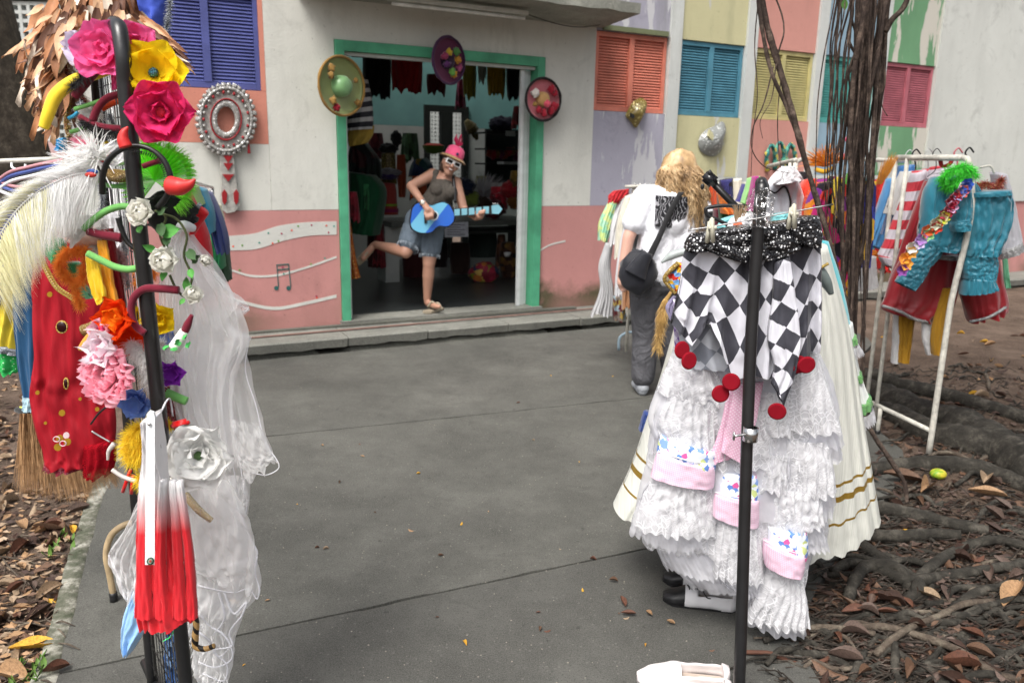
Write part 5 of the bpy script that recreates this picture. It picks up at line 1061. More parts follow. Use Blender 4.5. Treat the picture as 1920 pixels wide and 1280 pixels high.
tee = mk('t_shirt', join(cap(b(590, 960, .03), .165, b(700, 950, .05), .165), cap(b(590, 960, .03), .165, b(640, 700, .04), .155), cap(b(700, 950, .05), .165, b(740, 700, .06), .16), cap(b(640, 700, .04), .155, b(610, 480, .05), .12), cap(b(740, 700, .06), .16, b(830, 480, .08), .12), cap(sL, .085, sR, .085), cap(b(700, 600, 0), .13, b(720, 480, .0), .12), cap(sL, .088, b(440, 585, .0), .086), cap(sR, .088, b(955, 560, .06), .086)), M_tee, wb); remesh(tee, .01, 5)
n_ = NT('black leaf print'); v_ = n_.vec('Object'); wq = n_.n.new('ShaderNodeTexWave'); n_.l.new(v_, wq.inputs[0]); wq.inputs['Scale'].default_value = 14; wq.inputs['Distortion'].default_value = 18; wq.inputs['Detail'].default_value = 3
M_prt = n_.set(n_.ramp(wq.outputs[1], [(.80, (.012, .012, .015)), (.97, (.4, .4, .43))]), .8)
mk('shirt_print', cloth([(1229, 366, 1289, 369), (1228, 400, 1288, 400), (1227, 424, 1274, 428)], YB - .083, .042, 2, .004, 40, 12, sheet=True), M_prt, wb)
M_trs = worn('charcoal trousers', (.10, .10, .11), 9)
tr = mk('trousers', join(cap(b(560, 1010, .02), .15, b(660, 1010, .05), .15), cap(hL, .125, kL, .095), cap(kL, .095, aL + Vector((0, 0, .05)), .085), cap(hR, .125, kR, .095), cap(kR, .095, aR + Vector((0, 0, .05)), .085)), M_trs, wb); remesh(tr, .01, 5)
for q in (aL, aR): mk('trainer', join(cap(q + Vector((0, -.02, -.055)), .036, q + Vector((-.02, .16, -.055)), .034), cap(q + Vector((0, -.02, -.03)), .045, q + Vector((0, .0, 0)), .04)), plain('grey trainer', (.35, .37, .40), .7), wb)
random.seed(11)
hair = [blob(hd + Vector((0, -.02, .02)), (.125, .12, .135), 4, .12), blob(hd + Vector((.0, -.05, -.13)), (.135, .085, .13), 6, .15)]
for k in range(720):
    a_ = ru(-pi * .95, pi * .05) if k % 3 else ru(-pi, pi); r = ru(.6, 1.0); sx = cos(a_); sy = sin(a_)
    top_ = hd + Vector((sx * .08 * r, sy * .08 * r - .01, .14 - .06 * r)); side = 1 if sx > 0 else -1
    Ln = ru(.30, .50) if sx > -.2 else ru(.22, .36); pts = []; ph = ru(0, 6.3); fq = ru(22, 34); am = ru(.006, .020)
    for j in range(11):
        t = j / 10; out_ = .075 * min(1, t * 2.4) + .035 * t
        p = top_ + Vector((sx * out_ + .03 * t, sy * out_ * .9 - .035 * min(1, t * 3), -Ln * t ** 1.15)); am2 = am * min(1, t * 4)
        p += Vector((cos(ph + t * Ln * fq * 2.3), sin(ph + t * Ln * fq * 2.3) * .8, 0)) * am2; pts.append(p)
    hair.append(tube(pts, [.002, .0034, .0036, .001], 20, 3))
n_ = NT('curly blond hair'); v_ = n_.vec('Object', (1, 1, .4)); n_.bump(n_.noise(v_, 120, 3), .5, .003)
M_hair = n_.set(n_.ramp(n_.noise(v_, 14, 5), [(.3, (.17, .10, .045)), (.5, (.46, .30, .15)), (.7, (.74, .56, .34))]), .42, 0, .4)
mk('hair', join(*hair), M_hair, wb)
bg_ = mk('shoulder_bag', blob(b(462, 960, -.20), (.125, .07, .145), 3, .12), fabric('black nylon', (.015, .016, .022), .6), wb)
mk('bag_strap', cloth([(1272, 360, 1283, 360), (1252, 395, 1262, 398), (1232, 440, 1242, 444), (1212, 478, 1224, 484)], YB - .155, .008, 1, .001, 12, 20), fabric('black webbing', (.02, .02, .022), .7), wb)
mk('bag_flap', cloth([(1205, 470, 1224, 478), (1188, 486, 1216, 500), (1172, 505, 1210, 525)], YB - .26, .03, 2, .004, 24, 10), MC['black nylon'], wb)
# ------------------------------------------------------------ petals, fur and feathers
def quadfur(pts, n, L_, w, spread=1, droop=.2, rmin=.5, up=None):     # fur along a line
    P = catmull(pts, 40)
    def f(i):
        c = P[int(rnd() * 39.99)].lerp(P[min(39, int(rnd() * 39.99))], .0); d = rdir()
        if up is not None: d = (d + Vector(up)).normalized()
        return c, d * L_ * ru(rmin, 1), Vector((0, 0, -droop * L_))
    return strands(f, n, w)
def flower(name, lab, c, face, rad, layers, m, cat='flower', group=None, centre=None, cup=.35, tip=0, ruf=.5, wmul=1.0, sd=0):
    """layers: (count, length share, curl, tilt)"""
    t = thing(name, lab, cat, c, group); face = Vector(face).normalized(); B = basis(face)   # B.y = face
    c = Vector(c)
    for li, (n, ls, curl, tilt) in enumerate(layers):
        Lp = rad * ls; me = [mesh('petal', petal(Lp, Lp * wmul * min(1.6, 4.4 / n + .35), cup, curl, 6, 7, tip, ruf, sd + li * 3 + q), m if not isinstance(m, list) else m[li % len(m)]) for q in range(3)]
        for k in range(n):
            a_ = 2 * pi * (k + .5 * (li % 2)) / n + ru(-.12, .12); tl_ = tilt + ru(-.12, .12)
            rad_ = B @ Vector((cos(a_), 0, sin(a_))); d = (rad_ * cos(tl_) + face * sin(tl_)).normalized(); up_ = (face * cos(tl_) - rad_ * sin(tl_))
            inst('petal', me[k % 3], MX(c + face * .003 * li, d, up_), t)
    if centre: mk('centre', blob(c + face * rad * .18, (rad * centre[1],) * 3, 4, .35, 12, 8), centre[0], t)
    return t
# ------------------------------------------------------------ clothes racks near the building
ft0 = G(1160, 656); r1 = thing('clothes_rack', 'low white clothes rack with pale blue feet left of the blond visitor', 'clothes rack', ft0)
M_pbl = plain('pale blue steel', '9fb6c4', .5, .2)
zt = A(1200, 347, 6.3).z
mk('top_rail', tube([A(1172, 350, 6.3), A(1400, 344, 6.1)], .012, 6), M_whitemetal, r1)
mk('foot', tube([ft0, ft0 + Vector((.01, 0, .12)), ft0 + Vector((.06, 0, .155)), ft0 + Vector((.2, 0, .15))], .012, 14), M_pbl, r1)
mk('pole', tube([A(1190, 350, 6.3), Vector((A(1190, 350, 6.3).x, 6.3, .1))], .012, 4), M_whitemetal, r1); mk('pole', tube([A(1400, 344, 6.1), Vector((A(1400, 344, 6.1).x, 6.1, .0))], .012, 4), M_whitemetal, r1)
for x in (1186, 1196, 1206, 1216): mk('hook', tube([A(x, 368, 6.3), A(x, 352, 6.3), A(x + 4, 344, 6.3), A(x + 8, 349, 6.3)], .004, 10, 5), M_chrome, r1)
S = lambda *r: list(r)
lot = [
 ('shirt', 'mint green shirt with yellow ruffles at the left end of the low white rack', 'shirt', S((1140, 378, 1160, 375), (1122, 420, 1150, 420), (1121, 450, 1138, 455)), 6.4, cells('mint ruffle', 26, [H('9fd0b0'), H('c8d890'), H('8fc8a8')], 'Object'), 4, .05),
 ('scarf', 'bright red ruffled scarf on top of the low white rack', 'scarf', S((1150, 358, 1180, 354), (1140, 368, 1178, 366), (1142, 378, 1160, 380)), 6.2, fabric('bright red jersey', 'b02028'), 5, .05),
 ('lace_skirt', 'long grey white lace skirt trailing at the left end of the low white rack', 'skirt', S((1135, 455, 1150, 455), (1122, 500, 1145, 500), (1125, 540, 1150, 540), (1107, 590, 1150, 590)), 6.35, fabric('grey white lace', (.42, .42, .43)), 6, .06),
 ('shirt', 'white shirt with thin red cuff on the low white rack', 'shirt', S((1160, 372, 1180, 368), (1146, 420, 1170, 420), (1142, 456, 1160, 458)), 6.2, fabric('white shirt cotton', (.62, .62, .63)), 3, .05),
 ('shirt', 'cream lace blouse in the middle of the low white rack', 'blouse', S((1172, 368, 1196, 362), (1156, 420, 1190, 420), (1152, 480, 1180, 485)), 6.1, fabric('cream lace', (.60, .57, .48)), 4, .06),
 ('dress', 'white cotton dress hanging beside the visitor\'s left arm', 'dress', S((1186, 362, 1212, 360), (1168, 430, 1200, 430), (1156, 500, 1190, 500), (1152, 555, 1176, 555)), 6.0, fabric('white dress cotton', (.60, .60, .62)), 5, .07),
 ('vest', 'black vest hanging on the low white rack just behind the visitor', 'vest', S((1196, 362, 1222, 360), (1182, 410, 1215, 410), (1184, 470, 1215, 470)), 5.9, fabric('black wool', (.015, .015, .018)), 3, .06),
 ('trousers', 'tan trousers hanging low behind the shoulder bag', 'trousers', S((1168, 520, 1188, 520), (1166, 575, 1186, 575)), 5.85, fabric('tan cotton', '9f7250'), 2, .05),
 ('gold_cuff', 'gold trimmed grey garment hem low on the low white rack', 'garment', S((1150, 555, 1172, 555), (1148, 575, 1172, 578), (1150, 600, 1176, 600)), 5.95, cells('gold and maroon trim', 30, [H('8f7a3a'), H('4a1418'), H('6a6058'), H('7f8f98')], 'Object'), 2, .05),
]
mid = [
 ('#black suit cloth', '101012', (1322, 398, 1345, 396), (1322, 440, 1348, 440), 'black jacket just right of the blond hair on the middle rack', 'jacket'),
 ('#wine cloth', '5a1024', (1338, 392, 1352, 392), (1336, 450, 1356, 450), 'dark red coat next to the black jacket on the middle rack', 'coat'),
 ('#green wool', '14522c', (1346, 372, 1362, 376), (1350, 420, 1372, 430), 'dark green waistcoat under the orange collar on the middle rack', 'waistcoat'),
 ('#orange cloth', 'd8742a', (1344, 362, 1368, 366), (1352, 400, 1382, 402), 'orange and brown collar behind the toy guitar neck', 'collar'),
 ('#violet cloth', '33307c', (1392, 346, 1402, 345), (1380, 378, 1396, 380), 'violet blue sleeve left of the lime costume', 'sleeve'),
 ('#lime cloth', '94cc80', (1402, 335, 1424, 330), (1390, 380, 1416, 392), 'pale lime green costume left of the white jacket', 'costume'),
 ('#magenta cloth', 'a8287c', (1412, 332, 1420, 330), (1400, 395, 1410, 396), 'magenta strip between the lime costume and the white jacket', 'cloth'),
]
def colm(s, h): return fabric(s[1:], h)
for nm, lab, cat, rows, Y, m, f, th in lot: cm(nm, lab, cat, rows, Y, m, th=th, folds=f, amp=.02, hem=.02, seed=len(lab))
for i, (mn, hx, a1, a2, lab, cat) in enumerate(mid): cm(cat.replace(' ', '_'), lab, cat, [a1, tuple((p + q) / 2 for p, q in zip(a1, a2)), a2], 5.3 - i * .1, colm(mn, hx), th=.06, folds=3, amp=.015, seed=i)
cm('white_jacket', 'white jacket with wide collar and black seams hanging on the middle rack', 'jacket', [(1462, 320, 1484, 318), (1440, 350, 1500, 345), (1434, 380, 1506, 370), (1448, 440, 1500, 440)], 4.6, fabric('pale jacket cotton', (.52, .53, .58)), th=.07, folds=3, amp=.015, seed=4)
mk('black_piping', tube([A(1436, 352, 4.52), A(1452, 362, 4.52), A(1470, 350, 4.52), A(1482, 375, 4.52), A(1478, 410, 4.52)], .006, 24, 6), M_blackm, label='black piping along the front of the white jacket', cat='trim')
cm('white_collar', 'upper white collar standing above the white jacket', 'collar', [(1466, 312, 1488, 312), (1440, 340, 1502, 330), (1436, 348, 1506, 338)], 4.5, M_wsat, th=.05, folds=3, seed=8)
cm('black_coat', 'black hooded coat between the white jacket and the red one', 'coat', [(1496, 322, 1512, 322), (1482, 350, 1514, 350), (1478, 400, 1512, 400)], 4.75, MC['black wool'], th=.05, folds=2, seed=9)
cm('red_jacket', 'bright orange red shiny jacket on the middle rack', 'jacket', [(1506, 338, 1530, 334), (1490, 370, 1528, 370), (1488, 410, 1524, 410)], 4.65, satin('orange red satin', 'd83a20'), th=.07, folds=3, seed=10)
cm('red_jacket', 'second orange jacket with sequins right behind the red one', 'jacket', [(1524, 340, 1546, 345), (1508, 375, 1536, 380), (1500, 420, 1528, 420)], 4.55, sequin('orange sequin jersey', H('e0502c'), (.9, .6, .4), 60, .9), th=.06, folds=2, seed=11)
M_hw = cells('yellow magenta flower print', 13, [H('e0a828'), H('141016'), H('c82a78'), H('e88a28'), H('1a1420'), H('d8c040'), H('7a2a8a'), H('d03a30')], 'Object')
for i, (r, Y, lab) in enumerate([(S((1530, 345, 1560, 340), (1512, 385, 1556, 385), (1512, 440, 1550, 440)), 4.4, 'yellow and black flower printed shirt right of the two orange jackets'), (S((1556, 330, 1585, 335), (1545, 400, 1580, 400), (1556, 480, 1590, 480), (1560, 560, 1595, 560)), 4.6, 'long orange and magenta printed dress behind the aerial roots'), (S((1585, 330, 1612, 335), (1580, 400, 1606, 400), (1582, 450, 1604, 450)), 4.5, 'magenta and black printed shirt deep behind the aerial roots')]):
    cm('printed_dress', lab, 'dress' if i == 1 else 'shirt', r, Y, M_hw, th=.07, folds=4, amp=.02, seed=20 + i)
cm('blue_yellow_costume', 'navy and yellow costume seen through the right side of the aerial roots', 'costume', S((1612, 340, 1640, 340), (1606, 430, 1636, 430), (1604, 500, 1628, 500)), 4.5, cells('navy yellow print', 9, [H('28308c'), H('e0b030'), H('1c2470'), H('303aa0')], 'Object'), th=.07, folds=4, seed=25)
cm('neon_green_cloth', 'neon green cloth glimpsed through the aerial roots', 'cloth', S((1590, 325, 1604, 325), (1585, 345, 1606, 345)), 4.45, fabric('neon green', '58c020'), th=.04, folds=2)
cm('pleated_skirt', 'pale grey pleated skirt with dark stripes low beside the aerial roots', 'skirt', S((1612, 480, 1640, 480), (1608, 520, 1642, 515), (1605, 545, 1644, 535)), 4.8, fabric('pale pleats', (.55, .55, .56)), th=.07, folds=8, amp=.015)
cm('pink_ribbon', 'bright pink ribbon bow above the printed shirts behind the aerial roots', 'ribbon', S((1584, 262, 1594, 250), (1590, 275, 1600, 270), (1576, 300, 1584, 296)), 4.5, satin('shocking pink satin', 'e0286c'), th=.02, folds=2)
cm('pink_ribbon', 'bright pink ribbon tail on the right side of the aerial roots', 'ribbon', S((1612, 255, 1622, 250), (1610, 275, 1620, 280)), 4.5, MC['shocking pink satin'], th=.02, folds=2)
random.seed(90)
extra = [(1330, 'c8502a', 'burnt orange costume sleeve just right of the black jacket', 'costume'), (1362, '2a2a5a', 'navy costume low behind the toy guitar neck', 'costume'), (1378, 'd8d0c0', 'cream blouse low behind the toy guitar neck', 'blouse'), (1420, '2f7a50', 'green gown right of the lime costume', 'gown'),
 (1500, 'e0c030', 'bright yellow cloth between the black coat and the red jacket', 'cloth'), (1538, '7a1c6a', 'purple gown right of the second orange jacket', 'gown'), (1570, 'e05a8a', 'pink gown half behind the aerial roots', 'gown'), (1600, 'f0a020', 'amber gown deep behind the aerial roots', 'gown'), (1622, '1f8a9a', 'turquoise gown showing through the aerial roots', 'gown'), (1650, 'd8302a', 'scarlet gown right of the aerial roots', 'gown'), (1664, 'e8e4da', 'white gown just left of the sky blue satin costume', 'gown'), (1690, '283a8a', 'cobalt gown behind the far end of the cream rack', 'gown')]
for i, (x, hx, lab, cat) in enumerate(extra):
    yb = 520 if x < 1640 else 500; cm(cat, lab, cat, [(x - 12, 338, x + 12, 334), (x - 20, 400, x + 16, 400), (x - 22, yb, x + 18, yb + 6)], 5.6 + .03 * i, cells('costume print ' + hx, 9, [H(hx), mul(H(hx), .6), H(hx), mul(H(hx), 1.4), H('20181c')], 'Object') if i % 2 else fabric('costume ' + hx, hx), th=.07, folds=4, amp=.02, hem=.04, seed=90 + i)
r2 = thing('clothes_rack', 'white steel clothes rack in the middle, behind the chequered top and the aerial roots', 'clothes rack', Vector((A(1485, 300, 4.8).x, 4.8, 0)))
for x in (1483, 1492): p = A(x, 305, 4.8 if x < 1490 else 4.7); mk('pole', tube([p, Vector((p.x, p.y, .02))], .014, 4), M_whitemetal, r2)
mk('top_rail', tube([A(1440, 312, 5.6), A(1482, 302, 4.9), A(1492, 300, 4.7)], .013, 8), M_whitemetal, r2); mk('top_rail', tube([A(1492, 305, 4.75), A(1500, 300, 4.8), A(1640, 300, 4.95), A(1700, 302, 5.0)], .013, 12), M_whitemetal, r2)
random.seed(21)
fh = thing('feather_headpiece', 'orange feather headpiece standing above the printed shirts, left of the aerial roots', 'headpiece', A(1548, 318, 4.2))
mk('feathers', strands(lambda i: (A(1546 + ru(-5, 5), 312, 4.2), (lambda a_: Vector((cos(a_), ru(-.3, .2), sin(a_))) * ru(.07, .14))(ru(.4, 3.0)), Vector((ru(-.02, .02), 0, -.02))), 420, .0035), fabric('orange feathers', 'f0962a'), fh)
mk('headband', tube([A(1530, 318, 4.2), A(1545, 322, 4.15), A(1560, 316, 4.2)], .012), fabric('yellow band', 'e0a828'), fh)
mk('orange_feathers', strands(lambda i: (A(1648 + ru(-5, 5), 345, 4.7), (A(1678, 300, 4.7) - A(1650, 345, 4.7)) * ru(.5, 1) + Vector((ru(-.03, .03), 0, ru(-.02, .02))), Vector((0, 0, .03))), 160, .004), fabric('dusty orange feathers', 'c8862a'), label='dusty orange feathers leaning right of the aerial roots', cat='feathers')
# ------------------------------------------------------------ rack at the far right
f1 = G(1740, 860); zb = A(1742, 808, f1.y).z; fb = G(1625, 750, zb); tn = A(1822, 296, f1.y)
r3 = thing('clothes_rack', 'chipped cream tubular clothes rack at the right carrying turquoise and red costumes', 'clothes rack', f1)
ztop = tn.z; Pn = Vector((f1.x, f1.y, 0)); Pf = Vector((fb.x, fb.y, 0))
tn2 = Vector((tn.x, tn.y, tn.z))
mk('pole', tube([Pn, Vector((Pn.x * .5 + tn.x * .5, Pn.y, ztop * .5)), tn2 - Vector((0, 0, .06)), tn2 + Vector((-.012, .01, -.012)), tn2 + (Pf - Pn).normalized() * .06], .0165, 30), M_whitemetal, r3)
mk('top_rail', tube([tn2 + (Pf - Pn).normalized() * .06, tn2 + (Pf - Pn)], .0165, 4), M_whitemetal, r3)
for q in (0, .10):
    d = (Pf - Pn).normalized() * q; mk('pole', tube([Pf - d + Vector((0, 0, .02)), Vector((Pf.x, Pf.y, ztop)) - d], .0125, 4), M_whitemetal, r3)
mk('lower_rail', tube([Pn + Vector((0, 0, zb)), Pf + Vector((0, 0, zb))], .014, 4), M_whitemetal, r3)
q = G(1645, 812); mk('foot', tube([q, q + Vector((0, 0, zb - .005))], .013, 4), M_whitemetal, r3); mk('foot_cap', tube([q + Vector((0, 0, -.005)), q + Vector((0, 0, .02))], .016, 3), M_blackm, r3)
mk('side_bar', tube([A(1838, 314, 4.3), A(1858, 312, 4.3), A(1864, 325, 4.3)], .006, 12), M_whitemetal, r3)
for i, (x, m, lab) in enumerate([(1704, M_whiteplastic, 'white hook at the far end'), (1716, M_blackm, 'black broad hook second from the far end'), (1740, M_wire, 'thin wire hook in the middle'), (1755, M_blackm, 'thin dark hook in the middle'), (1795, plain('pink plastic', 'd07a80', .4), 'pink plastic hook near the front bend'), (1816, M_blackm, 'large black hook over the front bend')]):
    y = 296 - i * .8; Yh = 5.1 - i * .14
    mk('hanger', tube([A(x - 16, y + 38, Yh), A(x - 2, y + 26, Yh), A(x, y + 8, Yh), A(x - 6, y - 6, Yh), A(x + 2, y - 15, Yh), A(x + 10, y - 6, Yh)], .005 if i in (1, 5, 4) else .0025, 24, 6), m, label='hanger with ' + lab + ' of the cream rack', cat='hanger')
M_cr = satin('crimson satin', '8c0f1c'); M_tq = satin('teal satin', '247488', .2); M_rw = stripes('red and white stripes', .115, (.62, .05, .07), (.66, .62, .68), radians(-12)); M_bl = satin('sky blue satin', '4f8fc4')
M_sil = sequin('silver braid', (.3, .3, .3), (.7, .7, .7), 120)
R = lambda nm, lab, cat, rows, Y, m, **k: cm(nm, lab, cat, rows, Y, m, **dict(dict(th=.07, folds=4, amp=.018), **k))
bs = thing('blue_costume', 'sky blue satin costume with orange hem at the far end of the cream rack', 'costume', A(1640, 470, 5.2))
mk('satin', cloth([(1664, 336, 1690, 332), (1645, 390, 1682, 390), (1624, 455, 1655, 470)], 5.2, .07, 3, .015), M_bl, bs); mk('hem', cloth([(1622, 462, 1652, 478), (1624, 478, 1640, 484)], 5.19, .07, 3, .01, nv=6), fabric('burnt orange trim', 'c06a20'), bs)
R('blue_costume', 'second blue satin costume with dark shoulders behind the white blouse', 'costume', [(1684, 312, 1712, 308), (1672, 380, 1706, 380), (1655, 440, 1680, 440)], 5.0, satin('mid blue satin', '2f6ca8'), seed=3)
R('white_blouse', 'white blouse sleeve hanging between blue satin and the striped shirt', 'blouse', [(1690, 322, 1714, 320), (1672, 365, 1700, 365), (1660, 400, 1678, 405)], 4.95, fabric('ivory blouse', (.64, .64, .62)), seed=4)
ss = thing('striped_shirt', 'red and white striped long-sleeved shirt hanging left of the crimson satin costume', 'shirt', A(1680, 500, 4.8))
mk('sleeve', cloth([(1712, 322, 1735, 318), (1692, 372, 1722, 375), (1672, 420, 1700, 425), (1656, 460, 1685, 465), (1648, 478, 1676, 484)], 4.8, .05, 3, .01), M_rw, ss)
mk('cuff', cloth([(1648, 478, 1676, 486), (1652, 490, 1678, 498), (1665, 500, 1674, 505)], 4.79, .05, 4, .01, nv=6), M_rw, ss)
mk('body', cloth([(1730, 318, 1768, 314), (1722, 360, 1760, 360), (1700, 440, 1740, 440), (1680, 500, 1720, 500)], 4.85, .06, 3, .012), M_rw, ss)
mk('shoulder', cloth([(1745, 314, 1790, 308), (1740, 335, 1790, 330)], 4.75, .06, 3, .01), M_rw, ss)
cs = thing('crimson_costume', 'crimson satin knee breeches with silver braid hems behind the turquoise costume', 'costume', A(1770, 600, 4.5))
mk('panel', cloth([(1735, 340, 1762, 338), (1712, 400, 1750, 400), (1690, 460, 1740, 460), (1668, 530, 1730, 530)], 4.62, .05, 3, .015), M_cr, cs)
mk('breeches_leg', cloth([(1700, 470, 1800, 470), (1672, 520, 1796, 520), (1656, 565, 1788, 570), (1652, 572, 1775, 596), (1700, 594, 1745, 604)], 4.55, .09, 5, .02, hem=.02), M_cr, cs)
mk('breeches_leg', cloth([(1795, 480, 1870, 480), (1798, 530, 1878, 530), (1808, 575, 1886, 570), (1818, 602, 1884, 584)], 4.5, .09, 4, .02, hem=.02), M_cr, cs)
mk('silver_braid', tube([A(1654, 573, 4.44), A(1690, 585, 4.43), A(1715, 598, 4.44), A(1745, 604, 4.47)], .009, 20, 6), M_sil, cs); mk('silver_braid', tube([A(1818, 603, 4.4), A(1850, 596, 4.39), A(1886, 576, 4.41)], .009, 16, 6), M_sil, cs)
mk('silver_belt', cloth([(1758, 478, 1795, 478), (1758, 486, 1795, 487)], 4.46, .06, 2, .004, nv=4), M_sil, cs)
R('yellow_ribbon', 'mustard yellow trouser leg with white edge hanging lowest under the crimson costume', 'trousers', [(1684, 590, 1716, 590), (1684, 630, 1710, 630), (1682, 678, 1702, 680)], 4.62, fabric('mustard cotton', 'a87c1e'), th=.03, folds=2)
mk('white_edge', cloth([(1676, 588, 1686, 588), (1674, 630, 1685, 630), (1672, 680, 1684, 680)], 4.64, .025, 2, .006), fabric('white lining', (.62, .62, .62)), label='white lining strip left of the lowest mustard yellow trouser leg', cat='lining')
R('yellow_ribbon', 'mustard yellow trouser leg hanging between the two crimson legs', 'trousers', [(1768, 540, 1792, 540), (1752, 590, 1782, 590), (1745, 640, 1770, 640), (1748, 664, 1764, 664)], 4.46, MC['mustard cotton'], th=.03, folds=2)
mk('white_edge', cloth([(1728, 605, 1748, 605), (1730, 640, 1750, 640), (1738, 665, 1750, 662)], 4.5, .02, 2, .006), MC['white lining'], label='white lining hanging beside the upper mustard yellow trouser leg', cat='lining')
tc = thing('turquoise_costume', 'teal satin clown costume with elastic gathered legs at the front of the cream rack', 'costume', A(1790, 550, 4.3))
mk('body', cloth([(1750, 334, 1800, 328), (1738, 350, 1830, 350), (1728, 400, 1838, 395), (1722, 440, 1834, 440), (1722, 458, 1818, 462), (1730, 466, 1800, 476)], 4.34, .10, 5, .022, 90, 34, crease=.015), M_tq, tc)
mk('trouser_leg', cloth([(1722, 446, 1772, 450), (1710, 476, 1764, 474), (1700, 492, 1742, 500)], 4.33, .07, 5, .012, crease=.012), M_tq, tc)
mk('gathered_cuff', cloth([(1700, 490, 1742, 500), (1690, 512, 1732, 520), (1681, 528, 1712, 545)], 4.32, .065, 9, .010, crease=.01), M_tq, tc)
mk('body', cloth([(1818, 364, 1888, 358), (1816, 385, 1893, 378), (1812, 430, 1888, 430), (1808, 460, 1872, 464), (1806, 478, 1866, 478)], 4.26, .10, 6, .022, 90, 30, crease=.015), M_tq, tc)
mk('waistband', cloth([(1816, 362, 1890, 356), (1817, 370, 1892, 364)], 4.25, .105, 22, .008, 120, 5), M_tq, tc)
mk('gathered_cuff', cloth([(1806, 478, 1866, 478), (1803, 500, 1868, 502), (1806, 522, 1862, 524)], 4.26, .085, 10, .012, 90, crease=.01), M_tq, tc)
mk('frill', cloth([(1808, 520, 1860, 522), (1804, 535, 1866, 536), (1802, 552, 1868, 540)], 4.26, .09, 9, .016, 90, 8), M_tq, tc)
mk('sleeve', cloth([(1788, 352, 1816, 350), (1782, 385, 1820, 385), (1784, 412, 1818, 412), (1790, 424, 1812, 424)], 4.22, .06, 5, .012, crease=.01), M_tq, tc); mk('sleeve_cuff', cloth([(1790, 412, 1814, 412), (1784, 420, 1818, 420), (1786, 434, 1814, 432)], 4.21, .06, 9, .012), M_tq, tc)
cm('white_coat', 'white coat with silver hem hanging behind the right side of the turquoise costume', 'coat', [(1862, 322, 1882, 330), (1868, 380, 1900, 390), (1866, 440, 1912, 452), (1868, 480, 1914, 468)], 4.5, fabric('pale coat cotton', (.5, .5, .54)), th=.07, folds=4, seed=7)
mk('silver_hem', cloth([(1866, 472, 1912, 452), (1868, 486, 1917, 466)], 4.48, .08, 4, .01, nv=5), M_sil, label='broad silver sequin hem of the white coat at the right edge', cat='hem')
cm('mint_cloth', 'pale mint green cloth strip hanging under the white coat', 'cloth', [(1880, 480, 1888, 480), (1882, 520, 1892, 520), (1884, 540, 1894, 540)], 4.7, fabric('mint cotton', '7fc8a0'), th=.01, folds=1)
random.seed(31)
bo = thing('feather_boa', 'bright green feather boa draped over the front bend of the cream rack', 'boa', A(1790, 340, 4.25))
mk('fluff', quadfur([A(1768, 338, 4.24), A(1778, 324, 4.2), A(1800, 314, 4.18), A(1818, 318, 4.22), A(1826, 332, 4.25)], 1500, .055, .0022), fabric('bright green plume', '48d838'), bo)
mk('fluff', quadfur([A(1772, 350, 4.24), A(1790, 342, 4.2), A(1810, 330, 4.18)], 900, .05, .0022), MC['bright green plume'], bo)
mk('red_gold_tinsel', quadfur([A(1826, 352, 4.4), A(1845, 345, 4.4), A(1868, 350, 4.4), A(1878, 336, 4.42)], 1100, .045, .002), sequin('red gold tinsel', (.35, .05, .03), (.7, .5, .2), 120), label='red and gold tinsel garland over the right shoulder of the teal costume', cat='tinsel')
mk('red_scarf', tube([A(1762, 292, 4.5), A(1768, 312, 4.48), A(1780, 308, 4.46), A(1786, 296, 4.46)], .012, 20, 8, .6), fabric('dark red scarf', '9a1a20'), label='dark red ribbon knotted round the top bar of the cream rack', cat='ribbon')
lei = thing('flower_garland', 'garland of many coloured cloth flowers running diagonally over the teal costume', 'garland', A(1750, 500, 4.2))
mk('string', tube([A(1802, 342, 4.15), A(1775, 400, 4.15), A(1730, 440, 4.16), A(1690, 505, 4.2)], .0025, 20, 5), MC['white lining'], lei)
Lp = catmull([Vector((1806, 346, 0)), Vector((1792, 368, 0)), Vector((1776, 395, 0)), Vector((1758, 416, 0)), Vector((1732, 440, 0)), Vector((1708, 468, 0)), Vector((1688, 506, 0))], 22)
cols_ = ['2f58b8', '24479a', 'd86a58', '9a9ac8', 'b82840', 'a01c38', 'c8a0c0', 'a01c38', 'b03048', 'c8d040', 'd8d8a0', 'c8c8b0', 'c83a20', 'd86030', '9fd090', 'b080c8', 'c8b8e0', 'd8d8d0', 'e8a848', 'e89830', 'e8a040', '8a4a9a']
for i, p in enumerate(Lp):
    hx = cols_[i]; c = A(p.x + ru(-6, 6), p.y, 4.14); mm = fabric('garland ' + hx, hx)
    V, F = [], []
    for k in range(6): V, F = join((V, F), ([MX(c, (cos(k * 1.05 + i), -.35, sin(k * 1.05 + i)), (0, -1, .2)) @ v for v in petal(.040, .036, .3, .25, 3, 4, 0, .4, i)[0]], petal(.040, .036, .3, .25, 3, 4)[1]))
    mk('cloth_flower', (V, F), mm, lei)
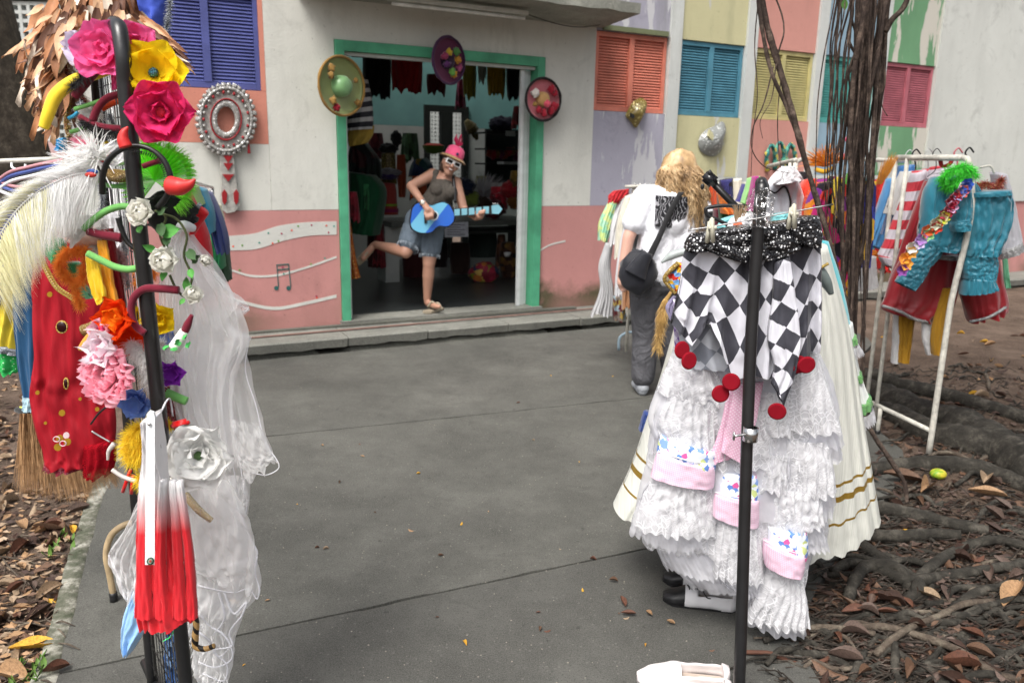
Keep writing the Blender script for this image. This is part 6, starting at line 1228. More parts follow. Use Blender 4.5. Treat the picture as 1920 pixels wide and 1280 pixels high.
# ------------------------------------------------------------ hanging aerial roots of the fig tree
ar = thing('aerial_roots', 'thick curtain of hanging brown aerial roots in front of the costume racks', 'tree roots', G(1610, 790))
random.seed(12)
def aroot(pts, r, sides=7): return mk('aerial_root', tube(pts, r, max(16, len(pts) * 5), sides, .25), M_aer, ar)
for k in range(60):
    core = k < 27; Yk = ru(3.75, 4.15)
    x0 = ru(1612, 1672) if core else ru(1570, 1670); xm = 1592 + (x0 - 1640) * ru(.7, 1.4) + ru(-22, 22); x1 = 1596 + (x0 - 1640) * ru(.2, .9) + ru(-14, 14)
    ye = ru(560, 790) if core else ru(300, 640); n = 9; pts = []
    ph, am = ru(0, 6), ru(2, 9)
    for j in range(n):
        t = j / (n - 1); y = -60 + (ye + 60) * t; tt = (y + 60) / 800
        x = (x0 * (1 - tt) ** 2 + 2 * xm * tt * (1 - tt) + x1 * tt * tt) + am * sin(ph + t * ru(5, 8)) + ru(-3, 3)
        pts.append(A(x, y, Yk + .04 * sin(ph * 2 + t * 6)))
    r = (ru(.005, .010) if k % 4 else ru(.012, .019)) if core else ru(.003, .007)
    aroot(pts, [r, r * .85, r * .7, r * (.25 if ye < 700 else .6)])
for pts, r in (([(1422, -40), (1436, 40), (1462, 130), (1488, 220), (1512, 310), (1540, 400), (1560, 470), (1585, 560), (1612, 690), (1630, 800), (1668, 860), (1697, 910), (1700, 945)], [.014, .016, .012, .011, .012, .012]), ([(1418, -40), (1430, 60), (1448, 140), (1470, 190), (1500, 270), (1530, 380), (1556, 460)], [.010, .009, .006]),
               ([(1440, -40), (1470, 60), (1458, 110), (1470, 160), (1490, 220)], [.004, .003]), ([(1425, -30), (1415, 90), (1420, 180), (1412, 250), (1408, 330)], [.003, .0015]), ([(1450, 125), (1430, 200), (1412, 240), (1410, 280), (1430, 310), (1480, 325)], [.004, .0015]), ([(1455, 120), (1445, 190), (1425, 230), (1430, 260)], [.003, .001]), ([(1466, 130), (1458, 220), (1462, 300), (1470, 345)], [.003, .001]),
               ([(1710, -20), (1690, 20), (1672, 38), (1660, 60)], [.012, .014]), ([(1650, 90), (1660, 150), (1654, 200), (1664, 218)], [.004, .002]), ([(1590, -30), (1598, 25), (1590, 70), (1604, 110), (1580, 160), (1576, 250), (1560, 330), (1572, 420)], [.009, .005, .004]), ([(1604, -20), (1596, 30), (1608, 80), (1592, 130), (1600, 200)], [.007, .004])):
    aroot([A(x, y, 3.85 if i_ < 9 else 3.7) for i_, (x, y) in enumerate(pts)] if pts[-1][1] < 900 else [A(x, y, 3.9 - .02 * i_) for i_, (x, y) in enumerate(pts)], r)
mk('leaf', ([MX(A(1583, 0, 3.8), (.1, 0, -1), (0, -1, 0)) @ v for v in petal(.045, .03, .2, .1)[0]], petal(.045, .03)[1]), fabric('green leaf', '3f6a28'), ar)
# ------------------------------------------------------------ left front rack with mesh panel
lr = thing('display_rack', 'tall black steel display rack with a wire mesh panel carrying headbands and flowers', 'display rack', (-.94, 1.93, 0))
a0 = A(352, 1290, 1.76); a1 = A(228, 75, 1.76); a0 = Vector((a0.x, 1.76, .02)); fx, fy = -1.06, 2.10; zt = A(222, 30, 1.76).z
dv = Vector((fx - a1.x, fy - 1.76, 0))
mk('upright', tube([a0, Vector((a1.x * .5 + a0.x * .5, 1.76, 1)), Vector((a1.x, 1.76, zt - .14)), Vector((a1.x, 1.76, zt - .065)), Vector((a1.x, 1.76, zt - .022)) + dv * .05, Vector((a1.x, 1.76, zt - .01)) + dv * .15], [.0168, .0168], 60, 16), M_black, lr)
mk('upright', tube([Vector((fx, fy, .02)), Vector((fx, fy, 1.0)), Vector((fx, fy, zt - .12)), Vector((fx, fy, zt - .06)) - dv * .04, Vector((fx, fy, zt - .05)) - dv * .2], [.0145, .0145], 40, 12), M_black, lr)
mk('top_rail', tube([Vector((a1.x, 1.76, zt - .01)) + dv * .14, Vector((fx, fy, zt - .05)) - dv * .19], .018, 6, 14), M_black, lr)
for z, nm in ((.05, 'foot_bar'),): mk(nm, tube([Vector((a0.x, 1.76, z)) - dv * .3, Vector((fx, fy, z)) + dv * .3], .014, 4, 8), M_black, lr)
wv, wh = [], []
for k in range(11):
    q = Vector((a0.x, 1.76, 0)).lerp(Vector((fx, fy, 0)), .10 + .8 * k / 10); q1 = Vector((a1.x, 1.76, 0)).lerp(Vector((fx, fy, 0)), .10 + .8 * k / 10)
    mk('mesh_wire', tube([Vector((q.x, q.y, .10)), Vector((q1.x, q1.y, zt - .10))], .0016, 3, 5), M_wire if k % 3 else M_blackm, lr)
for k in range(22):
    z = .12 + k * .078; q = Vector((a0.x, 1.76, z)).lerp(Vector((fx, fy, z)), .04) + Vector((.1, .1, 0)) * 0; mk('mesh_wire', tube([q, Vector((a0.x, 1.76, z)).lerp(Vector((fx, fy, z)), .96)], .0016, 3, 5), M_blackm, lr)
def on(x, y, Y=1.95): return A(x, y, Y)
# brown feather headdress
random.seed(41)
fhd = thing('feather_headdress', 'large brown and white cock feather headdress arching over the top of the black rack', 'headdress', on(160, 150, 2.0))
fm = [plain('feather ' + n_, h_, .6, .35, 30, .3, 90, src='Object') for n_, h_ in (('brown', '96684a'), ('tan', 'd0a884'), ('cream', 'e8dac8'), ('dark', '6a4838'), ('fox', 'b88058'))]
def featherm(L_, W, m, curl):
    V, F = petal(L_, W, .3, curl, 4, 8, .55, .15, L_ * 99); return mesh('feather', (V, F), m)
fme = [featherm(L_, W, fm[i], c) for L_, W, c in ((.080, .026, -.12), (.10, .024, -.22), (.065, .028, .1)) for i in range(5)]
arcp = catmull([Vector((150, 185, 0)), Vector((118, 140, 0)), Vector((120, 90, 0)), Vector((165, 55, 0)), Vector((220, 48, 0)), Vector((265, 75, 0)), Vector((290, 110, 0))], 60)
mk('red_tinsel_band', quadfur([on(p.x + 8, p.y + 6, 1.96) for p in arcp[:34:3]], 1400, .012, .0009), sequin('red tinsel', (.20, .012, .015), (.7, .3, .2), 220), fhd)
mk('headband', tube([on(p.x, p.y, 1.98) for p in arcp[::3]], .012, 40, 8), fabric('brown felt', '3a2418'), fhd)
cen = Vector((205, 165, 0))
for i in range(290):
    k = int((i * .618 % 1) * 59.9); p = arcp[k]; rr = (i % 7) / 6; o = (Vector((p.x, p.y, 0)) - cen).normalized()
    q = 4 + rr * (84 if k < 42 else 26); base = on(p.x + o.x * q * .55 + ru(-8, 8), p.y + o.y * q * 1.1 + ru(-8, 8) - 8, 1.93 + .12 * rr + ru(-.02, .02))
    d = RT * (o.x * ru(.3, .9) + ru(-.22, .22)) + Vector((0, ru(-.35, .1), -ru(.55, 1.0) if k < 44 else -ru(.3, .7)))
    inst('feather', fme[int(rnd() * 15)], MX(base, d, Vector((ru(-.3, .3) + o.x * .4, -1, ru(.0, .5))), ru(.75, 1.25)), fhd)
mk('underdown', quadfur([on(p.x, p.y, 1.98) for p in arcp[::6]], 3600, .055, .0011, droop=.7), petalmat('cream down', 'c8ab90'), fhd)
for x0, y0, x1, y1 in ((60, 80, 2, 96), (70, 60, 20, 92), (55, 110, 32, 75), (80, 150, 58, 180), (290, 60, 320, 80), (285, 90, 340, 106), (270, 40, 318, 68), (100, 30, 60, 40), (75, 130, 64, 172)):
    d = on(x1, y1, 1.9) - on(x0, y0, 1.98); inst('feather', featherm(d.length, .016, fm[1 + (x0 % 2)], -.2), MX(on(x0, y0, 1.98), d, (0, -1, .3)), fhd)
# blue cone with tinsel edge
bc = thing('blue_cloth_cone', 'royal blue cloth hood with silver tinsel edge behind the feather headdress', 'hood', on(290, 40, 2.2))
mk('cloth', cloth([(205, -40, 325, -40), (225, 0, 318, 0), (262, 35, 314, 35), (290, 68, 310, 70)], 2.2, .05, 3, .012), fabric('royal blue cotton cone', '3a52b4'), bc)
mk('tinsel', quadfur([on(326, -30, 2.16), on(318, 10, 2.16), on(314, 40, 2.16), on(309, 72, 2.16)], 900, .016, .001), sequin('silver tinsel', (.35, .38, .42), (.85, .88, .9), 200), bc)
# big flowers
M_pk = petalmat('hot pink petals', 'f870ac', .4, .12); M_ye = petalmat('yellow petals', 'fadc28'); M_mg = None
flower('pink_flower', 'hot pink cloth flower at the top of the black rack, left of its front pole', on(200, 100, 1.80), (-.1, -1, .25), .070, [(6, 1, .22, .12), (5, .7, .2, .4), (3, .4, .1, .9)], M_pk, cup=.4, ruf=.3, sd=3)
mk('pink_ribbon_tail', cloth([(214, 118, 236, 118), (208, 145, 232, 145), (212, 170, 226, 168)], 1.80, .006, 2, .004, sheet=True), M_pk, label='hot pink petal tail hanging down beside the front pole', cat='ribbon')
flower('pink_flower', 'second hot pink flower peeking out right of the front pole above the yellow one', on(252, 92, 1.86), (.3, -1, .2), .060, [(5, 1, .2, .2), (4, .6, .2, .6)], M_pk, cup=.5, sd=8)
flower('yellow_flower', 'big yellow cloth flower with blue centre right of the front pole', on(290, 140, 1.80), (.25, -1, .2), .074, [(6, 1, .2, .1), (5, .8, .25, .35)], M_ye, cup=.35, ruf=.25, sd=13, centre=(sequin('blue glitter', (.02, .12, .2), (.1, .5, .7), 300), .14))
flower('magenta_flower', 'big dark pink cloth flower with black specks under the yellow one', on(305, 213, 1.76), (.2, -1, .05), .074, [(6, 1, .18, .12), (5, .8, .22, .4), (4, .45, .1, .8)], petalmat('speckled magenta petals', 'e63c78', .4, .25), cup=.4, ruf=.3, sd=19, centre=(fabric('red stamen', 'b8203a'), .16))
flower('white_flower', 'small white and lavender flower at the left of the pink one', on(160, 95, 1.86), (-.3, -1, .1), .045, [(5, 1, .2, .3), (4, .6, .2, .6)], petalmat('pale lavender petals', 'e0d8ee'), cup=.5)
# headbands and horns
def band(pts, r, m, lab, Y=1.85, name='headband', cat='headband', n=30, wob=0, dy=0): return mk(name, tube([A(x, y, Y + dy * i) for i, (x, y) in enumerate(pts)], r, n, 10, wob), m, label=lab, cat=cat)
M_mar = fabric('maroon velvet', '6a1428', .9); M_gv = fabric('sage green velvet', '6fae5e', .8); M_bv = plain('black toothed plastic', (.012, .012, .012), .35, .1)
mk('yellow_horn', tube([on(216, 128, 1.9), on(180, 138, 1.88), on(140, 152, 1.86), on(105, 180, 1.84), on(90, 215, 1.83), on(82, 240, 1.83)], [.010, .013, .014, .0145, .013, .011], 40, 14), fabric('stuffed yellow felt', 'e8cc30'), label='long curved stuffed yellow horn sticking out to the left of the rack', cat='horn')
band([(185, 126), (165, 150), (148, 172), (140, 182)], [.011, .009], M_mar, 'maroon velvet headband end above the mesh, nearest the yellow horn')
band([(174, 226), (182, 205), (200, 185), (228, 176)], [.009, .008], M_mar, 'maroon arched headband in the middle of the mesh panel')
mk('black_fur', quadfur([on(135, 165, 1.84), on(150, 150, 1.84), on(165, 135, 1.84)], 500, .028, .0008), fabric('black marabou', (.01, .01, .01)), label='tuft of black fur on the maroon band beside the yellow horn', cat='fur')
bh = thing('furry_headband', 'dark headband with black fur crossing the mesh below the maroon arch', 'headband', on(190, 235, 1.86))
mk('band', tube([on(150, 220, 1.86), on(172, 232, 1.85), on(205, 240, 1.84), on(232, 242, 1.84)], .008, 20), M_mar, bh); mk('fur', quadfur([on(155, 226, 1.85), on(185, 240, 1.84), on(230, 248, 1.84)], 1000, .026, .0008, up=(0, -.2, -.5)), MC['black marabou'], bh)
bd = thing('devil_headband', 'black toothed headband with red devil horns around the front pole', 'headband', on(250, 360, 1.72))
mk('band', tube([on(192, 363, 1.74), on(193, 330, 1.73), on(205, 298, 1.72), (on(235, 277, 1.72)), on(275, 277, 1.72), on(305, 298, 1.72), on(319, 330, 1.72), on(314, 365, 1.73), on(296, 390, 1.74)], [.007, .0055, .0075], 60, 8), M_bv, bd)
for k in range(26):
    a_ = -.5 + k * .085; c = on(258 + 56 * sin(a_ + .3), 334 - 52 * cos(a_ + .3), 1.72); mk('tooth', tube([c, c + (on(258, 340, 1.72) - c).normalized() * .008], .0012, 3, 4), M_bv, bd)
M_horn = plain('red horn plastic', 'c8302e', .45, .1, bump=0)
mk('horn', tube([on(320, 348, 1.70), on(340, 350, 1.69), on(356, 345, 1.69), on(366, 336, 1.69)], [.020, .018, .010, .002], 24, 16), M_horn, bd); mk('horn', tube([on(236, 276, 1.69), on(231, 262, 1.69), on(233, 248, 1.69), on(240, 238, 1.69)], [.013, .012, .008, .002], 20, 14), M_horn, bd)
band([(268, 312), (285, 306), (302, 301)], .006, M_mar, 'short dark red headband end against the green tulle', 1.76)
gt_ = thing('green_tulle_fan', 'bright green tulle fan with fringed rim behind the red devil horn', 'tulle fan', on(290, 340, 1.84))
M_gt = tulle('lime tulle', '9cff50', .78, .45); fc = on(287, 338, 1.82)
def fan(c, r0, a0_, a1_, Y, sd, fold=18, am=.018):
    V, F = [], []; n = 90
    for k in range(7):
        s = k / 6
        for j in range(n + 1):
            a_ = a0_ + (a1_ - a0_) * j / n; rr = r0 * s * (1 + .08 * sin(a_ * 3 + sd)); z = am * s * sin(j / n * fold * 2 * pi) + .02 * s * noise.noise(Vector((a_ * 2, s, sd)))
            V.append(c + RT * rr * cos(a_) + UP * rr * sin(a_) + Vector((0, z, 0)))
    for k in range(6):
        for j in range(n): q = k * (n + 1) + j; F.append((q, q + 1, q + n + 2, q + n + 1))
    return V, F
mk('tulle', fan(fc, .085, -.6, 1.9, 1.82, 1), M_gt, gt_); mk('tulle', fan(fc + Vector((0, .02, 0)), .075, 1.6, 4.1, 1.84, 4), M_gt, gt_); mk('tulle', fan(fc + Vector((0, .035, 0)), .078, .2, 3.2, 1.86, 7), M_gt, gt_)
random.seed(43)
mk('fringe', strands(lambda i: (lambda a_: (fc + (RT * cos(a_) + UP * sin(a_)) * .078 + Vector((0, ru(-.01, .01), 0)), (RT * cos(a_ + ru(-.4, .4)) + UP * sin(a_)) * ru(.012, .028), Vector((0, 0, -.004))))(ru(-.9, 2.0)), 700, .0008), petalmat('lime fringe', '90e050'), gt_)
mk('orange_fluff', quadfur([on(300, 290, 1.9), on(318, 300, 1.9), on(330, 318, 1.9)], 600, .03, .0009), fabric('rust fluff', 'b06038'), label='rust brown fluff behind the rim of the green tulle fan', cat='fluff')
# white ostrich plume
pl = thing('ostrich_plume', 'long white to pale yellow ostrich plume arching out to the left', 'feather', on(90, 400, 1.80))
rc = catmull([on(186, 322, 1.80), on(140, 328, 1.78), on(90, 348, 1.76), (on(40, 385, 1.75)), on(0, 440, 1.74), on(-30, 520, 1.74)], 60)
n_ = NT('ostrich barbs'); xq = n_.sep(n_.vec('World'))[0]; M_pl = n_.thin(n_.mix(n_.ramp(n_.sep(n_.vec('World'))[2], [(.0, 0), (1, 1)]), H('dcd79c'), H('f0f0ee')), .96, .4)
M_p2 = petalmat('pale yellow barbs', 'f2efcc'); M_p1 = petalmat('white barbs', 'fafaf8')
mk('shaft', tube(rc, [.0022, .001], 60, 6), MC['white barbs'], pl)
random.seed(45)
def barb(i, lo, hi):
    t = lo + (hi - lo) * rnd() ** .9; k = int(t * 58); p = rc[k]; tg_ = (rc[k + 1] - rc[k]).normalized(); s = -1 if rnd() < .72 else 1
    nrm = (tg_.cross(Vector((0, -1, 0)))).normalized() * s
    if s > 0: Lq = ru(.03, .055)
    else: Lq = ru(.05, .105)
    nn2 = nrm if nrm.z < 0 or s > 0 else nrm
    down = Vector((0, 0, -1)); out_ = (tg_.cross(Vector((0, -1, 0)))).normalized(); out_ = out_ if out_.z > 0 else -out_
    d = (out_ if s > 0 else -out_) * Lq + tg_ * Lq * ru(.3, .9) + Vector((0, ru(-.02, .02), 0))
    return p, d, down * Lq * (.5 if s > 0 else .25)
mk('barbs', strands(lambda i: barb(i, 0, .72), 3400, .0007, 4), M_p1, pl); mk('barbs', strands(lambda i: barb(i, .4, 1.0), 2200, .0007, 4), M_p2, pl)
def spiky(c, dirs, n, L_, w, m, lab, name, cat, spread=.5, droop=.3):
    c = Vector(c); d0 = Vector(dirs)
    def f(i):
        d = (d0 + rdir() * spread).normalized(); return c + rdir() * .012, d * L_ * ru(.6, 1), Vector((ru(-.2, .2), 0, -1)) * L_ * droop * ru(.2, 1)
    return mk(name, strands(f, n, w, 4), m, label=lab, cat=cat)
spiky(on(178, 292, 1.8), (-.2, -.3, .5), 130, .085, .0028, MC['white barbs'], 'white curled goose feathers above the gold sequin band', 'white_feathers', 'feathers', .9)
spiky(on(165, 310, 1.82), (-1, -.3, .3), 90, .09, .0022, MC['white barbs'], 'white feather spray pointing left above the ostrich plume', 'white_feathers', 'feathers', .6)
mk('gold_sequin_band', tube([on(200, 326, 1.82), on(222, 330, 1.8), on(246, 330, 1.82)], [.014, .017, .014], 14, 12, .3), sequin('gold sequins', (.25, .15, .04), (.8, .6, .25), 400), label='gold sequin band behind the black toothed headband', cat='band')
mk('white_lace_cap', fan(on(215, 312, 1.84), .05, .1, 3.1, 1.8, 3, 6, .008), M_wsat, label='small white lace cap with red trim above the gold band', cat='cap')
mk('red_oval', ell(on(170, 328, 1.77), (.013, .004, .006)), fabric('red enamel', 'b03024', .3), label='flat red oval bead at the root of the ostrich plume', cat='bead'); mk('blue_oval', ell(on(173, 322, 1.775), (.013, .004, .006)), fabric('blue enamel', '2a4a8a', .3), label='flat blue oval bead at the root of the ostrich plume', cat='bead')
band([(180, 335), (200, 347), (225, 349), (248, 345)], .005, M_gv, 'thin pale green headband under the gold sequin band', 1.82)
band([(157, 430), (175, 412), (205, 393), (228, 387), (250, 388)], [.008, .0075], M_gv, 'green headband with gold edge arching left of the white rose', 1.80)
band([(164, 475), (190, 488), (215, 500), (240, 505), (262, 502)], [.008, .008], M_gv, 'green headband curving below the maroon one', 1.78)
band([(165, 434), (190, 440), (215, 444), (228, 446)], [.009, .011], M_mar, 'dark maroon headband end left of the mesh, under the green band', 1.8)
band([(222, 408), (228, 430), (240, 455), (258, 470)], [.007, .005], M_bv, 'plain black headband end in front of the mesh', 1.8)
band([(335, 544), (300, 541), (270, 542), (252, 556), (246, 585), (256, 612), (272, 625)], [.009, .008], M_mar, 'maroon velvet headband looping around the front pole', 1.74)
# roses on a vine
M_rw = None; M_rose = petalmat('white rose petals', 'f6f5ee'); M_leaf = fabric('rose leaf green', '4f9440', .6, .2); M_vine = fabric('olive vine', '4a5230')
vn = thing('rose_garland', 'artificial vine with green leaves joining the white roses', 'garland', on(330, 480, 1.75))
for p in ([(258, 412), (268, 440), (285, 470), (300, 480)], [(300, 400), (330, 410), (350, 440), (345, 480), (360, 520), (350, 552)], [(318, 515), (330, 540), (345, 556), (362, 560)], [(290, 395), (310, 405), (300, 440), (312, 470)]): mk('stem', tube([on(x, y, 1.76) for x, y in p], .003, 24, 6), M_vine, vn)
for x, y, dx, dy, s, m in ((262, 425, 6, 8, .03, 0), (302, 436, 48, -6, .055, 0), (292, 470, -14, -8, .03, 0), (310, 508, 0, 14, .03, 0), (352, 470, 18, 14, .04, 1), (360, 490, 16, -8, .035, 1), (352, 545, 4, -16, .04, 0), (345, 560, -4, 12, .02, 0), (300, 420, 10, 20, .04, 1), (312, 440, 8, 22, .035, 1), (296, 400, 24, -12, .03, 1), (356, 505, 10, 16, .03, 0)):
    inst('leaf', mesh('leaf', petal(s, s * .6, .3, .15, 4, 6, .7, .2, x), M_leaf if m == 0 else fabric('dark rose leaf', '3c5a34')), MX(on(x, y, 1.74), RT * dx - UP * dy + Vector((0, -8, 0)), (0, -1, .3)), vn)
def rose(x, y, r, lab, face=(.05, -1, .25), Y=1.74): return flower('white_rose', lab, on(x, y, Y), face, r, [(6, 1, .25, .15), (5, .85, .3, .5), (4, .65, .25, .85), (3, .45, .1, 1.2)], M_rose, cup=.8, ruf=.25, wmul=1.15, sd=x)
rose(271, 402, .034, 'white rose at the top of the vine beside the front pole', (-.1, -1, .35)); rose(313, 487, .034, 'white rose in the middle of the vine', (0, -1, .1)); rose(360, 556, .024, 'small white rose with pink tips at the lower end of the vine', (.5, -.7, .5)); rose(381, 490, .016, 'tiny pink tipped rosebud at the right of the vine', (.8, -.5, .3))
# orange, yellow and green pieces
M_or = petalmat('orange marabou', 'ffa850')
random.seed(47)
ob = thing('orange_marabou_mask', 'orange fluffy feather mask hanging left of the mesh above the yellow ribbons', 'mask', on(140, 520, 1.84))
mk('fluff', quadfur([on(150, 470, 1.84), on(125, 472, 1.84), on(112, 495, 1.84), on(125, 520, 1.84), on(150, 528, 1.84), on(158, 500, 1.84)], 2600, .026, .0010), M_or, ob); mk('fluff', quadfur([on(140, 540, 1.84), on(145, 560, 1.84), on(152, 575, 1.84)], 700, .022, .001), M_or, ob); mk('fluff', quadfur([on(160, 465, 1.84), on(165, 490, 1.84), on(165, 520, 1.84)], 900, .022, .001), M_or, ob)
mk('orange_fluff', quadfur([on(255, 500, 1.86), on(262, 520, 1.86), on(258, 535, 1.86)], 500, .022, .001), M_or, label='small orange fluff ball behind the front pole', cat='fluff'); mk('orange_fluff', quadfur([on(288, 500, 1.86), on(286, 520, 1.86)], 300, .02, .001), M_or, label='small orange fluff right of the front pole', cat='fluff')
jc = thing('jester_collar', 'shiny green and blue jester collar points below the ostrich plume', 'collar', on(100, 470, 1.9))
mk('green_point', cloth([(75, 450, 118, 440), (70, 465, 124, 465), (92, 482, 118, 482), (103, 490, 108, 494)], 1.90, .02, 2, .006, 40, 14), satin('emerald satin', '1f8a50'), jc)
for r in ([(62, 432, 80, 436), (54, 445, 78, 450), (68, 455, 74, 456)], [(84, 415, 104, 425), (84, 440, 100, 450)], [(60, 405, 82, 415), (72, 425, 90, 436)]): mk('blue_point', cloth(r, 1.92, .02, 2, .005, 30, 10), satin('cobalt satin', '2f4fb4'), jc)
yr = thing('yellow_ribbons', 'pair of yellow and amber ribbons hanging in front of the red velvet strip', 'ribbon', on(190, 570, 1.80))
mk('ribbon', cloth([(160, 480, 186, 484), (164, 520, 192, 522), (176, 560, 198, 560), (185, 571, 192, 568)], 1.80, .005, 1, .006, 24, 20, sheet=True), satin('yellow satin ribbon', 'f0c820'), yr)
mk('ribbon', cloth([(182, 450, 200, 450), (186, 490, 208, 492), (192, 530, 214, 530), (198, 568, 222, 564)], 1.815, .005, 1, .006, 24, 20, sheet=True), satin('amber satin ribbon', 'f2a41c'), yr)
cm('red_velvet_strip', 'dark red velvet strip hanging behind the yellow ribbons', 'ribbon', [(190, 430, 212, 428), (198, 480, 218, 480), (210, 540, 232, 545), (215, 590, 236, 590)], 1.88, fabric('red velvet', '8c1420', .9), th=.01, folds=1)
wh = thing('white_headpiece', 'white feather and satin headpiece left of the mesh, above the orange mask', 'headpiece', on(160, 440, 1.84))
for k in range(9): inst('feather', mesh('feather', petal(ru(.06, .09), .03, .3, -.2, 4, 6, .5, .2, k), M_p1), MX(on(168 + ru(-8, 8), 412 + ru(-10, 14), 1.83), RT * ru(-1.2, -.2) + UP * ru(-.7, .2) + Vector((0, -.3, 0)), (0, -1, .2)), wh)
mk('satin', blob(on(152, 440, 1.86), (.04, .02, .028), 3, .3), fabric('blush satin', 'e8c8c0'), wh)
flower('orange_lily', 'flame orange and red cloth flower against the maroon loop', on(228, 600, 1.76), (-.3, -1, .3), .060, [(6, 1, .25, .25), (5, .7, .2, .6)], [petalmat('flame petals', 'f5501c'), petalmat('orange petals', 'fb8c24')], tip=.8, cup=.4, sd=2)
flower('orange_lily', 'red cloth flower low on the mesh beside the front pole', on(246, 632, 1.80), (.1, -1, 0), .05, [(5, 1, .2, .2)], MC['flame petals'], tip=.5)
flower('yellow_flower', 'yellow cloth flower just right of the front pole at veil height', on(300, 598, 1.84), (.2, -1, .1), .042, [(5, 1, .2, .2), (4, .6, .2, .6)], M_ye, cup=.5)
flower('yellow_flower', 'small yellow flower behind the maroon loop', on(262, 595, 1.88), (-.1, -1, .1), .032, [(5, 1, .2, .2)], M_ye, cup=.5)
flower('pink_chrysanthemum', 'large pale pink chrysanthemum at the left of the mesh', on(222, 700, 1.74), (-.25, -1, .15), .075, [(18, 1, .3, .08), (16, .85, .3, .3), (12, .65, .3, .6), (9, .45, .3, .95)], petalmat('pale pink petals', 'ffc0ce'), cup=.9, ruf=.1, wmul=1.1, sd=6)
flower('white_lily', 'white and pink lily above the pale pink chrysanthemum', on(205, 652, 1.73), (-.4, -1, .3), .055, [(6, 1, .3, .25), (5, .7, .2, .6)], petalmat('white lily petals', 'faeef4'), tip=.8, cup=.5, sd=9)
flower('pink_orchid', 'small pink orchid above the white lily', on(197, 622, 1.75), (-.3, -1, .2), .035, [(5, 1, .2, .3), (3, .5, .1, .7)], [petalmat('blush petals', 'f8c8d8'), M_pk], cup=.5)
mk('gold_trumpet', tube([on(150, 655, 1.76), on(165, 640, 1.76), on(184, 628, 1.76)], [.006, .012, .020], 16, 12), fabric('golden satin', 'd8902a', .4), label='small gold and orange satin trumpet sticking out at the left', cat='ornament')
mk('gold_mesh_roll', tube([on(156, 620, 1.78), on(172, 614, 1.78), on(188, 606, 1.78)], [.012, .014], 10, 10, .5), MC['gold sequins'], label='roll of gold mesh above the gold trumpet', cat='ribbon')
random.seed(49)
mk('white_marabou', quadfur([on(245, 645, 1.78), on(262, 655, 1.78), on(278, 680, 1.78), on(285, 720, 1.78)], 2400, .035, .001, droop=.4), M_p1, label='white marabou fluff behind the front pole beside the pink chrysanthemum', cat='fluff')
mk('white_marabou', quadfur([on(300, 640, 1.86), on(312, 680, 1.86)], 900, .03, .001), M_p1, label='white marabou fluff right of the front pole', cat='fluff')
flower('purple_flower', 'violet cloth flower between the front pole and the veil', on(322, 698, 1.84), (.2, -1, 0), .038, [(6, 1, .2, .2), (5, .7, .2, .5)], petalmat('violet petals', '9a3cc0'), tip=.6)
flower('blue_flower', 'periwinkle blue cloth flower below the pale pink chrysanthemum', on(258, 750, 1.80), (0, -1, -.2), .045, [(6, 1, .2, .2), (5, .7, .2, .5)], petalmat('periwinkle petals', '7c9ce0'))
flower('blue_flower', 'small blue flower behind the yellow one right of the pole', on(315, 630, 1.88), (0, -1, 0), .025, [(5, 1, .2, .2)], MC['periwinkle petals'])
uh = thing('unicorn_stem', 'maroon and white wrapped stem with green ribbon sticking up over the veil', 'ornament', on(340, 630, 1.72))
mk('maroon_tip', tube([on(360, 590, 1.72), on(352, 608, 1.72), on(346, 622, 1.72)], [.004, .009, .009], 14, 10), M_mar, uh); mk('white_wrap', tube([on(346, 620, 1.72), on(336, 638, 1.72), on(326, 654, 1.72)], [.010, .013, .014], 14, 10), fabric('white felt', 'e4e6dc'), uh)
for x, y in ((348, 628), (338, 640), (354, 642), (330, 650), (314, 648)): inst('ribbon_loop', mesh('ribbon_loop', petal(.02, .016, .4, .3, 3, 4), fabric('kelly ribbon', '3fa04c')), MX(on(x, y, 1.71), (ru(-1, 1), -.6, ru(-1, 1)), (0, -1, 0)), uh)
band([(312, 736), (330, 744), (350, 752)], [.012, .011], M_gv, 'pale green velvet headband showing through the veil', 1.84)
mk('red_sequin_cloth', cloth([(296, 716, 330, 712), (298, 760, 342, 765), (300, 800, 345, 800)], 1.90, .02, 3, .006), sequin('dark red sequins', (.12, .005, .01), (.6, .1, .12), 260, .8), label='dark red sequin cloth behind the pole above the white peony', cat='cloth')
mk('red_vinyl', bbox((0, 0, 0), (.045, .02, .02), .006, Matrix.Translation(on(338, 795, 1.78)) @ Matrix.Rotation(-.25, 4, 'Y')), fabric('red vinyl', 'c81414', .2), label='shiny red vinyl bow above the white peony', cat='bow')
random.seed(51)
mk('yellow_fluff', quadfur([on(262, 800, 1.76), on(250, 815, 1.76), on(242, 835, 1.76), on(250, 855, 1.76), on(268, 850, 1.76), on(262, 828, 1.75)], 4200, .040, .0010), petalmat('golden yellow marabou', 'ffe048'), label='big golden yellow marabou pompom left of the folded umbrella', cat='pompom')
mk('yellow_fluff', quadfur([on(262, 895, 1.84), on(272, 905, 1.84)], 400, .035, .001), MC['golden yellow marabou'], label='small yellow fluff tuft under the big pompom', cat='pompom'); mk('yellow_fluff', quadfur([on(312, 790, 1.84), on(322, 800, 1.84)], 300, .02, .001), MC['golden yellow marabou'], label='yellow fluff showing right of the front pole', cat='pompom')
band([(170, 795), (185, 775), (205, 758)], .0025, M_bv, 'thin black wire headband left of the blue flower', 1.9); band([(172, 808), (188, 818), (206, 828)], .0025, M_wire, 'thin grey wire headband left of the yellow pompom', 1.9)
band([(210, 880), (228, 892), (250, 900), (262, 902)], [.005, .006], plain('clear pale plastic', 'cfc8c4', .3), 'pale plastic headband end under the yellow pompom', 1.86)
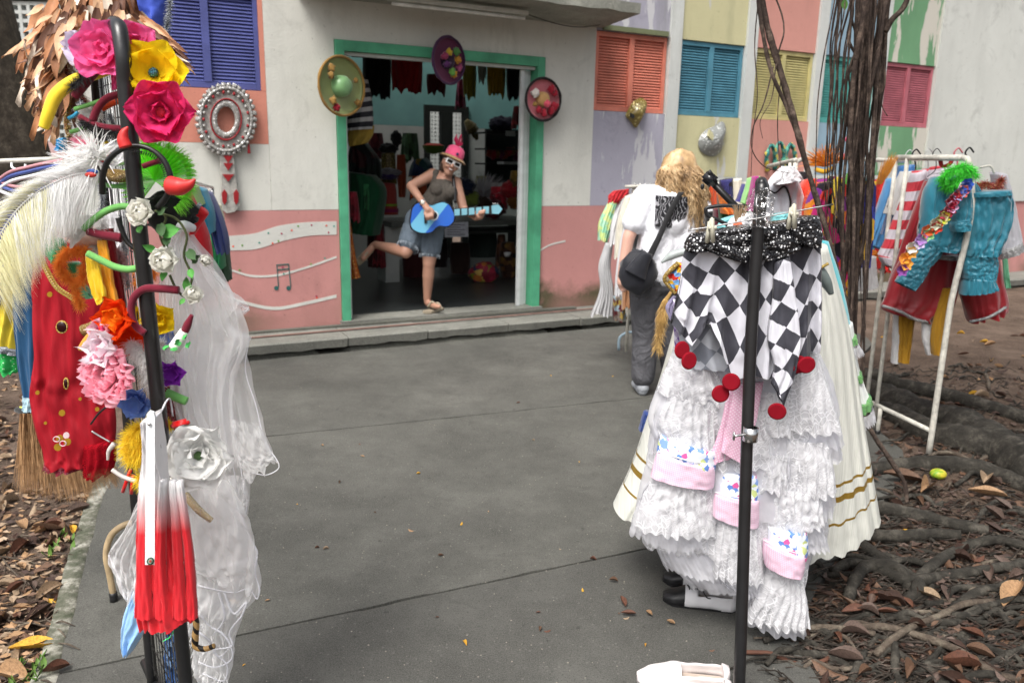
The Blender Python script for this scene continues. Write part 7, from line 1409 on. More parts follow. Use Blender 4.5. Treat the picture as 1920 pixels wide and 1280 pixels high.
band([(202, 862), (204, 845), (214, 832)], [.003, .007], MC['clear pale plastic'], 'pale plastic headband tip left of the yellow pompom', 1.86)
for x0, y0, x1, y1, l in ((230, 922, 245, 880, 'left'), (246, 925, 250, 890, 'right')): mk('red_strap', tube([on(x0, y0, 1.95), on(x1, y1, 1.95)], .005, 4), MC['red vinyl'], label='thin shiny red strap, the %s one of two below the pompom' % l, cat='strap')
flower('white_peony', 'large white peony with green stamen hanging right of the folded umbrella', on(375, 850, 1.74), (.15, -1, .05), .085, [(6, 1, .18, .12), (5, .75, .2, .3), (3, .45, .15, .7)], petalmat('white peony petals', 'f8f8f6'), cup=.5, ruf=.5, wmul=1.1, sd=77, centre=(fabric('green stamen', '3f5a30'), .13))
mk('sequin_strip', tube([on(328, 902, 1.74), on(350, 930, 1.74), on(372, 955, 1.74), on(396, 975, 1.75)], [.006, .009, .009, .007], 24, 6), sequin('iridescent sequins', (.75, .6, .35), (.95, .8, .7), 300), label='iridescent sequin strip lying on the lower veil', cat='strip'); mk('ribbon_rose', blob(on(326, 903, 1.74), (.014, .01, .012), 2, .4, 12, 8), M_rose, label='tiny white ribbon rose at the top of the sequin strip', cat='flower')
mk('black_lace_hat', blob(on(318, 400, 1.9), (.06, .03, .045), 5, .4), MC['black marabou'], label='black net hat behind the vine above the veil', cat='hat')
dt = thing('devil_tail', 'stuffed red devil tail with silver sequin band behind the veil top', 'tail', on(365, 440, 2.0))
mk('tail', tube([on(350, 440, 2.0), on(366, 415, 1.98), on(382, 395, 1.97)], [.016, .017, .014], 20, 12), fabric('scarlet felt', 'd01420'), dt); mk('sequin_band', tube([on(352, 412, 1.96), on(364, 396, 1.96), on(376, 382, 1.96)], .005, 10, 6, .5), MC['silver tinsel'], dt)
cm('red_costume', 'scarlet costume cloth hanging behind the rose vine', 'costume', [(338, 360, 352, 356), (340, 400, 372, 395), (350, 450, 392, 450), (370, 520, 396, 520), (380, 560, 394, 560)], 2.3, fabric('scarlet cotton', 'b81420'), th=.04, folds=3)
# veils
M_veil = tulle('veil tulle', (.98, .98, .98), .52, .45, 7); M_veil2 = tulle('dense veil tulle', (.98, .98, .98), .74, .45, 7); M_cord = fabric('white satin cord', (.78, .78, .82), .4, .05)
ve = thing('bridal_veil', 'long white tulle bridal veil with corded edges hanging right of the front pole', 'veil', on(420, 980, 1.95))
def vl(rows, Y, f, am, m=M_veil, par=None, **k): return mk('veil_layer', cloth(rows, Y, .02, f * .7, am * .8, 100, 40, sheet=True, **dict(dict(hem=.02, crease=.014), **k)), m, par)
vl([(318, 436, 352, 438), (306, 480, 392, 490), (300, 560, 436, 545), (302, 620, 468, 640), (316, 700, 446, 700), (330, 790, 440, 800), (340, 870, 452, 880)], 1.92, 7, .012, par=ve, seed=2, top=.6)
vl([(322, 445, 360, 440), (310, 520, 420, 515), (320, 600, 445, 590), (335, 700, 470, 690), (350, 780, 492, 790), (352, 850, 520, 878)], 1.96, 6, .014, par=ve, seed=5, top=.6)
vl([(330, 440, 365, 440), (325, 540, 400, 530), (330, 640, 420, 640), (345, 760, 440, 760), (360, 860, 470, 900), (380, 930, 465, 965)], 2.0, 5, .012, par=ve, seed=8, top=.6)
vl([(328, 430, 354, 430), (306, 470, 348, 480), (302, 540, 352, 560), (304, 640, 360, 650), (330, 760, 380, 770), (350, 860, 430, 880)], 1.89, 4, .01, M_veil, par=ve, seed=11)
mk('veil_gather', tube([on(330, 436, 1.9), on(345, 424, 1.88), on(364, 428, 1.9)], [.008, .014, .008], 14, 10, .3), M_cord, ve)
for p in ([(400, 510), (430, 548), (455, 575), (467, 580), (440, 588), (425, 605), (440, 625), (468, 633), (445, 665), (420, 700), (390, 715), (376, 730)], [(330, 660), (370, 656), (410, 648), (440, 638), (468, 631)], [(468, 634), (460, 690), (480, 760), (498, 830), (522, 878), (500, 890), (470, 888), (455, 905), (463, 945), (455, 970), (430, 965)], [(400, 700), (430, 760), (445, 840), (455, 900), (460, 930)], [(376, 690), (374, 735)], [(410, 715), (420, 800), (438, 880), (450, 940)]):
    mk('edge_cord', tube([on(x, y, 1.93) for x, y in p], .0014, 70, 6), M_cord, ve)
v2 = thing('bridal_veil', 'second white organza veil pooling to the ground below the white peony', 'veil', on(430, 1260, 1.9))
vl([(262, 930, 330, 905), (235, 990, 300, 980), (205, 1045, 290, 1050), (222, 1085, 280, 1090), (238, 1120, 270, 1128)], 1.80, 5, .012, M_veil, v2, seed=21)
vl([(318, 880, 440, 890), (322, 960, 445, 950), (330, 1040, 482, 1045), (336, 1110, 484, 1115), (345, 1150, 460, 1150)], 1.90, 7, .014, M_veil2, v2, seed=23)
vl([(330, 870, 430, 900), (330, 980, 470, 980), (350, 1060, 478, 1060), (390, 1080, 470, 1100)], 1.86, 5, .016, M_veil, v2, seed=26)
vl([(336, 1080, 430, 1080), (350, 1150, 458, 1130), (362, 1210, 440, 1200), (366, 1262, 436, 1250), (380, 1290, 425, 1290)], 1.94, 8, .014, M_veil2, v2, seed=28)
for p in ([(445, 950), (470, 1010), (482, 1040), (455, 1052), (420, 1062), (385, 1070), (386, 1040), (395, 1000), (410, 1005)], [(482, 1042), (478, 1070), (486, 1110), (482, 1122), (468, 1104), (440, 1110), (400, 1104), (360, 1092), (340, 1080)], [(204, 1040), (222, 1080), (238, 1122), (250, 1100)], [(420, 1110), (440, 1150), (462, 1128), (455, 1150), (430, 1190), (436, 1208), (400, 1220), (425, 1245), (420, 1275), (380, 1262)], [(360, 1120), (390, 1170), (420, 1190), (434, 1235), (400, 1250), (372, 1240)], [(410, 1110), (420, 1160), (400, 1190)], [(366, 1180), (392, 1200), (412, 1230), (430, 1215)]):
    mk('edge_ribbon', tube([on(x, y, 1.87) for x, y in p], [.0030, .0016], 60, 6, .6), M_cord, v2)
for rows, sd in (([(400, 500, 440, 548), (418, 560, 468, 578), (412, 590, 440, 602)], 31), ([(410, 600, 440, 612), (430, 640, 470, 632), (420, 690, 446, 668)], 33), ([(430, 780, 485, 790), (440, 850, 512, 852), (458, 892, 524, 874)], 35), ([(420, 880, 458, 890), (425, 940, 466, 940), (420, 972, 440, 976)], 37)):
    vl(rows, 1.93, 3, .012, M_veil, ve, seed=sd, crease=.010)
mk('ruffle', strands(lambda i: (lambda t: (on(340 + 100 * t + ru(-10, 10), 1120 + 150 * ru(0, 1) , 1.93), RT * ru(-.02, .02) - UP * ru(.005, .03) + Vector((0, ru(-.02, .02), 0)), Vector((0, 0, 0))))(rnd() * .8), 260, .004, 2), M_veil2, v2)
# small things crowding the wire mesh
M_st = MC['silver tinsel']; M_gt2 = sequin('gold tinsel', (.30, .2, .06), (.85, .7, .35), 220)
random.seed(57)
def tins(pts, m, lab, L_=.016, n=420, Y=1.92): return mk('tinsel', quadfur([on(x, y, Y) for x, y in pts], n, L_, .0009), m, label=lab, cat='tinsel')
tins([(128, 190), (126, 230), (132, 270)], M_gt2, 'gold tinsel strand hanging at the left of the mesh under the yellow horn'); tins([(150, 190), (158, 215), (150, 245)], M_st, 'silver tinsel tuft beside the maroon arch')
tins([(205, 215), (215, 240), (222, 262)], M_st, 'silver tinsel seen inside the maroon arch'); tins([(185, 340), (192, 372), (188, 400)], M_st, 'silver tinsel strand under the gold sequin band'); tins([(232, 450), (236, 500), (240, 540)], M_st, 'silver tinsel strand beside the front pole at the middle height')
tins([(120, 300), (135, 312), (150, 318)], M_gt2, 'gold tinsel at the root of the white goose feathers'); tins([(205, 560), (214, 600), (218, 640)], M_gt2, 'gold tinsel strand behind the flame coloured flower')
mk('white_marabou', quadfur([on(150, 205, 1.9), on(170, 210, 1.88), on(185, 218, 1.88)], 700, .022, .001), M_p1, label='white marabou tuft with glitter inside the maroon arch', cat='fluff')
mk('white_marabou', quadfur([on(175, 400, 1.9), on(190, 425, 1.88), on(175, 450, 1.88), on(190, 470, 1.88)], 1500, .032, .001), M_p1, label='white marabou boa between the two green headbands', cat='fluff')
mk('pink_marabou', quadfur([on(140, 262, 1.88), on(158, 268, 1.87), on(172, 272, 1.87)], 600, .024, .001), petalmat('pink marabou', 'ffb8cc'), label='pale pink marabou tuft above the white goose feathers', cat='fluff')
mk('grey_pink_marabou', quadfur([on(222, 470, 1.9), on(228, 500, 1.9), on(226, 530, 1.9)], 800, .022, .001), petalmat('dusty pink marabou', 'd8b0b0'), label='dusty pink marabou strip on the mesh behind the yellow ribbons', cat='fluff')
band([(140, 205), (165, 197), (190, 189)], .005, M_gv, 'thin pale green headband above the white glitter tuft', 1.86); band([(132, 248), (160, 240), (190, 236), (228, 240)], .005, M_gv, 'thin green headband under the furry black headband', 1.88)
band([(128, 222), (140, 216), (146, 210)], .004, fabric('cyan glitter', '3aa0c8', .4), 'short cyan glitter rod at the left of the mesh', 1.86); band([(192, 204), (206, 196), (222, 190)], .007, fabric('orange glitter', 'e8501c', .5), 'short orange red padded band inside the maroon arch', 1.9)
band([(196, 270), (215, 285), (232, 278)], .010, fabric('padded yellow', 'e8c828'), 'yellow padded band behind the small red horn', 1.88); band([(180, 292), (196, 300), (210, 290)], .006, fabric('padded red', 'b81c24'), 'small red padded band beside the black toothed headband', 1.84)
cm('blue_ribbon', 'small bright blue ribbon on the mesh right of the gold tinsel', 'ribbon', [(108, 262, 122, 258), (106, 282, 124, 286)], 1.9, satin('azure satin', '2a9ad0'), th=.01, folds=2)
cm('crimson_cloth', 'crimson cloth piece hanging behind the mesh beside the front pole', 'cloth', [(214, 420, 232, 418), (218, 470, 236, 470)], 2.05, MC['red velvet'], th=.01, folds=2)
cm('white_satin_piece', 'white satin cloth behind the mesh between the green headbands', 'cloth', [(196, 400, 236, 396), (200, 450, 240, 450), (206, 480, 236, 480)], 2.02, M_wsat, th=.02, folds=3)
cm('green_satin_piece', 'dark green satin piece behind the orange marabou mask', 'cloth', [(128, 490, 150, 494), (134, 530, 156, 532), (156, 545, 172, 560)], 1.95, MC['emerald satin'], th=.02, folds=2)
# folded umbrella
um = thing('folded_umbrella', 'folded paper umbrella fading from white to red hanging in front of the black rack', 'umbrella', on(310, 1170, 1.60))
n_ = NT('white to red silk'); z_ = n_.sep(n_.vec('World'))[2]; zz0, zz1 = A(300, 990, 1.6).z, A(300, 915, 1.6).z
f_ = n_.math('DIVIDE', n_.math('SUBTRACT', z_, zz0), zz1 - zz0, True); n_.bump(n_.noise(n_.vec('World', (1, 1, .1)), 60, 3), .4, .004)
M_um = n_.set(n_.mix(f_, (.62, .012, .022), (.72, .70, .70)), .5, 0, .4, .2)
mk('pleats', cloth([(278, 780, 290, 778), (276, 840, 302, 840), (268, 900, 312, 900), (262, 980, 328, 980), (258, 1080, 350, 1060), (258, 1120, 364, 1120), (266, 1170, 370, 1158)], 1.62, .045, 5, .009, 110, 50, hem=.008, top=.15, crease=.008), M_um, um)
for k, (x0, x1) in enumerate(((270, 262), (300, 292), (318, 325), (330, 345))):
    mk('fold', cloth([(x0, 900, x0 + 12, 900), (x1 - 6 + k * 3, 1060, x1 + 20, 1060), (x1 - 8 + k * 4, 1150, x1 + 26, 1160)], 1.575 + .008 * k, .01, 2, .006, 30, 24, hem=.008), M_um, um)
mk('slat', prism([(-.011, 0), (.011, 0), (.011, -.30), (-.011, -.30)], Matrix.Identity(4), .004) if 0 else (lambda q: (q[0], q[1]))(join(([A(x, y, Yq) for x, y, Yq in ((274, 785, 1.56), (290, 782, 1.56), (290, 1058, 1.52), (272, 1058, 1.52), (274, 785, 1.565), (290, 782, 1.565), (290, 1058, 1.526), (272, 1058, 1.526))], [(0, 1, 2, 3), (7, 6, 5, 4), (0, 4, 5, 1), (1, 5, 6, 2), (2, 6, 7, 3), (3, 7, 4, 0)]))), M_whiteplastic, um, smooth=False)
mk('slat_head', upoly([(276, 785), (275, 776), (280, 770), (288, 773), (291, 784)], 1.56, .006), M_whiteplastic, um, smooth=False)
mk('rivet', ell(A(280, 795, 1.555), (.004, .003, .004)), M_chrome, um)
bdg = mk('badge', disc((281.5, 1052), 6.6, 1.517, .003), plain('dark green enamel', '1f4a34', .3), um, smooth=False)
mk('badge_ring', upoly([(281.5 + 4.2 * cos(k * .35), 1052 + 4.2 * sin(k * .35)) for k in range(18)], 1.515, .002), plain('pale badge ring', '9aa898', .3), um, smooth=False); mk('badge_mark', disc((281.5, 1052), 2.2, 1.513, .002), plain('badge red mark', 'a84a3c', .4), um, smooth=False)
mk('cord', tube([A(291, 782, 1.57), A(304, 768, 1.68), A(312, 752, 1.74), A(320, 752, 1.80), A(324, 780, 1.80)], .0022, 20, 6), M_cord, um)
# lower oddments
lb_ = cm('pale_blue_fabric', 'pale blue satin cloth pointing down behind the red umbrella', 'cloth', [(250, 1108, 290, 1104), (234, 1150, 285, 1150), (228, 1190, 270, 1185), (236, 1222, 250, 1218)], 1.86, satin('pale blue satin', '8fbce8'), th=.025, folds=3)
cm('blue_print_cloth', 'blue printed cloth behind the wires at the foot of the rack', 'cloth', [(312, 1180, 330, 1176), (308, 1230, 332, 1230), (312, 1275, 336, 1275)], 1.98, cells('blue batik', 60, [H('3f6aa8'), H('8fb0d8'), H('24406a')], 'Object'), th=.01, folds=2)
mk('green_ribbon', cloth([(326, 1168, 334, 1160), (322, 1190, 330, 1180), (306, 1200, 318, 1196)], 1.84, .004, 1, .003, sheet=True), fabric('neon green ribbon', '2fe070'), label='neon green ribbon curl at the foot of the rack', cat='ribbon')
n_ = NT('banded cane'); q_ = n_.math('FRACT', n_.math('ADD', n_.math('MULTIPLY', n_.sep(n_.vec('World'))[2], 26), n_.math('MULTIPLY', n_.sep(n_.vec('World'))[0], 34))); M_can = n_.set(n_.mix(n_.math('GREATER_THAN', q_, .42), (.015, .012, .01), (.45, .27, .10)), .5)
mk('banded_cane', tube([on(364, 1150, 1.84), on(368, 1170, 1.84), on(366, 1195, 1.84), on(368, 1212, 1.84), on(382, 1216, 1.84), on(402, 1210, 1.84)], [.009, .008, .009, .008, .007], 50, 10, .2), M_can, label='black and gold banded cane handle curling out under the umbrella', cat='cane')
cn = thing('bamboo_cane', 'bamboo walking stick with curved handle and rubber tip standing left of the umbrella', 'cane', G(214, 1130))
gq = G(214, 1126); mk('stick', tube([gq + Vector((0, 0, .02)), gq + Vector((-.006, .0, .10)), gq + Vector((-.01, 0, .2)), gq + Vector((.02, .01, .27)), gq + Vector((.09, .02, .30)), gq + Vector((.13, .02, .27))], .0115, 40, 10, .15), plain('bamboo', 'b09a78', .5, .35, 20), cn); mk('rubber_tip', tube([gq, gq + Vector((-.001, 0, .035))], .0145, 4, 10), M_blackm, cn)
# ------------------------------------------------------------ costumes hanging at the far left
hr = thing('clothes_rack', 'white tubular clothes rail at the far left edge with plastic hangers', 'clothes rack', Vector((-2.2, 3.0, 0)))
pa_, pb2 = A(-60, 305, 2.9), A(112, 298, 2.9)
mk('top_rail', tube([pa_, pb2], .009, 4, 10), M_whitemetal, hr); 
q = pa_ + Vector((-.4, 0, 0)); mk('top_rail', tube([q, pa_], .009, 4, 10), M_whitemetal, hr); mk('pole', tube([q, Vector((q.x, q.y, 0))], .012, 4), M_whitemetal, hr); mk('hook', tube([A(22, 304, 2.9), A(24, 315, 2.88), A(34, 318, 2.88), A(46, 316, 2.88), A(48, 308, 2.88)], .0045, 16, 6), M_whiteplastic, hr)
for i, (m, dy, lab) in enumerate(((plain('dusty pink plastic', 'c08a90', .4), 0, 'dusty pink plastic hanger at the left edge, outermost of three'), (plain('denim blue plastic', '4a5a9a', .4), 8, 'blue plastic hanger inside the pink one at the left edge'), (M_whiteplastic, 18, 'white plastic hanger lowest of three at the left edge'))):
    mk('hanger', tube([A(130, 298 + dy, 2.6), A(60, 312 + dy, 2.62), A(10, 328 + dy, 2.64), A(0, 338 + dy, 2.65), A(14, 346 + dy, 2.64), A(110, 340 + dy, 2.6)], .006, 40, 8), m, label=lab, cat='hanger')
rd = thing('red_dress', 'long scarlet chiffon costume with gold chain trim and jewels hanging left of the rack', 'dress', on(130, 900, 2.4))
M_rd = fabric('scarlet chiffon', '96101f', .6, .12, 0)
mk('gown', cloth([(66, 430, 190, 420), (62, 500, 196, 500), (62, 600, 200, 600), (64, 700, 205, 700), (58, 735, 212, 740), (68, 800, 218, 790), (85, 855, 214, 840), (90, 870, 210, 872)], 2.42, .05, 3, .012, 110, 50, hem=.01, seed=6, crease=.012), M_rd, rd)
mk('underskirt', cloth([(88, 860, 166, 850), (86, 876, 168, 876)], 2.44, .06, 6, .012, 60, 8, hem=.005), sequin('red glitter cloth', (.30, .015, .04), (.6, .25, .25), 400, .8), rd)
mk('lace_underskirt', cloth([(162, 830, 212, 825), (160, 860, 214, 862), (164, 888, 206, 890)], 2.40, .05, 5, .012, 60, 12, hem=.01), lace('red lace', (.40, .01, .02)), rd)
gq2 = catmull([Vector(v) for v in ((70, 468, 0), (80, 490, 0), (92, 515, 0), (108, 540, 0), (130, 555, 0), (150, 568, 0))], 30)
for p in gq2: mk('gold_chain_link', tube([on(p.x + 5 * cos(t), p.y + 3.5 * sin(t), 2.31) for t in [k * pi / 3 for k in range(6)]], .0022, 12, 5, closed=True), sequin('chain gold', (.45, .30, .06), (.8, .6, .2), 200), rd)
for x, y, a_, b2 in ((116, 613, 10, 11), (124, 719, 4, 10)): mk('jewel', ell(on(x, y, 2.32), (a_ / 640, .006, b2 / 640)), plain('garnet', '2a060a', .15), rd); mk('jewel_setting', tube([on(x + a_ * cos(t), y + b2 * sin(t), 2.32) for t in [k * pi / 6 for k in range(12)]], .0028, 24, 6, .6, True), MC['chain gold'], rd)
for x, y, r, w_ in ((93, 552, 5, 0), (116, 774, 6, 0), (182, 767, 4, 0), (70, 736, 4, 0), (112, 822, 7, 0), (124, 816, 6, 1), (126, 828, 7, 0), (108, 838, 7, 0), (150, 748, 3, 0), (85, 793, 3, 0)): mk('sequin_disc', disc((x, y), r, 2.315, .002, 14), plain('gold disc', 'b08a2a', .3, metal=.3) if not w_ else plain('pearl disc', 'd8c0c4', .4), rd, smooth=False)
for x, y in ((106, 823), (118, 831)): mk('sequin_ring', tube([on(x + 6 * cos(t), y + 6 * sin(t) * .8, 2.305) for t in [k * pi / 5 for k in range(10)]], .0016, 20, 5, closed=True), MC['pearl disc'], rd)
cm('blue_dress', 'plain petrol blue dress hanging behind the left edge of the scarlet gown', 'dress', [(36, 420, 80, 420), (32, 520, 80, 520), (36, 640, 90, 640), (52, 735, 95, 742)], 2.62, fabric('petrol blue jersey', '1a4a70'), th=.06, folds=3)
cm('violet_costume', 'dark violet and purple net costume at the far left above the blue dress', 'costume', [(0, 400, 40, 400), (4, 470, 36, 470), (12, 530, 30, 536)], 2.7, fabric('violet net', '3a4490'), th=.05, folds=3)
cm('purple_costume', 'deep purple costume at the left picture edge', 'costume', [(-20, 420, 22, 420), (-20, 500, 20, 500), (-10, 560, 12, 560)], 2.8, fabric('deep purple cotton', '3a2060'), th=.05, folds=3)
yd = thing('yellow_green_skirt', 'yellow skirt with silver braid and green sequined hem at the left edge', 'skirt', on(30, 700, 2.9))
mk('yellow_cloth', cloth([(20, 540, 46, 540), (8, 590, 46, 600), (4, 632, 44, 660)], 2.85, .07, 4, .016), fabric('lemon glitter cloth', 'e0c838'), yd); mk('silver_braid', cloth([(3, 630, 44, 654), (3, 640, 44, 664)], 2.84, .075, 4, .018, nv=5), MC['silver tinsel'], yd); mk('green_hem', cloth([(4, 640, 46, 664), (4, 676, 48, 690), (20, 692, 44, 695)], 2.85, .075, 4, .018, hem=.01), dots('green spotted satin', .016, H('28a850'), H('d0e8d0'), .12), yd)
cm('pale_blue_cuff', 'pale blue cloth end below the petrol blue dress', 'cloth', [(46, 728, 66, 728), (44, 750, 68, 752), (46, 768, 68, 770)], 2.66, fabric('ice blue cotton', 'b0ccd8'), th=.02, folds=2)
gs = thing('grass_skirt', 'brown raffia grass skirt with black waistband hanging low behind the scarlet gown', 'grass skirt', on(120, 920, 2.75))
mk('waistband', tube([on(32, 768, 2.70), on(50, 774, 2.66), on(80, 780, 2.66), on(150, 790, 2.66)], .010, 20, 10), fabric('black waistband', (.015, .015, .015)), gs); mk('lime_stitching', tube([on(38, 763, 2.69), on(60, 768, 2.655), on(80, 772, 2.655)], .0035, 14, 6, .6), fabric('lime thread', 'c0d040'), gs)
random.seed(61)
def gsf(i):
    x = ru(36, 226); y0 = 775 + max(0, x - 80) * .25; ln = ru(115, 155) * (1 if x < 180 else .85) * (1 - .5 * max(0, (x - 120) / 110) * .5); p = on(x * .72 + 40 * .28, y0, 2.68 + ru(-.05, .08)); q = on(x + ru(-8, 8), y0 + ln, 2.72 + ru(-.12, .12)); return p, (q - p), Vector((ru(-.02, .02), 0, -.01))
mk('raffia', strands(gsf, 2600, .0011, 3), plain('brown raffia', 'b08a62', .8, .4, 30), gs)
# rack of costumes behind the veil, near the building
bk = [('lime_costume', 'sage green costume behind the veil, leftmost in the far group', [(352, 345, 368, 350), (362, 380, 380, 385)], '7a9c58'), ('blue_costume', 'teal blue costume top in the far group behind the veil', [(368, 350, 384, 356), (378, 390, 398, 395), (384, 430, 402, 435)], '2a7a94'), ('navy_costume', 'navy costume in the far group with white cuffs', [(382, 358, 394, 362), (392, 390, 412, 400), (400, 440, 426, 450), (410, 470, 428, 475)], '26346a'),
      ('cream_costume', 'cream ruffled collar in the far group behind the veil', [(390, 380, 412, 385), (390, 405, 418, 412), (398, 425, 414, 428)], 'c8c4a4'), ('green_costume', 'emerald costume in the far group behind the veil', [(392, 410, 406, 410), (396, 450, 416, 455), (400, 500, 420, 500)], '1f7a48'), ('dark_green_costume', 'long dark green costume, lowest of the far group', [(412, 445, 424, 445), (410, 490, 430, 490), (412, 525, 432, 528)], '25452a'), ('grey_yellow_costume', 'grey costume with yellow piping in the far group', [(368, 430, 385, 428), (376, 460, 392, 460), (390, 490, 404, 485)], '55583c'), ('orange_brown_costume', 'brown and gold costume hem low in the far group', [(392, 470, 410, 466), (400, 495, 416, 495), (404, 540, 420, 540)], '7a5628'), ('maroon_costume', 'maroon costume behind the scarlet one in the far group', [(360, 400, 380, 400), (370, 470, 392, 470), (380, 540, 398, 540)], '7a1a24')]
for i, (nm, lab, rows, hx) in enumerate(bk): cm(nm, lab, 'costume', rows, 4.6 + .12 * i, fabric('far ' + hx, hx), th=.08, folds=3, amp=.02, seed=i, hem=.02)
fr4 = thing('clothes_rack', 'grey clothes rack carrying the far group of costumes behind the bridal veil', 'clothes rack', Vector((A(380, 345, 5).x, 5, 0)))
q0, q1 = A(345, 338, 4.6), A(398, 352, 5.6); mk('top_rail', tube([q0, q1], .011, 4), M_wire, fr4)
for q in (q0, q1): mk('pole', tube([q, Vector((q.x, q.y, 0))], .011, 4), M_wire, fr4)
# ------------------------------------------------------------ trees, roots and fallen leaves
random.seed(71)
tr_ = thing('tree', 'old broad tree trunk with rough grey brown bark at the left picture edge', 'tree', (-6.2, 9.3, 0))
c0 = G(-60, 556)
TX = A(84, 290, 9.3).x - .66
V, F = [], []
n = 40; Y0 = 9.3; rx = lambda y: (A(45 + (y - 0) * .148 if y < 300 else 90 - (y - 300) * .0, y, Y0).x)
for i in range(46):
    t = i / 45; z = -.1 + t * 6.2; fl = .35 * math.exp(-max(0, z) * 3.2); r = .62 + fl - .03 * z
    lean = -.10 * (z - 1.9)
    for j in range(n):
        a_ = 2 * pi * j / n; rr = r * (1 + .10 * noise.noise(Vector((cos(a_) * 2, sin(a_) * 2, z * .4))) + .05 * noise.noise(Vector((cos(a_) * 7, sin(a_) * 7, z))) + fl * .5 * sin(a_ * 5 + 1))
        V.append((TX + lean + rr * cos(a_) * 1.0, Y0 + rr * sin(a_), z))
for i in range(45):
    for j in range(n): F.append((i * n + j, i * n + (j + 1) % n, (i + 1) * n + (j + 1) % n, (i + 1) * n + j))
mk('trunk', (V, F), M_bark, tr_)
# crown and trunk of the fig tree whose roots hang and spread at the right
fg = thing('fig_tree', 'spreading fig tree whose crown shades the right side and its roots', 'tree', (4.6, 2.2, 0))
mk('trunk', tube([Vector((5.0, 1.6, -.1)), Vector((4.9, 1.7, 1.5)), Vector((4.6, 2.0, 3.2)), Vector((3.9, 2.8, 4.3))], [.8, .55, .4, .25], 20, 16, .3), M_bark, fg)
for a_, b_ in (((3.9, 2.8, 4.3), (1.9, 4.0, 4.4)), ((4.4, 2.3, 3.8), (2.2, .8, 4.7)), ((4.5, 2.2, 3.8), (5.5, 4.5, 4.8)), ((3.9, 2.8, 4.3), (1.2, 2.2, 5.0))): mk('limb', tube([Vector(a_), (Vector(a_) + Vector(b_)) / 2 + Vector((0, 0, .3)), Vector(b_)], [.2, .14, .07], 14, 10, .3), M_bark, fg)
def leafcl(i):
    while 1:
        x, y, z = ru(1.3, 7.5), ru(-1.5, 4.6), ru(3.8, 6.0)
        if noise.noise(Vector((x * .7, y * .7, z * .7))) > -.15: return Vector((x, y, z))
V, F = [], []
for i in range(5200):
    c = leafcl(i); d = rdir() * .10; s = d.cross(rdir()).normalized() * .035; b0 = len(V); V += [c - d, c + s, c + d, c - s]; F.append((b0, b0 + 1, b0 + 2, b0 + 3))
CROWN = mk('crown', (V, F), fabric('fig leaf', (.05, .085, .025), .5, .3), fg, kind='stuff')
# surface roots
rt = thing('surface_roots', 'tangle of dark tree roots covering the ground at the right', 'tree roots', G(1750, 1050)); random.seed(73)
def rz(x, y): return max(soilz(x, y), 0 if inpath(x, y) else -1)
def groot(pts, r, m=M_root, lift=.3, sides=8, par=rt, name='root', wob=.22, **k):
    P = [G(x, y) for x, y in pts]; P = [Vector((p.x, p.y, rz(p.x, p.y) + (r[min(len(r) - 1, int(i * len(r) / len(P)))]) * lift + (.012 * (i % 2)))) for i, p in enumerate(P)]
    return mk(name, tube(P, r, max(20, len(P) * 7), sides, wob), m, par, **k)
groot([(1610, 728), (1660, 752), (1730, 785), (1800, 815), (1860, 850), (1960, 905)], [.08, .11, .13, .14], lift=.15, sides=14)
groot([(1610, 765), (1680, 790), (1760, 830), (1830, 850), (1960, 870)], [.06, .08, .11, .10], lift=.2, sides=12)
groot([(1590, 700), (1640, 715), (1690, 735), (1760, 745), (1850, 770), (1960, 800)], [.05, .06, .05], sides=10)
groot([(1615, 890), (1680, 882), (1760, 885), (1840, 892), (1960, 930)], [.035, .045, .05, .05], sides=12, lift=.4)
groot([(1600, 950), (1660, 962), (1740, 980), (1800, 1000), (1850, 1010)], [.036, .033, .026], sides=10, lift=.5)
groot([(1610, 1000), (1680, 1012), (1760, 1012), (1800, 1020)], [.026, .03, .025], sides=10, lift=.8)
groot([(1590, 1005), (1620, 1030), (1680, 1068), (1720, 1110), (1700, 1130)], [.024, .027, .022], sides=10, lift=.6)
groot([(1560, 1070), (1600, 1060), (1650, 1072), (1700, 1100), (1760, 1090), (1840, 1080), (1960, 1060)], [.02, .025, .02], sides=8, lift=.8)
groot([(1590, 1130), (1600, 1100), (1640, 1068), (1680, 1078), (1700, 1095)], [.022, .026, .022], sides=8, lift=1.2)
groot([(1700, 1110), (1760, 1060), (1800, 1040), (1870, 1032), (1960, 1050)], [.02, .022, .018], sides=8, lift=1)
groot([(1780, 1150), (1830, 1120), (1880, 1105), (1960, 1090)], [.02, .02], sides=8)
groot([(1590, 1180), (1660, 1188), (1720, 1200), (1800, 1240), (1870, 1275), (1930, 1300)], [.013, .014, .012], M_branch, 1.8, name='dry_branch')
groot([(1640, 1230), (1690, 1200), (1760, 1165), (1810, 1148), (1860, 1142)], [.012, .013, .012], M_branch, 2.2, name='dry_branch')
groot([(1503, 1178), (1560, 1182), (1640, 1192)], [.011, .012], M_branch, 1.5, name='dry_branch')
groot([(1392, 1226), (1440, 1234), (1500, 1240), (1545, 1240), (1556, 1222)], [.007, .009, .006], plain('reddish twig', '5a3a2c', .8), 1.2, name='dry_branch')
groot([(1640, 900), (1648, 870), (1660, 862), (1690, 905)], [.006, .006], M_aer, 5)
for k in range(6):     # buttress roots rising at the right edge
    x0 = 1790 + k * 22; groot([(x0, 840 + k * 6), (x0 + 50, 848 + k * 6), (x0 + 120, 862 + k * 10), (x0 + 190, 890 + k * 12)], [.016, .022, .03], sides=8, lift=1.2 + k * .2)
def region(): 
    while 1:
        x, y = ru(1480, 1960), ru(690, 1320)
        p = G(x, y)
        if not inpath(p.x, p.y) or rnd() < .05: return x, y
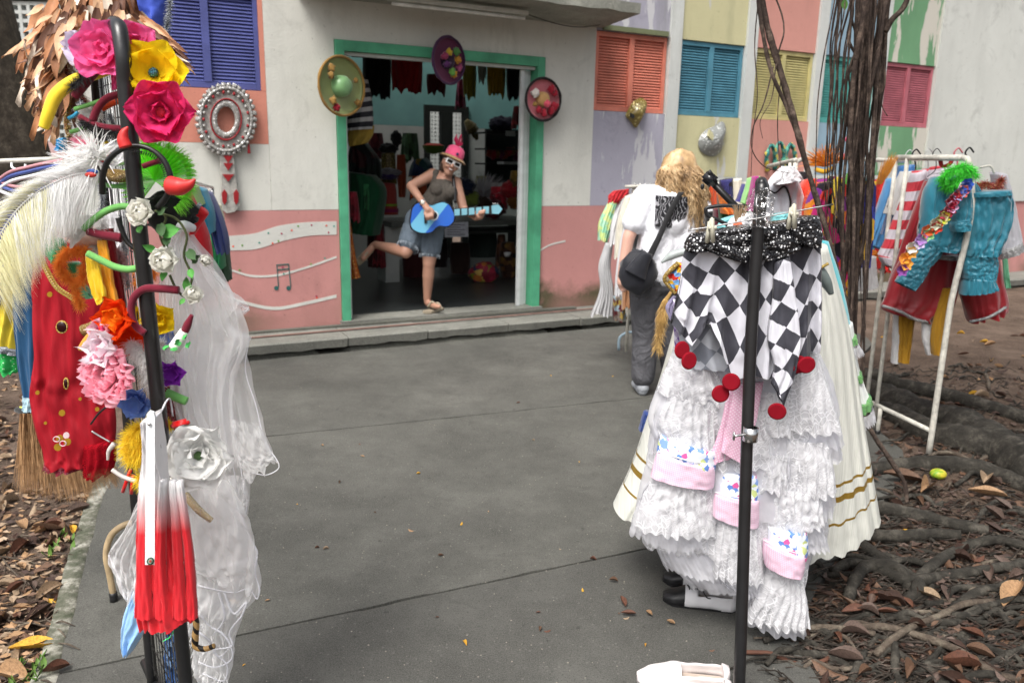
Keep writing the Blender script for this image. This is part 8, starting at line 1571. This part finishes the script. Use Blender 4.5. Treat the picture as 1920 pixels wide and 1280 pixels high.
for k in range(279):
    x, y = region(); sc_ = (y - 560) / 500; L_ = ru(60, 220) * sc_; a_ = ru(-.5, .35) + (pi if rnd() < .5 else 0)
    if rnd() < .18: a_ = ru(0, 6.28)
    n = 6; pts = []; ph = ru(0, 6)
    for j in range(n):
        t = j / (n - 1) - .5; pts.append((x + L_ * t * cos(a_) + ru(-6, 6) * sc_, y + L_ * t * sin(a_) * .55 + 9 * sc_ * sin(ph + t * 7)))
    r = random.choice([.003, .004, .005, .006, .008, .010, .014])
    groot(pts, [r * ru(.5, 1), r, r * ru(.4, .9)], M_root if k % 6 else M_branch, ru(.3, 1.6), sides=7)
rl = []
for k in range(850):
    x, y = region(); q = (y - 560) / 500; l_ = ru(25, 110) * q; a_ = ru(-.8, .8); P = []
    ph = ru(0, 6)
    for j in range(4):
        t = j / 3 - .5; g_ = G(x + l_ * t * cos(a_), y + l_ * t * sin(a_) * .5 + 5 * q * sin(ph + 5 * t)); P.append(Vector((g_.x, g_.y, rz(g_.x, g_.y) + ru(.004, .03))))
    rl.append(tube(P, [.0015, ru(.002, .0045), .0012], 9, 4))
mk('rootlets', join(*rl), mat_root('rootlet bark', (.05, .04, .032), (.15, .12, .10)), None, 'mat of fine rootlets tangled over the big roots at the right', 'rootlets', None, 'stuff')
tl = thing('ground_twigs', 'thin brown twigs and rootlets lying on the leaf litter at the left', 'twigs', G(60, 1100))
for pts in ([(0, 1030), (15, 1060), (38, 1080), (60, 1100), (100, 1120)], [(0, 1035), (30, 1048), (70, 1052)], [(150, 930), (163, 945), (158, 965), (140, 990)], [(0, 1150), (40, 1168), (90, 1155), (110, 1150)], [(0, 1190), (50, 1170), (100, 1172)], [(0, 1225), (40, 1215), (70, 1205)], [(0, 1275), (30, 1262), (75, 1255)], [(70, 1045), (110, 1040), (140, 1042)], [(0, 1000), (20, 1020), (28, 1040), (30, 1062)], [(20, 1240), (60, 1228), (80, 1215)]):
    groot(pts, [.003, .004, .002], M_branch, 2, 6, tl, 'twig')
for k in range(30):
    x, y = ru(-20, 120), ru(870, 1280); a_ = ru(0, 3.14); l_ = ru(15, 60); groot([(x, y), (x + l_ * cos(a_) * .5, y + l_ * sin(a_) * .3 + 3), (x + l_ * cos(a_), y + l_ * sin(a_) * .5)], [.002, .0035, .0015], M_branch, 2, 5, tl, 'twig')
# leaves
def leafmat(nm, hx, v=.3):
    n_ = NT(nm); v_ = n_.vec('Object'); c = H(hx); a_ = n_.noise(v_, 16, 6, .7); n_.bump(n_.noise(v_, 60, 4), .4, .003); return n_.set(n_.ramp(a_, [(.3, mul(c, .5)), (.5, c), (.7, mul(c, 1.4))]), .6, 0, .35)
LM = {k: leafmat('dry leaf ' + k, h) for k, h in (('brown', '604838'), ('dark', '3a2820'), ('tan', '9a7a5a'), ('rust', '5a3a2c'), ('yellow', 'c89a34'), ('pale', '96816a'), ('grey', '5c4c44'), ('green', '5a7a34'))}
def leafmesh(m, s, curl, bend):
    V, F = [], []; nu_, nv_ = 4, 7
    for i in range(nv_ + 1):
        t = i / nv_; wd = .46 * (sin(pi * (t * .94 + .03)) ** .75) * (1 - .25 * t)
        for j in range(nu_ + 1):
            q = (j / nu_ - .5) * 2; V.append(Vector((q * wd * .5, t - .5, curl * q * q * wd * .8 + bend * (t - .5) ** 2 - .012 * (abs(q) < .1) + .03 * noise.noise(Vector((q * 2, t * 3, s))))))
    for i in range(nv_):
        for j in range(nu_): a_ = i * (nu_ + 1) + j; F.append((a_, a_ + 1, a_ + nu_ + 2, a_ + nu_ + 1))
    b0 = len(V); V += [Vector((-.008, -.5, bend * .25)), Vector((.008, -.5, bend * .25)), Vector((.004, -.66, bend * .35)), Vector((-.004, -.66, bend * .35))]; F.append((b0, b0 + 1, b0 + 2, b0 + 3))
    return mesh('fallen_leaf', (V, F), m)
LME = {k: [leafmesh(LM[k], s, c, b_) for s, c, b_ in ((1, .6, .15), (2, 1.2, -.25), (3, -.6, .3), (4, 1.1, .35))] for k in LM}
def lay(px, py, size, kind, ang=None, lab=None, grp=None, tilt=.25, up=.012, q=None):
    p = G(px, py); z = rz(p.x, p.y) + up; a_ = ru(0, 6.28) if ang is None else ang
    M = Matrix.Translation((p.x, p.y, z)) @ Matrix.Rotation(a_, 4, 'Z') @ Matrix.Rotation(ru(-tilt, tilt), 4, 'X') @ Matrix.Rotation(ru(-tilt, tilt), 4, 'Y') @ Matrix.Scale(size, 4)
    return inst('fallen_leaf', LME[kind][int(rnd() * 4) if q is None else q], M, None, lab, 'leaf', grp)
big = [(1692, 905, .20, 'brown', 1.4, 'large dry brown leaf standing up beside the thin root that reaches the ground'), (1735, 925, .16, 'tan', 2.4, 'dry brown leaf lying flat just right of the ivory dress hem'), (1850, 935, .17, 'tan', 1.2, 'long tan leaf lying beyond the green fruit near the right edge'), (1845, 915, .15, 'pale', 2.5, 'folded pale leaf standing on the long tan one at the right'), (1895, 1135, .17, 'tan', 2.3, 'large pale tan leaf cut by the right edge'), (1700, 1010, .06, 'yellow', .3, 'small yellow leaf on the roots below the green fruit'), (1735, 1125, .11, 'pale', .5, 'broad pinkish brown leaf among the roots in the middle right'), (1700, 1138, .06, 'rust', .2, 'small orange brown leaf below the broad pinkish one'),
       (1600, 1155, .09, 'rust', 1.6, 'reddish brown leaf just above the long dry branch'), (1555, 1262, .12, 'brown', .8, 'oval brown leaf near the bottom edge, right of the twig'), (1585, 1240, .11, 'grey', .9, 'dark oval leaf next to the oval brown one at the bottom'), (1800, 1262, .12, 'rust', 1.5, 'long reddish leaf along the bottom right'), (1820, 1200, .09, 'rust', .4, 'curled red brown leaf on the roots at the lower right'),
       (62, 1212, .14, 'yellow', 2.0, 'big yellow leaf beside the path edge at the bottom left'), (106, 1115, .08, 'yellow', 1.9, 'yellow brown leaf on the mossy edge of the path'), (90, 990, .19, 'brown', 1.2, 'large curled brown leaf on the soil left of the path'), (135, 995, .07, 'yellow', .6, 'pale yellow leaf beside the large curled brown one'), (108, 1000, .10, 'dark', .2, 'dark hollow leaf under the large curled brown one'), (40, 985, .10, 'tan', .9, 'crumpled tan leaf left of the large curled brown one'), (72, 1150, .11, 'dark', 2.8, 'twisted dark leaf at the path edge, bottom left'), (20, 1262, .14, 'tan', 1.3, 'pale leaf at the lower left corner'), (105, 1262, .08, 'rust', 2.5, 'small curled rust leaf on the corner of the path'),
       (1168, 1132, .055, 'rust', .2, 'orange brown curled leaf standing on the path left of the black toed shoes'), (1178, 1155, .055, 'rust', 1.5, 'small dark red leaf on the path below the orange brown one'), (1217, 1155, .035, 'tan', .5, 'tiny forked tan leaf on the path right of the dark red one'), (1257, 1172, .03, 'tan', 1.2, 'tiny pale brown leaf on the path above the slip-on shoes'), (1150, 1092, .035, 'brown', 1.4, 'thin brown leaf on the joint of the path'), (436, 1135, .05, 'yellow', 1.4, 'pale yellow leaf half under the veil hem'), (520, 1128, .0, '', 0, ''),
       (1855, 655, .10, 'tan', 1.5, 'pale orange leaf on the soil right of the cream rack, furthest of three'), (1800, 633, .07, 'yellow', .8, 'small yellow leaf beneath the crimson breeches'), (1845, 650, .08, 'yellow', 1.2, 'yellow leaf on bare soil right of the cream rack'), (1655, 640, .06, 'yellow', 1.5, 'small yellow leaf beside the far pole of the cream rack'), (1805, 672, .09, 'rust', 1.2, 'orange brown leaf near the front pole of the cream rack'), (1775, 745, .09, 'tan', .8, 'pale leaf heap piece beside the thick root'), (1840, 748, .11, 'pale', 1.6, 'curled pale leaf on the roots at the right edge'), (1900, 640, .07, 'rust', 1, 'rust leaf at the right edge of the bare soil')]
random.seed(77)
for x, y, s, kd, an, lab in big:
    if kd: lay(x, y, s, kd, an, lab, 'fallen leaves picked out by colour', up=.03 if x > 1500 else .012)
fr_u = thing('fallen_fruit', 'small green and yellow fruit lying among the leaves right of the ivory dress', 'fruit', G(1757, 905))
n_ = NT('mottled fruit skin'); n_.b.inputs['Roughness'].default_value = .4; mf = n_.set(n_.ramp(n_.noise(n_.vec('Object', (1, 6, 1)), 14, 3), [(.42, H('6f9a28')), (.58, H('c8b83a'))]), .4)
mk('flesh', ell(G(1757, 903) + Vector((0, 0, .045)), (.042, .036, .028)), mf, fr_u)
def scatter(n, reg, kinds, lo, hi, lab, grp, up=.014, tilt=.3):
    for k in range(n):
        x, y = reg(); d = 1.0; lay(x, y, ru(lo, hi), random.choice(kinds), None, lab, grp, tilt, up)
def leftreg():
    while 1:
        x, y = ru(-60, 200), ru(700, 1300); p = G(x, y)
        if not inpath(p.x, p.y): return x, y
def pathreg():
    x, y = ru(450, 1480), ru(680, 1280); return x, y
scatter(105, region, ['brown', 'dark', 'grey', 'brown', 'grey', 'rust', 'dark'], 0.045, .10, 'dry brown leaf lying among the tree roots at the right', 'brown leaves among the roots', .03, .4)
scatter(85, leftreg, ['brown', 'tan', 'dark', 'pale', 'rust', 'tan', 'grey'], .05, .12, 'dry brown leaf lying on the soil left of the path', 'brown leaves left of the path', .012, .5)
scatter(46, pathreg, ['tan', 'brown', 'pale', 'yellow', 'rust'], .010, .03, 'tiny dry leaf scrap lying on the grey path', 'leaf scraps on the path', .004, .15)
def farreg():
    while 1:
        x, y = ru(1650, 1960), ru(600, 760); p = G(x, y)
        if not inpath(p.x, p.y): return x, y
scatter(30, farreg, ['tan', 'yellow', 'rust', 'pale', 'brown'], .04, .09, 'dry leaf lying on the bare soil behind the cream rack', 'leaves behind the cream rack', .01)
# leaf litter and crumbs as one mass on each side
def litter(name, n, reg, m, lo, hi, lab, up=.006):
    V, F = [], []
    for k in range(n):
        x, y = reg(); p = G(x, y); s = ru(lo, hi); a_ = ru(0, 6.28); z = rz(p.x, p.y) + up + rnd() * .012; b0 = len(V)
        for q in ((0, -1, 0), (.42, -.1, .25), (0, 1, 0), (-.42, -.1, .25), ): 
            X = q[0] * s; Yq = q[1] * s; V.append((p.x + X * cos(a_) - Yq * sin(a_), p.y + X * sin(a_) + Yq * cos(a_), z + q[2] * s * ru(-1, 1.5)))
        F += [(b0, b0 + 1, b0 + 2), (b0, b0 + 2, b0 + 3)]
    return mk(name, (V, F), m, None, lab, 'leaf litter', None, 'stuff', smooth=False)
for (nm, reg, nn, side) in (('leaf_litter', leftreg, 1500, 'left'), ('leaf_litter', region, 2600, 'right')):
    for mk_ in (('brown', 'dark', 'tan', 'pale') if side == 'left' else ('brown', 'dark', 'grey', 'dark')): litter(nm, nn // 4, reg, LM[mk_], .008, .035, '%s leaf crumbs and litter covering the soil on the %s' % (mk_, side))
wp = thing('weeds', 'small green weeds growing at the left edge of the path', 'plant', G(60, 1265))
for k in range(46):
    x, y = (ru(20, 85), ru(1235, 1280)) if k < 30 else (ru(75, 135), ru(1000, 1045)); p = G(x, y); s = ru(.02, .05)
    inst('leaf', mesh('leaf', petal(s, s * .5, .2, .3, 3, 4, .7), LM['green']), MX(Vector((p.x, p.y, rz(p.x, p.y) + .01)), (ru(-1, 1), ru(-1, 1), ru(.2, .9)), (0, 0, 1)), wp)
random.seed(79)
V, F = [], []
for k in range(500):
    x, y = ru(430, 1500), ru(670, 1290); p = G(x, y); V, F = (V, F); b0 = len(V); s = ru(.0012, .004)
    V += [(p.x - s, p.y, .002), (p.x, p.y - s, .002), (p.x + s, p.y, .002), (p.x, p.y + s, .002), (p.x, p.y, .002 + s)]; F += [(b0, b0 + 1, b0 + 4), (b0 + 1, b0 + 2, b0 + 4), (b0 + 2, b0 + 3, b0 + 4), (b0 + 3, b0, b0 + 4)]
mk('grit', (V, F), plain('grit', (.22, .2, .17), .9), None, 'fine grit and crumbs strewn over the grey path', 'grit', None, 'stuff')
